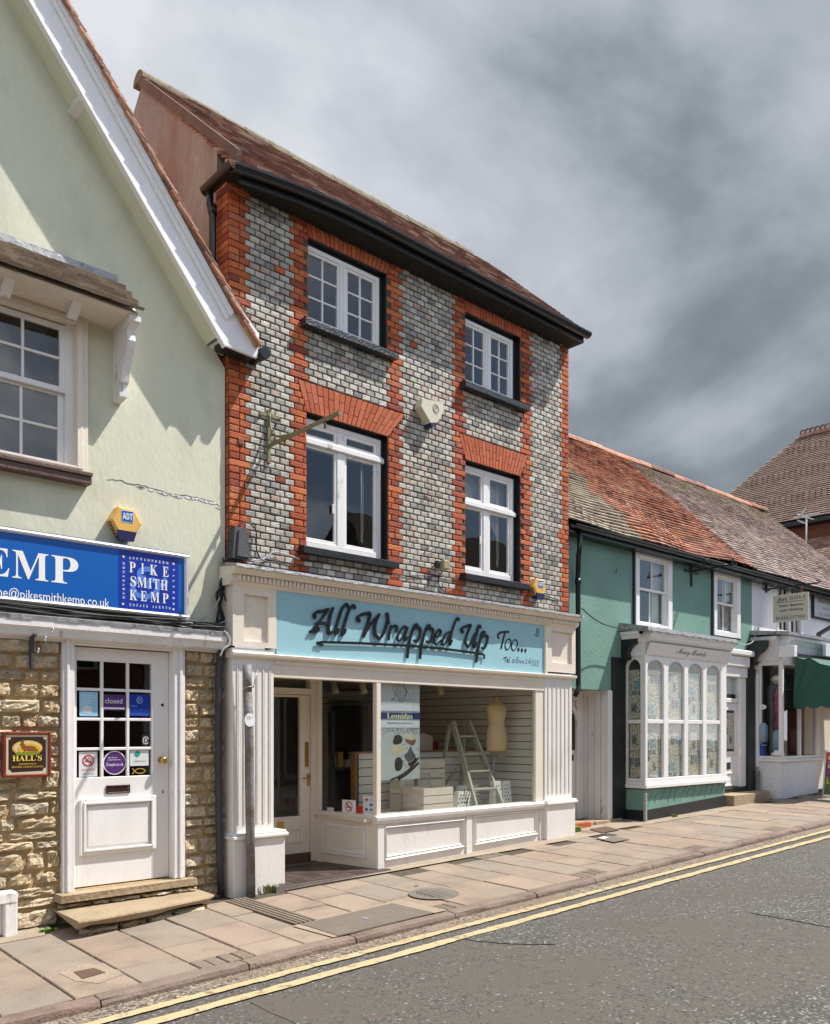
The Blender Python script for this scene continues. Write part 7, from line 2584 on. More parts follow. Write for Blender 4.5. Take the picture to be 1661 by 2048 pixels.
# swan-necked downpipe
dpx = fx(1152, 7.28)
b = MB()
b.tube([(dpx - .02, 7.19, 4.46), (dpx - .02, 7.20, 4.18), (dpx - .015, 7.22, 4.10), (dpx + .085, 7.30, 3.93), (dpx + .09, 7.31, 3.85), (dpx + .10, 7.31, 2.32), (dpx + .09, 7.30, 2.25), (dpx - .02, 7.27, 2.16)], .036, 10)
b.tube([(dpx + .09, 7.31, 3.72), (dpx + .09, 7.31, 3.80)], .044, 10)
b.build('downpipe', m_blackgloss, gc)
# upstairs sash windows of the cottage
for wi, w in enumerate((w5, w6)):
    b = MB()
    x0, x1, z0, z1 = w
    b.frame(x0 - .035, x1 + .03, z0 - .02, z1 + .05, .06, QY - .030, QY + .02)
    b.build('window_surround', m_black, gc)
    b = MB()
    b.frame(x0, x1, z0, z1, (.10, .13, .08, .09), QY - .045, QY + .07, c=.005)
    win = b.build('window', m_white, gc)
    mz = (z0 + z1) / 2 + .02
    for nm, za, zb2, yy_ in (('lower_sash', z0 + .08, mz + .02, QY + .035), ('upper_sash', mz - .02, z1 - .09, QY + .0)):
        bb = MB()
        bb.frame(x0 + .10, x1 - .13, za, zb2, .035, yy_, yy_ + .03)
        bb.build(nm, m_white, win)
        panes(win, x0 + .135, x1 - .165, za + .035, zb2 - .035, yy_ + .015, 2, 1, .02, bd=.014)
    one('curtain', mat('pale_net_curtain', (.42, .40, .36), .9, .1), lambda b: b.box(x1 - .36, x1 - .13, QY + .12, QY + .13, z0 + .1, z1 - .1), win)
    room(x0 + .06, x1 - .06, QY + .08, QY + 2, z0, z1, gc)
# flat render bosses and old wall hooks
for px, py in ((1184, 1070), (1242, 1092), (1230, 1145), (1394, 1118)):
    x, z = P(px, py, QY)
    one('wall_hook', m_charcoal, lambda b: b.tube([(x, QY, z), (x, QY - .03, z), (x, QY - .032, z + .05)], .006, 5), gc)
# wrought bracket on the cottage
XG = fx(1382, QY)
zq = fz(1382, 1143, QY)
wb = thing('sign_bracket', 'empty black wrought iron sign bracket with scrolls between the green cottage windows', 'bracket', (XG, QY, zq - .3))
one('back_plate', m_black, lambda b: (b.cbox(XG - .02, XG + .02, QY - .03, QY - .002, fz(1382, 1173, QY), fz(1382, 1117, QY)), b.cbox(fx(1368, QY), fx(1396, QY), QY - .028, QY - .004, zq - .025, zq + .015)), wb)
one('arm', m_black, lambda b: beam(b, (XG, QY - .03, zq), (XG, 6.60, zq + .01), .022, .028), wb)


def spiral(b, y, z, r, turns, r_t, s=1, ph=0.0, X=None):
    b.tube([(X, y + s * (r * (1 - i / 28 * .75)) * cos(ph + turns * 2 * pi * i / 28), z + (r * (1 - i / 28 * .75)) * sin(ph + turns * 2 * pi * i / 28)) for i in range(29)], r_t, 5)


one('scroll', m_black, lambda b: (spiral(b, QY - .12, zq + .17, .075, 1.3, .007, X=XG), spiral(b, QY - .25, zq + .11, .06, 1.3, .007, X=XG, ph=2), spiral(b, 6.66, zq + .05, .05, 1.2, .007, X=XG),
                                   b.tube([(XG, QY - .31, zq + .06), (XG, 6.75, zq + .02)], .008, 5)), wb)
# cable from the shop cornice to the bay roof
one('cable', m_cable, lambda b: b.tube(catmull([(9.31, 6.92, 3.30), (9.8, 7.05, 3.20), (10.4, 7.2, 3.17), (10.95, 7.2, 3.17)], 5), .008, 6), None, label='thin black cable strung from the shop cornice to the bay window roof', cat='cable')

# passage with a white boarded door
b = MB()
b.box(BX1 + .01, 10.66, QY + .02, 8.0, pas_z + .02, pas_z + .05)
b.build('passage_ceiling', m_cream, gc)
pb_ = one('passage_lining', m_whiteold, lambda b: b.box(10.60, 10.66, QY + .005, 7.97, gz(10.6) - .02, pas_z + .02), gc)
for y0, y1 in ((7.41, 7.52), (7.53, 7.64), (7.645, 7.76), (7.765, 7.86)):
    one('board', m_whiteold, lambda b: b.cbox(10.583, 10.599, y0, y1 - .003, gz(10.6) + .03, pas_z + .015, .004), pb_)
one('passage_post', m_whiteold, lambda b: b.cbox(10.56, 10.665, QY - .03, QY + .004, gz(10.6) + .01, pas_z - .001, .006), gc)
PDY = 7.86
pd_ = one('passage_frame', m_whiteold, lambda b: (b.cbox(10.42, 10.585, PDY - .03, PDY + .06, gz(10.5) + .03, pas_z + .01, .006), b.cbox(BX1 + .02, 10.42, PDY - .02, PDY + .06, 2.12, pas_z + .01, .006)), gc)
pdoor = one('door', m_whiteold, lambda b: b.box(BX1 + .02, 10.42, PDY + .02, PDY + .05, gz(10) + .12, 2.12), gc)
for k in range(7):
    xa = BX1 + .03 + k * .14
    one('board', m_whiteold, lambda b: b.cbox(xa, min(xa + .135, 10.415), PDY + .005, PDY + .021, gz(10) + .25, 2.10, .003), pdoor)
one('bottom_rail', m_whiteold, lambda b: b.cbox(BX1 + .03, 10.415, PDY - .004, PDY + .004, gz(10) + .125, gz(10) + .26, .003), pdoor)
one('dark_light', m_dark, lambda b: b.box(fx(1138, PDY), fx(1150, PDY), PDY - .003, PDY + .003, fz(1148, 1500, PDY), fz(1148, 1427, PDY)), pdoor)
one('letterbox', m_dark, lambda b: b.box(fx(1140, PDY), fx(1147.5, PDY), PDY - .004, PDY + .003, fz(1148, 1521, PDY), fz(1148, 1509, PDY)), pdoor)
for py in (1467, 1489):
    x, z = P(1171 if py < 1480 else 1169, py, PDY)
    one('knob', m_rust, lambda b: b.tube([(x - .015, PDY, z), (x - .015, PDY - .025, z)], .016, 10), pdoor)
b = MB()
arcp = [(10.42 - .5 + .5 * cos(a), 1.82 + .34 * sin(a)) for a in [pi * i / 16 for i in range(9)]]
ribbon(b, arcp, .06, PDY - .028, PDY - .008)
b.build('arch_trim', m_whiteold, pd_)
one('passage_step', m_step, lambda b: (b.cbox(9.55, 10.30, 7.36, 7.86, gz(10) - .05, gz(10) + .06, .01), b.cbox(10.2, 10.9, 7.34, 7.6, gz(10.5) - .05, gz(10.5) + .05, .01)), gc)
one('brick_step', m_rbrick, lambda b: b.cbox(9.55, 10.05, 7.30, 7.38, gz(10) - .05, gz(10) + .075, .008), gc)
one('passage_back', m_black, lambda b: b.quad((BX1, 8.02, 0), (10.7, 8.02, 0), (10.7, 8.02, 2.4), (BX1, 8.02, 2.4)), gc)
# black timber posts either side of the bay and door
one('black_post', m_black, lambda b: b.cbox(10.672, 11.03, QY - .02, QY + .1, gz(11) - .02, pas_z + .5, .006), gc)
one('black_post', m_black, lambda b: (b.cbox(14.84, 15.12, QY - .06, QY + .1, gz(15) - .02, 2.8, .006)), gc)
scr = [(QY, 3.16), (7.08, 3.16), (7.08, 3.10), (7.10, 3.03), (7.15, 2.97), (7.22, 2.93), (7.27, 2.88), (7.29, 2.82), (7.27, 2.76), (7.30, 2.72), (7.35, 2.73), (7.37, 2.66), (QY, 2.62)]
one('scroll_bracket', m_black, lambda b: b.prism(scr, 'x', 10.93, 11.02), gc)
one('scroll_bracket', m_black, lambda b: b.prism([(y - .02, z + .13) for y, z in scr], 'x', 14.90, 15.06), gc)
one('corner_guard', m_steel, lambda b: b.cbox(11.0, 11.045, 7.02, 7.06, gz(11, 7.0) - .02, gz(11, 7.0) + .42, .003), gc)

# bay window papered over inside
bay = thing('bay_window', 'white arched bay window papered inside with newspaper above a green stall', 'bay window', (12.25, 7.1, .35))
A0, A1, BYF = 11.04, 13.49, 7.05
sl0, sl1 = .80, .945
b = MB()
zb0 = lambda x: gz(x, 7.0)
for (z0f, z1f, m_) in ((lambda x: zb0(x) + .16 + .012 * (x - A0), lambda x: sl0 - .02, 0), (lambda x: zb0(x) - .04, lambda x: zb0(x) + .158 + .012 * (x - A0), 1)):
    o_ = .012 if m_ == 0 else .0
    b.hexa([(A0 + o_, BYF + .02 + o_, z0f(A0)), (A1 - o_, BYF + .02 + o_, z0f(A1)), (A1 - o_, QY, z0f(A1)), (A0 + o_, QY, z0f(A0)), (A0 + o_, BYF + .02 + o_, z1f(A0)), (A1 - o_, BYF + .02 + o_, z1f(A1)), (A1 - o_, QY, z1f(A1)), (A0 + o_, QY, z1f(A0))], m_)
st_ = b.build('stall', [m_green, m_black], bay)
b = MB()
for k in range(13):
    x = A0 + .12 + k * .185
    z = zb0(x) + .22
    pts = catmull([(x, z + R.uniform(0, .06)), (x + R.uniform(.02, .10), z + .14 + R.uniform(-.03, .04)), (x + R.uniform(.08, .22), z + .22 + R.uniform(-.05, .06))], 4)
    ribbon(b, pts, .010, BYF + .022, BYF + .034)
b.build('trowel_ridge', m_green, st_)
one('sill', m_white, lambda b: (b.cbox(A0 - .03, A1 + .04, BYF - .035, QY, sl0, sl0 + .055, .006), b.cbox(A0 - .015, A1 + .02, BYF - .012, QY, sl0 + .056, sl0 + .10, .006), b.cbox(A0 - .005, A1 + .01, BYF - .003, QY, sl0 + .101, sl1, .006)), bay)
lights = [(fx(a, BYF), fx(c, BYF)) for a, c in ((1296, 1328.5), (1337.6, 1369.2), (1377.3, 1406.6), (1414, 1441.8))]
zsp, ztp, zmid, zhd = 2.60, 2.735, 1.80, 2.80


def arch_head(b, xa, xb, y0, y1, par_axis=None):
    """spandrel panel between springing and head with a segmental arch cut out"""
    n = 12
    mx2, rx2 = (xa + xb) / 2, (xb - xa) / 2
    arc_ = [(mx2 + rx2 * cos(pi - pi * i / n), zsp + (ztp - zsp) * sin(pi * i / n)) for i in range(n + 1)]
    for i in range(n):
        (x0, z0), (x1, z1) = arc_[i], arc_[i + 1]
        v = [(x0, z0), (x1, z1), (x1, zhd), (x0, zhd)]
        if par_axis is None:
            b.add([(p[0], y0, p[1]) for p in v] + [(p[0], y1, p[1]) for p in v], [(0, 1, 2, 3), (0, 4, 5, 1)])
        else:
            b.add([(y0, p[0], p[1]) for p in v] + [(y1, p[0], p[1]) for p in v], [(0, 3, 2, 1), (0, 1, 5, 4)])


b = MB()
edges = [A0 + .0] + [e for l in lights for e in l] + [A1]
for k in range(0, len(edges), 2):
    b.cbox(edges[k], edges[k + 1], BYF, BYF + .06, sl1, zhd, .006)
for xa, xb in lights:
    arch_head(b, xa, xb, BYF + .004, BYF + .06)
    b.cbox(xa, xb, BYF + .006, BYF + .05, zmid - .03, zmid + .03, .006)
RY0, RY1 = BYF + .065, fy(1252, A0)
RY1 = QY - .03
for (ya_, yb_) in ((BYF + .06, BYF + .085), (QY - .03, QY)):
    b.box(A0, A0 + .06, ya_, yb_, sl1, zhd)
arch_head(b, BYF + .085, QY - .03, A0 + .004, A0 + .06, 1)
b.cbox(A0 + .006, A0 + .05, BYF + .085, QY - .03, zmid - .03, zmid + .03, .005)
b.box(A1 - .05, A1, BYF + .06, QY, sl1, zhd)
bf = b.build('frame', m_white, bay)
for k, (xa, xb) in enumerate(lights):
    for za, zc in ((sl1, zmid - .03), (zmid + .03, ztp)):
        one('pane', GLASS, lambda b: b.box(xa - .004, xb + .004, BYF + .03, BYF + .034, za, zc), bf)
for za, zc in ((sl1, zmid - .03), (zmid + .03, ztp)):
    one('pane', GLASS, lambda b: b.box(A0 + .03, A0 + .034, BYF + .085, QY - .03, za, zc), bf)
for k in range(-1, 4):
    for h_, (za, zc) in enumerate(((sl1 + .005, zmid - .035), (zmid + .035, zsp - .02))):
        zz = [za, za + (zc - za) * R.uniform(.36, .52), zc]
        for j in range(2):
            lab = '%s newspaper in the %s half of the %s' % (('lower', 'upper')[j], ('bottom', 'top')[h_], ('side light facing the passage', 'first arched front light', 'second arched front light', 'third arched front light', 'fourth arched light next the door')[k + 1])
            b = MB()
            nx2, nz2 = 8, 6
            z0, z1 = zz[j] + .003, zz[j + 1] + (.02 if j == 0 else 0) * 0
            v = []
            xa, xb = (lights[k] if k >= 0 else (BYF + .09, QY - .035))
            xb -= R.uniform(.0, .025)
            for q_ in range(nz2 + 1):
                for i in range(nx2 + 1):
                    u, t_ = i / nx2, q_ / nz2
                    dd = .040 + .006 * j + (.010 * noise.noise((u * 4 + k * 7, t_ * 2 + j * 3 + h_ * 5, 1.3)) + .006 * noise.noise((u * 9 + k, t_ * 5, h_ + 2)))
                    v.append((xa + (xb - xa) * u, BYF + dd + .008, z0 + (z1 - z0) * t_) if k >= 0 else (A0 + dd + .008, xa + (xb - xa) * u, z0 + (z1 - z0) * t_))
            f_ = [(q_ * (nx2 + 1) + i, q_ * (nx2 + 1) + i + 1, (q_ + 1) * (nx2 + 1) + i + 1, (q_ + 1) * (nx2 + 1) + i) for q_ in range(nz2) for i in range(nx2)]
            b.add(v, f_ if k >= 0 else [x[::-1] for x in f_], 0, True)
            b.build('newspaper', NEWS[(k + j + h_) % 3], None, label=lab, cat='newspaper', group='newspapers taped inside the bay window')
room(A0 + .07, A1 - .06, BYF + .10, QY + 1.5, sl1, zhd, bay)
# bay head: sign board leaning forward, cornice and lead roof
fbx0, fbx1 = fx(1297.5, 7.0), fx(1458.8, 7.0)
nb = thing('name_board', 'white shop name board with black script leaning over the arched bay window', 'sign', (12.3, 7.0, 2.79))
b = MB()
b.hexa([(fbx0, BYF - .015, 2.795), (fbx1, BYF - .015, 2.795), (fbx1, BYF + .0, 2.795), (fbx0, BYF + .0, 2.795), (fbx0 + .01, BYF - .085, 2.975), (fbx1 + .05, BYF - .085, 2.975), (fbx1 + .05, BYF - .065, 2.975), (fbx0 + .01, BYF - .065, 2.975)])
b.build('board', m_white, nb)
v_ = Vector((0, -.070, .180)).normalized()
text(MATHS('Mary Brooks', 'thin'), 'lettering', m_pblack, nb, (fx(1384, 7.0), BYF - .05, 2.885), UX, v_, fx(1414, 7.0) - fx(1354, 7.0), .125, .003)
b = MB()
prof = [(QY, 2.78), (BYF + .02, 2.78), (BYF + .005, 2.80), (BYF + .0, 2.97), (BYF - .04, 2.985), (BYF - .075, 3.01), (BYF - .10, 3.05), (BYF - .105, 3.09), (BYF - .13, 3.10), (BYF - .13, 3.145), (QY, 3.16)]
b.prism(prof, 'x', A0 - .02, A1 + .06)
b.prism([(A0 - .02 - (BYF - y) * 1.0 if y < QY else A0, z) for y, z in prof[1:-1]] + [(A0 + .02, 3.145), (A0 + .02, 2.78)], 'y', BYF + .03, QY - .01)
b.build('cornice', m_white, bay)
b = MB()
n = 44
for i in range(n):
    xa, xb = A0 - .16 + (A1 - A0 + .26) * i / n, A0 - .16 + (A1 - A0 + .26) * (i + 1) / n
    j = R.uniform(0, .018)
    b.hexa([(xa, BYF - .155 - j * .4, 3.14 - j), (xb, BYF - .155 - j * .4, 3.14 - j), (xb, QY, 3.165), (xa, QY, 3.165), (xa, BYF - .145, 3.185 + j * .5), (xb, BYF - .145, 3.185 + j * .5), (xb, QY, 3.29), (xa, QY, 3.29)])
b.build('lead_roof', m_lead, bay)
# cottage door right of the bay
b = MB()
b.cbox(13.56, 14.84, QY - .05, QY + .05, 2.62, 2.80, .01)
b.cbox(13.56, 14.84, QY - .10, QY + .05, 2.80, 3.0, .02)
b.cbox(13.52, 14.90, QY - .16, QY + .05, 3.0, 3.10, .02)
b.cbox(14.62, 14.84, QY - .02, QY + .08, gz(14) + .25, 2.62, .01)
b.cbox(13.56, 14.62, QY + .0, QY + .08, 2.16, 2.24, .01)
df2 = b.build('door_frame', m_white, gc)
one('transom_light', GLASS, lambda b: b.box(13.60, 14.62, QY + .03, QY + .034, 2.24, 2.62), df2)
one('blind', m_posterl, lambda b: b.box(13.60, 14.62, QY + .06, QY + .065, 2.32, 2.62), df2)
dD = one('door', m_white, lambda b: (b.cbox(13.60, 14.62, QY + .03, QY + .07, gz(14) + .26, 2.155, .006)), gc)
one('door_light', m_dark, lambda b: b.box(14.15, 14.47, QY + .022, QY + .029, 1.30, 2.02), dD)
one('glass_card', NEWS[0], lambda b: b.box(14.17, 14.45, QY + .018, QY + .0215, 1.34, 1.98), dD)
one('letterbox', m_dark, lambda b: b.box(14.16, 14.34, QY + .018, QY + .029, .98, 1.10), dD)
one('panel_moulding', m_white, lambda b: b.frame(14.12, 14.50, .68, .93, .03, QY + .012, QY + .0295), dD)
one('panel_moulding', m_white, lambda b: b.frame(14.12, 14.50, 1.25, 2.06, .03, QY + .012, QY + .0295), dD)
room(13.6, 14.6, QY + .08, QY + 1.5, 2.2, 2.65, gc)
one('door_sill', m_black, lambda b: b.cbox(13.56, 14.84, QY - .03, QY + .1, gz(14) - .02, gz(14) + .25, .01), gc)
b = MB()
xs0, xs1 = 13.62, 15.35
b.hexa([(xs0, 6.98, gz(14, 7) - .03), (14.9, 6.98, gz(15, 7) - .03), (xs1, 7.2, gz(15, 7) - .03), (xs1, QY, gz(15) - .03), (xs0, 6.98, .565), (14.9, 6.98, .575), (xs1, 7.2, .575), (xs1, QY, .575)])
b.add([(xs0, 6.98, .565), (xs0, 6.98, .30), (xs0, QY, .30), (xs0, QY, .565), (xs1, QY, .575)], [(0, 1, 2, 3), (0, 3, 4)])
b.build('doorstep', m_step, gc)

# ---------------------------------------------------------------- golf shop bay in the white cottage
gb_ = thing('shop_bay', 'white golf shop bay window with clothes display under a green awning', 'bay window', (16, 7, .5))
G0, G1, GF = 15.24, 16.86, 6.90
b = MB()
zg = lambda x: gz(x, 6.9)
b.hexa([(G0, GF + .03, zg(G0) - .05), (G1, GF + .03, zg(G1) - .05), (G1, QY, zg(G1) - .05), (G0, QY, zg(G0) - .05), (G0, GF + .03, 1.10), (G1, GF + .03, 1.10), (G1, QY, 1.10), (G0, QY, 1.10)])
b.build('stall', m_whiterender, gb_)
one('sill', m_white, lambda b: (b.cbox(G0 - .05, G1 + .05, GF - .03, QY, 1.10, 1.15, .008), b.cbox(G0 - .02, G1 + .03, GF, QY, 1.151, 1.20, .006)), gb_)
b = MB()
gzt_ = 2.90
b.cbox(G0 - .0, G0 + .07, GF, GF + .07, 1.2, gzt_ + .02, .006)
b.cbox(G0 + .0, G0 + .07, QY - .10, QY, 1.2, gzt_ + .02, .006)
mxg = fx(1602, GF)
b.cbox(mxg - .035, mxg + .035, GF, GF + .06, 1.2, gzt_, .005)
b.cbox(fx(1634, GF), G1, GF, GF + .07, 1.2, gzt_, .005)
b.cbox(G0 + .001, G1, GF + .002, GF + .07, gzt_ - .04, gzt_ + .1, .005)
b.box(G0 + .002, G0 + .068, GF + .07, QY - .10, gzt_ - .04, gzt_ + .1)
gf = b.build('frame', m_white, gb_)
one('pane', SHOPGLASS, lambda b: b.box(G0 + .03, G0 + .035, GF + .07, QY - .1, 1.2, gzt_ - .04), gf)
one('pane', SHOPGLASS, lambda b: b.box(G0 + .07, mxg - .03, GF + .03, GF + .035, 1.2, gzt_ - .04), gf)
one('pane', SHOPGLASS, lambda b: b.box(mxg + .03, fx(1634, GF) + .01, GF + .03, GF + .035, 1.2, gzt_ - .04), gf)
b = MB()
prof = [(GF + .02, 2.94), (GF + .0, 3.0), (GF - .03, 3.1), (GF - .06, 3.2), (GF - .12, 3.28), (GF - .16, 3.31), (GF - .16, 3.37), (QY, 3.40), (QY, 2.94)]
b.prism(prof, 'x', G0 - .02, 19)
b.prism([(G0 - .02 - (GF - y), z) for y, z in prof[:-2]] + [(G0 + .02, 3.37), (G0 + .02, 2.94)], 'y', GF + .03, QY - .005)
b.build('cornice', m_whiterender, gb_)
one('bay_roof', m_lead, lambda b: b.hexa([(G0 - .22, GF - .2, 3.375), (19, GF - .2, 3.375), (19, QY, 3.42), (G0 - .22, QY, 3.42), (G0 - .22, GF - .2, 3.43), (19, GF - .2, 3.43), (19, QY, 3.50), (G0 - .22, QY, 3.50)]), gb_)
b = MB()
for z, r_ in ((2.98, .06), (2.84, .05), (2.70, .04), (3.15, .05)):
    b.tube([(G0 - .10, 7.42 - .05, z), (G0 - .02, 7.42 - .05, z)], r_, 12)
    b.tube([(G0 - .105, 7.42 - .05, z), (G0 - .10, 7.42 - .05, z)], r_ * .6, 12)
b.cbox(G0 - .10, G0 - .005, QY - .09, QY - .01, 1.0, 2.72, .01)
b.build('scroll_console', m_white, gb_)
one('end_box', m_whiterender, lambda b: b.cbox(fx(1580, 6.7), fx(1580, 6.7) + .12, 6.62, GF - .001, 2.98, 3.18, .006), gb_)
gr_room = room(G0 + .08, 19.0, QY + .02, QY + 2.0, .9, gzt_, gb_, mat('golf_shop_interior', (.13, .11, .085), .9, .2, 3))
one('bay_ceiling', m_cream, lambda b: b.quad((G0 + .07, GF + .07, gzt_ - .005), (19, GF + .07, gzt_ - .005), (19, QY + .03, gzt_ - .005), (G0 + .07, QY + .03, gzt_ - .005)), gb_)
one('window_deck', m_woodtop, lambda b: b.box(G0 + .085, G1, GF + .095, QY + .5, 1.19, 1.205), gb_)
one('entrance_wall', m_cream, lambda b: b.box(G1 + .01, 19, 7.2, 7.24, gz(17), 3.0), gb_)
# mannequin in jacket and cap
mx_, my_ = fx(1549, 7.22), 7.22
mn = thing('clothes_dummy', 'shop mannequin in a dark jacket, magenta top and white cap in the golf window', 'mannequin', (mx_, my_, 1.2))
z9 = lambda py: fz(1549, py, 7.22)
b = MB()
b.lathe(mx_, my_, [(.13, .09, z9(1480)), (.17, .11, z9(1440)), (.19, .12, z9(1410)), (.20, .12, z9(1385)), (.17, .10, z9(1372)), (.06, .06, z9(1368))], 16)
b.tube([(mx_ - .17, my_, z9(1378)), (mx_ - .23, my_ - .03, z9(1410)), (mx_ - .20, my_ - .08, z9(1440))], [.07, .06, .05], 8)
b.build('jacket', m_cloth_bl, mn)
one('top', m_cloth_ma, lambda b: b.lathe(mx_ - .08, my_ - .13, [(.10, .07, z9(1455)), (.12, .085, z9(1425)), (.13, .085, z9(1392)), (.05, .04, z9(1374))], 12), mn)
one('head', m_fair, lambda b: b.lathe(mx_ + .03, my_ - .03, [(.05, .05, z9(1372)), (.075, .085, z9(1364)), (.08, .09, z9(1358)), (.06, .07, z9(1352)), (.02, .02, z9(1349))], 12), mn)
one('cap', m_cloth_wh, lambda b: (b.lathe(mx_ + .03, my_ - .03, [(.085, .095, z9(1361)), (.085, .095, z9(1358)), (.07, .08, z9(1353)), (.03, .03, z9(1350))], 12), b.lathe(mx_ + .03, my_ - .11, [(.07, .07, z9(1362)), (.068, .068, z9(1361))], 12)), mn)
one('trousers', m_cloth_gr, lambda b: (b.tube([(mx_ - .03, my_, z9(1475)), (mx_ - .05, my_, 1.2)], [.10, .075], 10), b.tube([(mx_ + .10, my_, z9(1475)), (mx_ + .12, my_, 1.2)], [.10, .075], 10)), mn)
for nm, lab, px, py, Y, w_, h_, m_, c_ in (('boxed_golf_set', 'blue box with a round picture in the corner of the golf window', 1529, 1500, 7.28, .24, .22, m_lblue, 'box'), ('shirt', 'pale blue shirt hanging low in the golf window', 1526, 1465, 7.3, .26, .36, m_cloth_lb, 'shirt'),
                                       ('shirt', 'pale blue shirt beside the bay corner post', 1556, 1480, 7.1, .22, .38, m_cloth_lb, 'shirt'), ('jumper', 'charcoal jumper displayed behind the awning', 1590, 1480, 7.2, .40, .50, m_cloth_gr, 'jumper'),
                                       ('jumper', 'pink jumper near the shop entrance', 1622, 1465, 7.3, .30, .22, m_cloth_pk, 'jumper'), ('golf_shoes', 'pair of white golf shoes on the window deck', 1553, 1503, 7.0, .14, .10, m_cloth_wh, 'shoes')):
    x, z = P(px, py, Y)
    if nm in ('shirt', 'jumper'):
        one(nm, m_, lambda b: b.lathe(x, Y, [(w_ * .5, .07, z - h_ / 2), (w_ * .52, .08, z), (w_ * .55, .08, z + h_ * .3), (w_ * .3, .06, z + h_ * .45), (.05, .05, z + h_ * .5)], 14), None, label=lab, cat=c_)
    elif nm == 'golf_shoes':
        one(nm, m_, lambda b: (b.lathe(x, Y, [(.04, .09, 1.207), (.045, .10, 1.24), (.03, .05, 1.28), (.02, .03, 1.31)], 10), b.lathe(x + .12, Y, [(.04, .09, 1.207), (.045, .10, 1.24), (.03, .05, 1.28), (.02, .03, 1.31)], 10)), None, label=lab, cat=c_)
    else:
        t = thing(nm, lab, c_, (x, Y, 1.207))
        one('carton', m_pblue, lambda b: b.cbox(x - w_ / 2, x + w_ / 2, Y, Y + .1, 1.207, 1.207 + h_, .004), t)
        one('picture', m_pgrey, lambda b: disc(b, x, 1.207 + h_ * .45, .055, .055, Y - .002, 0, 16, Y - .0005), t)
        one('white_band', m_pwhite, lambda b: b.box(x - w_ * .4, x + w_ * .4, Y - .002, Y - .0005, 1.207 + h_ * .82, 1.207 + h_ * .90), t)
xo, zo = fzx(1523, 1414, G0), 0
yo = fy(1523, G0)
zo = fzx(1523, 1414, G0)
ov = thing('oval_sticker', 'white oval sticker on the side pane of the golf shop bay', 'sticker', (G0, yo, zo))
b = MB()
b.prism([(yo + .085 * cos(a), zo + .045 * sin(a)) for a in [2 * pi * i / 24 for i in range(24)]], 'x', G0 + .024, G0 + .029)
b.build('oval', m_pwhite, ov)
text(MATHS('PING', 'bsans'), 'lettering', m_pgrey, ov, (G0 + .024, yo, zo), (0, -1, 0), VZ, .09, .03, .001)
# awning: a folding hood with ribs and a scalloped edge
aw = thing('awning', 'dark green folding awning hood with scalloped edge over the golf shop', 'awning', (16.8, 6.5, 2.1))
XH0, XH1 = 15.62, 18.4
hy, hz = GF - .04, 2.16
ribs = [(hy - .86 * cos(a) * 1.15, hz + .86 * sin(a)) for a in (radians(2), radians(26), radians(50), radians(72), radians(88))]
b = MB()
nx2 = 14
sub = []
for i in range(len(ribs) - 1):
    for t_ in (0, .5):
        y = ribs[i][0] * (1 - t_) + ribs[i + 1][0] * t_
        z = ribs[i][1] * (1 - t_) + ribs[i + 1][1] * t_ - (.035 if t_ else 0)
        sub.append((y, z))
sub.append(ribs[-1])
v = [(XH0 + (XH1 - XH0) * i / nx2, y, z) for y, z in sub for i in range(nx2 + 1)]
b.add(v, [(j * (nx2 + 1) + i, j * (nx2 + 1) + i + 1, (j + 1) * (nx2 + 1) + i + 1, (j + 1) * (nx2 + 1) + i) for j in range(len(sub) - 1) for i in range(nx2)], 0, False)
for X_e in (XH0, XH1):
    c_ = [(X_e, hy, hz)] + [(X_e + (0.025 if k % 2 else 0) * (1 if X_e == XH0 else -1), y, z) for k, (y, z) in enumerate(sub)]
    b.add(c_, [(0, i, i + 1) for i in range(1, len(sub))])
# valance
def scallop(b, p, q, n, drop=.11):
    p, q = Vector(p), Vector(q)
    k = 8
    top_ = [p + (q - p) * i / (n * k) for i in range(n * k + 1)]
    v = [tuple(t_) for t_ in top_] + [tuple(t_ - Vector((0, 0, drop * (.55 + .45 * abs(sin(pi * i / k)))))) for i, t_ in enumerate(top_)]
    m_ = len(top_)
    b.add(v, [(i, i + 1, m_ + i + 1, m_ + i) for i in range(m_ - 1)])


scallop(b, (XH0, ribs[0][0], ribs[0][1]), (XH1, ribs[0][0], ribs[0][1]), 11)
scallop(b, (XH0 - .002, hy, hz), (XH0 - .002, ribs[0][0], ribs[0][1]), 4)
b.build('canopy', m_awning, aw)
for y, z in ribs:
    one('rib', m_steel, lambda b: b.tube([(XH0 + .01, hy, hz), (XH0 + .01, y, z - .012), (XH1 - .01, y, z - .012), (XH1 - .01, hy, hz)], .010, 6), aw)
one('head_rail', m_black, lambda b: b.box(XH0 - .02, XH1 + .02, hy - .05, GF + .01, 3.02, 3.08), aw)
# hanging golf sign
XS = 15.65
zS = fz(1532, 1179, QY)
hb = thing('sign_bracket', 'black scrolled iron bracket on the white wall holding the golf sign', 'bracket', (XS, QY, zS))
one('back_plate', m_black, lambda b: (b.cbox(XS - .02, XS + .02, QY - .03, QY, zS - .06, zS + .28), b.cbox(XS - .12, XS + .12, QY - .028, QY - .003, zS - .02, zS + .02)), hb)
one('arm', m_black, lambda b: beam(b, (XS, QY - .03, zS), (XS, 6.42, zS + .0), .02, .026), hb)
one('scroll', m_black, lambda b: (spiral(b, QY - .11, zS + .20, .07, 1.3, .008, X=XS), spiral(b, QY - .11, zS + .08, .055, 1.3, .008, X=XS), spiral(b, 6.95, zS + .13, .05, 1.2, .007, X=XS), spiral(b, 6.42, zS + .03, .04, 1.1, .007, X=XS), b.tube([(XS, QY - .2, zS + .02), (XS, 6.97, zS + .18)], .009, 5)), hb)
gs = thing('hanging_sign', 'pale hanging sign board for golf sales and repairs with rust streaks', 'sign', (XS, 6.93, zS - .6))
yA, yB = fy(1547, XS), fy(1618, XS)
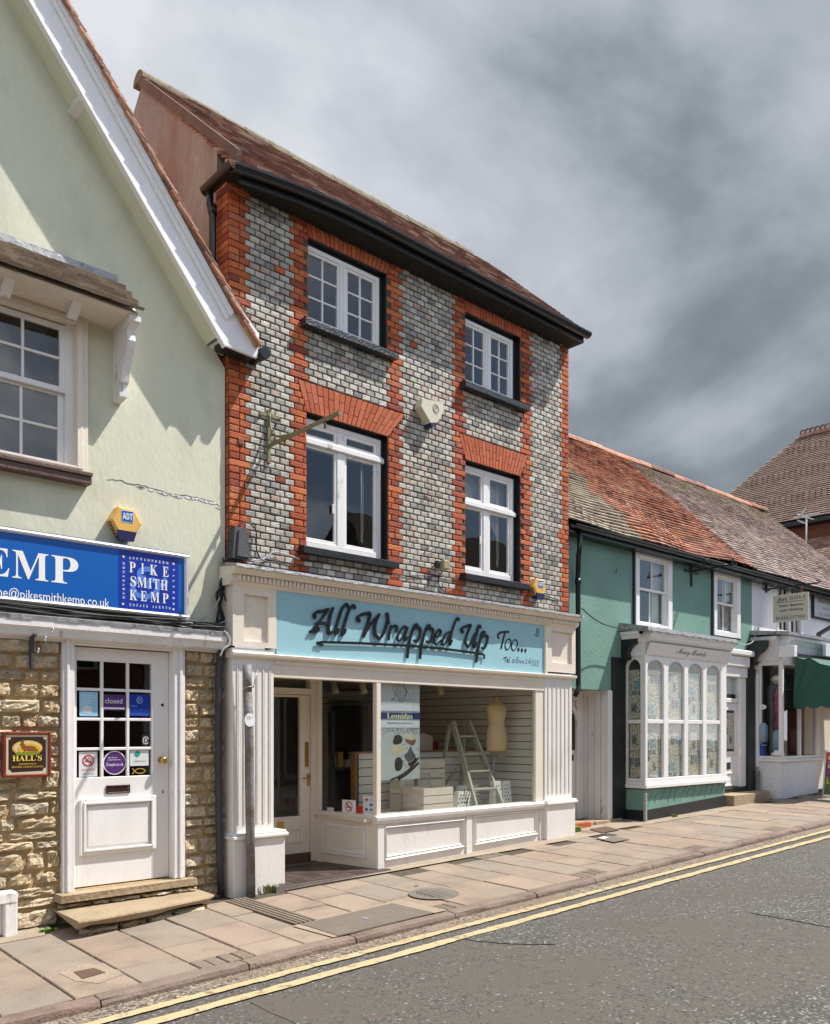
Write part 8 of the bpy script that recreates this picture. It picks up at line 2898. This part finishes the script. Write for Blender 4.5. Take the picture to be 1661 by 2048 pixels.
zT, zB = fzx(1580, 1188, XS), fzx(1580, 1243, XS)
one('board', m_signcream, lambda b: b.cbox(XS - .012, XS + .012, yB, yA, zB, zT, .003), gs)
one('hook', m_rust, lambda b: (b.tube([(XS, yA - .10, zT - .03), (XS, yA - .10, zS - .01)], .012, 6), b.tube([(XS, yB + .13, zT - .03), (XS, yB + .13, zS - .01)], .012, 6)), gs)
wS, hS = yA - yB, zT - zB
UL = (0, -1, 0)


def gst(s, kind, u, v, w, h, m_=m_pblack, sh=0.0):
    text(MATHS(s, kind) if kind else s, 'lettering', m_, gs, (XS - .012, yA - wS * u, zB + hS * v), UL, VZ, wS * w, hS * h, .002, shear=sh)


gst('fore', 'italic', .27, .82, .30, .20)
gst('GOLF', 'bsans', .70, .85, .46, .12, m_pgrey)
one('rule', m_pblack, lambda b: b.box(XS - .0145, XS - .0122, yA - wS * .92, yA - wS * .10, zB + hS * .715, zB + hS * .73), gs)
gst('Sales, Repairs', 'isans', .52, .58, .70, .115)
gst('and Clothing', 'isans', .52, .41, .66, .115)
gst('01844 217566', 'serif', .50, .15, .82, .115, m_pgrey)
# solicitor's board on the white wall
x0, x1 = fx(1628, 7.36), fx(1690, 7.36)
z1, z0 = fz(1630, 1184, 7.36), fz(1630, 1233, 7.36)
so_ = thing('wall_sign', 'pale grey solicitor sign in a black frame on the white wall', 'sign', ((x0 + x1) / 2, 7.36, z0))
one('frame', m_black, lambda b: b.frame(x0 - .03, x1 + .03, z0 - .03, z1 + .03, .035, 7.345, 7.40), so_)
one('panel', m_signgrey, lambda b: b.box(x0, x1, 7.36, 7.38, z0, z1), so_)
for s_, u, v, w, h in (('Stocker & Co', .50, .72, .78, .20), ('Solicitors', .50, .42, .44, .13), ('Tel: 01844 216995', .50, .16, .72, .11)):
    text(MATHS(s_, 'bsans') if v > .7 else s_, 'lettering', m_pgrey, so_, (x0 + (x1 - x0) * u, 7.36, z0 + (z1 - z0) * v), UX, VZ, (x1 - x0) * w, (z1 - z0) * h, .002)
# window of the white cottage behind the hanging sign
b = MB()
b.frame(w7[0], w7[1], w7[2], w7[3], .09, QY - .01, QY + .08)
mxw = (w7[0] + w7[1]) / 2
b.cbox(mxw - .05, mxw + .05, QY, QY + .07, w7[2] + .09, w7[3] - .09)
wn = b.build('window', m_white, wc)
for a, c in ((w7[0] + .09, mxw - .05), (mxw + .05, w7[1] - .09)):
    panes(wn, a, c, w7[2] + .09, w7[3] - .09, QY + .04, 2, 3, .03)
room(w7[0], w7[1], QY + .09, QY + 1.5, w7[2], w7[3], wc)
fl_ = thing('floodlight', 'small dark floodlight on the golf shop bay roof', 'lamp', (fx(1642, 7.2), 7.2, 3.5))
x = fx(1640, 7.2)
one('head', m_charcoal, lambda b: beam(b, (x, 7.25, 3.60), (x + .12, 6.98, 3.78), .10, .06), fl_)
one('stand', m_rust, lambda b: b.cbox(x - .03, x + .03, 7.18, 7.26, 3.46, 3.62), fl_)
one('box_sign', m_paper, lambda b: b.cbox(fx(1650, 6.66), fx(1650, 6.66) + 1.0, 6.64, 6.70, 3.07, 3.30, .006), None, label='white box sign on the front edge of the golf shop bay', cat='sign')
one('pavement_guard', m_postgrey, lambda b: b.cbox(15.10, 15.16, 7.27, 7.33, gz(15) - .02, gz(15) + .5, .006), None, label='short grey guard post at the foot of the black timber by the golf shop', cat='post')
for k in range(4):
    pts = catmull([(15.16 + .05 * k, QY - .02, 4.3 - .3 * (k > 1)), (15.14 + .04 * k, QY - .03, 3.9), (15.0 + .06 * k, QY - .02, 3.5)], 5)
one('cable', m_cablegrey, lambda b: b.tube(catmull([(14.35, 7.34, 3.26), (14.6, 7.3, 3.20), (14.9, 7.28, 3.28), (15.05, 7.3, 3.45), (15.3, 7.36, 3.52)], 5), .010, 6), None, label='grey cable drooping across the gap between the bay roofs', cat='cable')
# A-board on the pavement at the edge of the picture
ab = thing('pavement_sign', 'colourful A-board pavement sign outside the golf shop', 'sign', (15.7, 6.3, gz(15.7, 6.3)))
xa, ya_ = fx(1644, 6.35), 6.35
zg_ = gz(xa, 6.3)
def lean(u, v, d=0.0):
    """point on the leaning board facing down the street"""
    return (xa + .02 + v * .13 + d, ya_ - u * .55, zg_ + .06 + v * .82)
def lp(name, m_, u0, u1, v0, v1, d):
    b = MB()
    b.hexa([lean(u0, v0, d), lean(u1, v0, d), lean(u1, v0, d + .006), lean(u0, v0, d + .006), lean(u0, v1, d), lean(u1, v1, d), lean(u1, v1, d + .006), lean(u0, v1, d + .006)])
    return b.build(name, m_, ab)
lp('panel', m_aldel, 0, 1, 0, 1, .0)
lp('purple_band', m_purple, .05, .95, .42, .74, -.004)
lp('red_band', m_pred, .05, .95, .745, .96, -.004)
lp('green_band', mat('grass_print', (.08, .14, .03), .5, .3, 12), .05, .95, .04, .415, -.004)
vv = Vector((.13, 0, .82)).normalized()
for s_, v, m_, h in (('GOLF', .84, m_pyellow, .09), ('Gloves', .66, m_pyellow, .09), ('Hats', .52, m_pred, .09), ('Lessons', .33, m_pyellow, .09)):
    text(MATHS(s_, 'bsans'), 'lettering', m_, ab, lean(.5, v, -.006), UL, vv, .42, h, .004)
b = MB()
b.tube([lean(.02, -.05), lean(.02, 1.0)], .014, 6)
b.tube([lean(.98, -.05), lean(.98, 1.0)], .014, 6)
b.tube([(xa + .42, ya_ - .02, zg_), lean(.03, 1.0)], .012, 6)
b.tube([(xa + .42, ya_ - .53, zg_), lean(.97, 1.0)], .012, 6)
b.build('frame', m_aldel, ab)

# ---------------------------------------------------------------- big tiled house behind
hh_ = thing('tiled_house', 'tall brick house with a brown banded tile roof and crested ridge behind the cottages', 'house', (27, 12, 1))
Xe, Ze, Xr, Zr = 24.0, 7.6, 27.5, 11.1
Yh, Yn = 11.86, 4.0
b = MB()
b.quad((Xe + .3, 16, 0), (Xe + .3, 3, 0), (Xe + .3, 3, Ze + .1), (Xe + .3, 16, Ze + .1))
b.quad((Xe + .3, 14.2, 0), (Xe + .3, 14.2, Ze), (31, 14.2, Ze), (31, 14.2, 0))
b.build('wall', m_hazel, hh_)
rt = random.Random(5)
Lr = hypot(Xr - Xe, Zr - Ze)
sxr, szr = (Xr - Xe) / Lr, (Zr - Ze) / Lr
nxr, nzr = -szr, sxr
b = MB()
gau, tw = .112, .17
for k in range(int(Lr / gau)):
    s0 = k * gau
    s1 = s0 + gau + .02
    t_ = s0 / Lr
    yfar = 14.45 + (Yh - 14.45) * t_
    band = (k % 13) in (9, 10, 11, 12)
    y = yfar + (tw / 2 if k % 2 else 0) - .02
    while y > Yn:
        a, c = y, y - tw + .005
        h0, h1 = .030 + rt.uniform(-.003, .003), .002
        pt_ = lambda yy_, s, h: (Xe + sxr * s + nxr * h, yy_, Ze + szr * s + nzr * h)
        if band:
            m_ = (a + c) / 2
            v = [pt_(a, s0 + .03, h0), pt_((a + m_) / 2, s0 - .008, h0 + .004), pt_(m_, s0 - .02, h0 + .006), pt_((c + m_) / 2, s0 - .008, h0 + .004), pt_(c, s0 + .03, h0), pt_(c, s1, h1), pt_(a, s1, h1)]
            w = [pt_(a, s0 + .03, h0 - .018), pt_((a + m_) / 2, s0 - .008, h0 - .014), pt_(m_, s0 - .02, h0 - .012), pt_((c + m_) / 2, s0 - .008, h0 - .014), pt_(c, s0 + .03, h0 - .018)]
            b.add(v + w, [(0, 1, 2, 3, 4, 5, 6)] + [(7 + i, 8 + i, 1 + i, i) for i in range(4)])
        else:
            v = [pt_(a, s0, h0), pt_(c, s0, h0), pt_(c, s1, h1), pt_(a, s1, h1), pt_(a, s0, h0 - .018), pt_(c, s0, h0 - .018), pt_(a, s1, h1 - .018)]
            b.add(v, [(0, 1, 2, 3), (4, 5, 1, 0), (0, 3, 6, 4)])
        y -= tw
b.build('roof_tile_courses', m_tile_br, hh_, kind='stuff')
one('roof_deck', m_soffit, lambda b: (b.add([(Xe + .05, 14.40, Ze - .04), (Xe + .05, Yn, Ze - .04), (Xr, Yn, Zr - .06), (Xr, Yh, Zr - .06), (31, Yn, Ze), (31, 14.40, Ze)], [(0, 1, 2, 3), (3, 2, 4, 5), (0, 3, 5)])), hh_)
one('eaves_board', m_black, lambda b: b.box(Xe - .05, Xe + .32, Yn, 14.3, Ze - .16, Ze - .045), hh_)
b = MB()
y = Yh
while y > Yn:
    pts = [(Xr + .13 * cos(a), Zr - .06 + .13 * sin(a)) for a in [pi * i / 6 for i in range(7)]]
    b.prism(pts, 'y', y - .43, y - .01)
    y -= .44
b.build('ridge_course', m_tile_or, hh_)
y = Yh - .08
kk = 0
while y > Yh - 4.5:
    one('crest_ring', m_tile_dk, lambda b: b.tube([(Xr, y + .075 * cos(a), Zr + .13 + .075 * sin(a)) for a in [2 * pi * i / 12 for i in range(13)]], .028, 6), hh_)
    y -= .155
# lower dark tiled outbuilding roof with its brick wall
ob = thing('outbuilding', 'dark red tiled outbuilding between the white cottage and the tall house', 'building', (22.8, 11, 1))
b = MB()
Lr2 = hypot(2.2, 1.9)
for k in range(int(Lr2 / .11)):
    y = 15.0 + (k % 2) * .085
    while y > 5.5:
        s0 = k * .11
        lf_ = .05 * noise.noise((y * .7, s0, 2)) + rt.uniform(-.004, .004)
        pt_ = lambda yy_, s, h: (21.75 + 2.2 / Lr2 * s - 1.9 / Lr2 * h, yy_, 5.1 + 1.9 / Lr2 * s + 2.2 / Lr2 * h)
        b.add([pt_(y, s0, .03 + lf_), pt_(y - .165, s0, .03 + lf_), pt_(y - .165, s0 + .13, .004 + lf_), pt_(y, s0 + .13, .004 + lf_), pt_(y, s0, .008 + lf_), pt_(y - .165, s0, .008 + lf_)], [(0, 1, 2, 3), (4, 5, 1, 0)])
        y -= .17
b.build('roof_tile_courses', m_tile_dk, ob, kind='stuff')
one('roof_deck', m_soffit, lambda b: b.quad((21.8, 15, 5.05), (21.8, 5.5, 5.05), (23.98, 5.5, 6.94), (23.98, 15, 6.94)), ob)
one('wall', m_hazel, lambda b: b.box(21.95, 23.9, 6, 14.6, 0, 5.1), ob)
# aerials
for lab, px, py0_, py1_, Y, yag in (('grey yagi aerial on a pole at the end of the white cottage roof', 1613, 1097, 1030, 8.7, 0), ('flat grid aerial just showing above the cottage ridge', 1376, 985, 960, 10.5, 1)):
    x = fx(px, Y)
    zt_, zb__ = fz(px, py1_, Y), fz(px, py0_, Y)
    t = thing('aerial', lab, 'aerial', (x, Y, zb__))
    one('mast', m_aerial, lambda b: b.tube([(x, Y, zb__ - .2), (x, Y, zt_)], .022, 6), t)
    if not yag:
        one('element', m_aerial, lambda b: ([b.box(x - .20, x + .20, Y - .10 + .05 * i, Y - .09 + .05 * i, zt_ - .10 + .02 * i, zt_ - .085 + .02 * i) for i in range(5)], b.box(x - .012, x + .012, Y - .3, Y + .3, zt_ - .02, zt_ + .01), b.box(x - .19, x + .22, Y + .12, Y + .13, zt_ - .15, zt_ - .12), b.box(x - .19, x + .22, Y + .12, Y + .13, zt_ + .0, zt_ + .03),
                                              b.hexa([(x - .14, Y + .13, zt_ - .05), (x - .03, Y + .13, zt_ - .05), (x - .03, Y + .14, zt_ - .05), (x - .14, Y + .14, zt_ - .05), (x - .14, Y - .05, zt_ + .16), (x - .03, Y - .05, zt_ + .16), (x - .03, Y - .04, zt_ + .16), (x - .14, Y - .04, zt_ + .16)])), t)
    else:
        one('grid', m_aerial, lambda b: ([b.box(x - .17, x + .17, Y, Y + .008, zt_ - .02 - .045 * i, zt_ - .012 - .045 * i) for i in range(6)], b.box(x - .175, x - .16, Y, Y + .01, zt_ - .26, zt_), b.box(x + .16, x + .175, Y, Y + .01, zt_ - .26, zt_)), t)

# ---------------------------------------------------------------- houses on the other side of the street (seen in the panes)
for lab, x0, x1, ze, zr, m_ in (('brick house across the street with a steep dark roof', 2.0, 8.0, 4.6, 7.6, m_housebrick), ('lower white house across the street', 8.05, 15.5, 4.2, 6.6, m_whiterender), ('gabled house across the street', 15.6, 23, 5.0, 8.4, m_housebrick), ('pale house across the street on the left', -8, 1.9, 5.0, 8.0, m_palegreen)):
    t = thing('opposite_house', lab, 'house', ((x0 + x1) / 2, -5, 0))
    one('wall', m_, lambda b: b.box(x0, x1, -9, -3.0, -.3, ze), t)
    one('roof', m_houseroof, lambda b: b.prism([(-2.75, ze - .1), (-6, zr), (-9.25, ze - .1)][::-1], 'x', x0 - .02, x1 + .02), t)
    n = max(2, int((x1 - x0) / 2.4))
    for k in range(n):
        xc = x0 + (x1 - x0) * (k + .5) / n
        one('window', m_white, lambda b: b.frame(xc - .5, xc + .5, 2.9, 4.1, .08, -3.0, -2.95), t)
        one('window_glass', m_dark, lambda b: b.box(xc - .42, xc + .42, -2.995, -2.98, 2.98, 4.02), t)
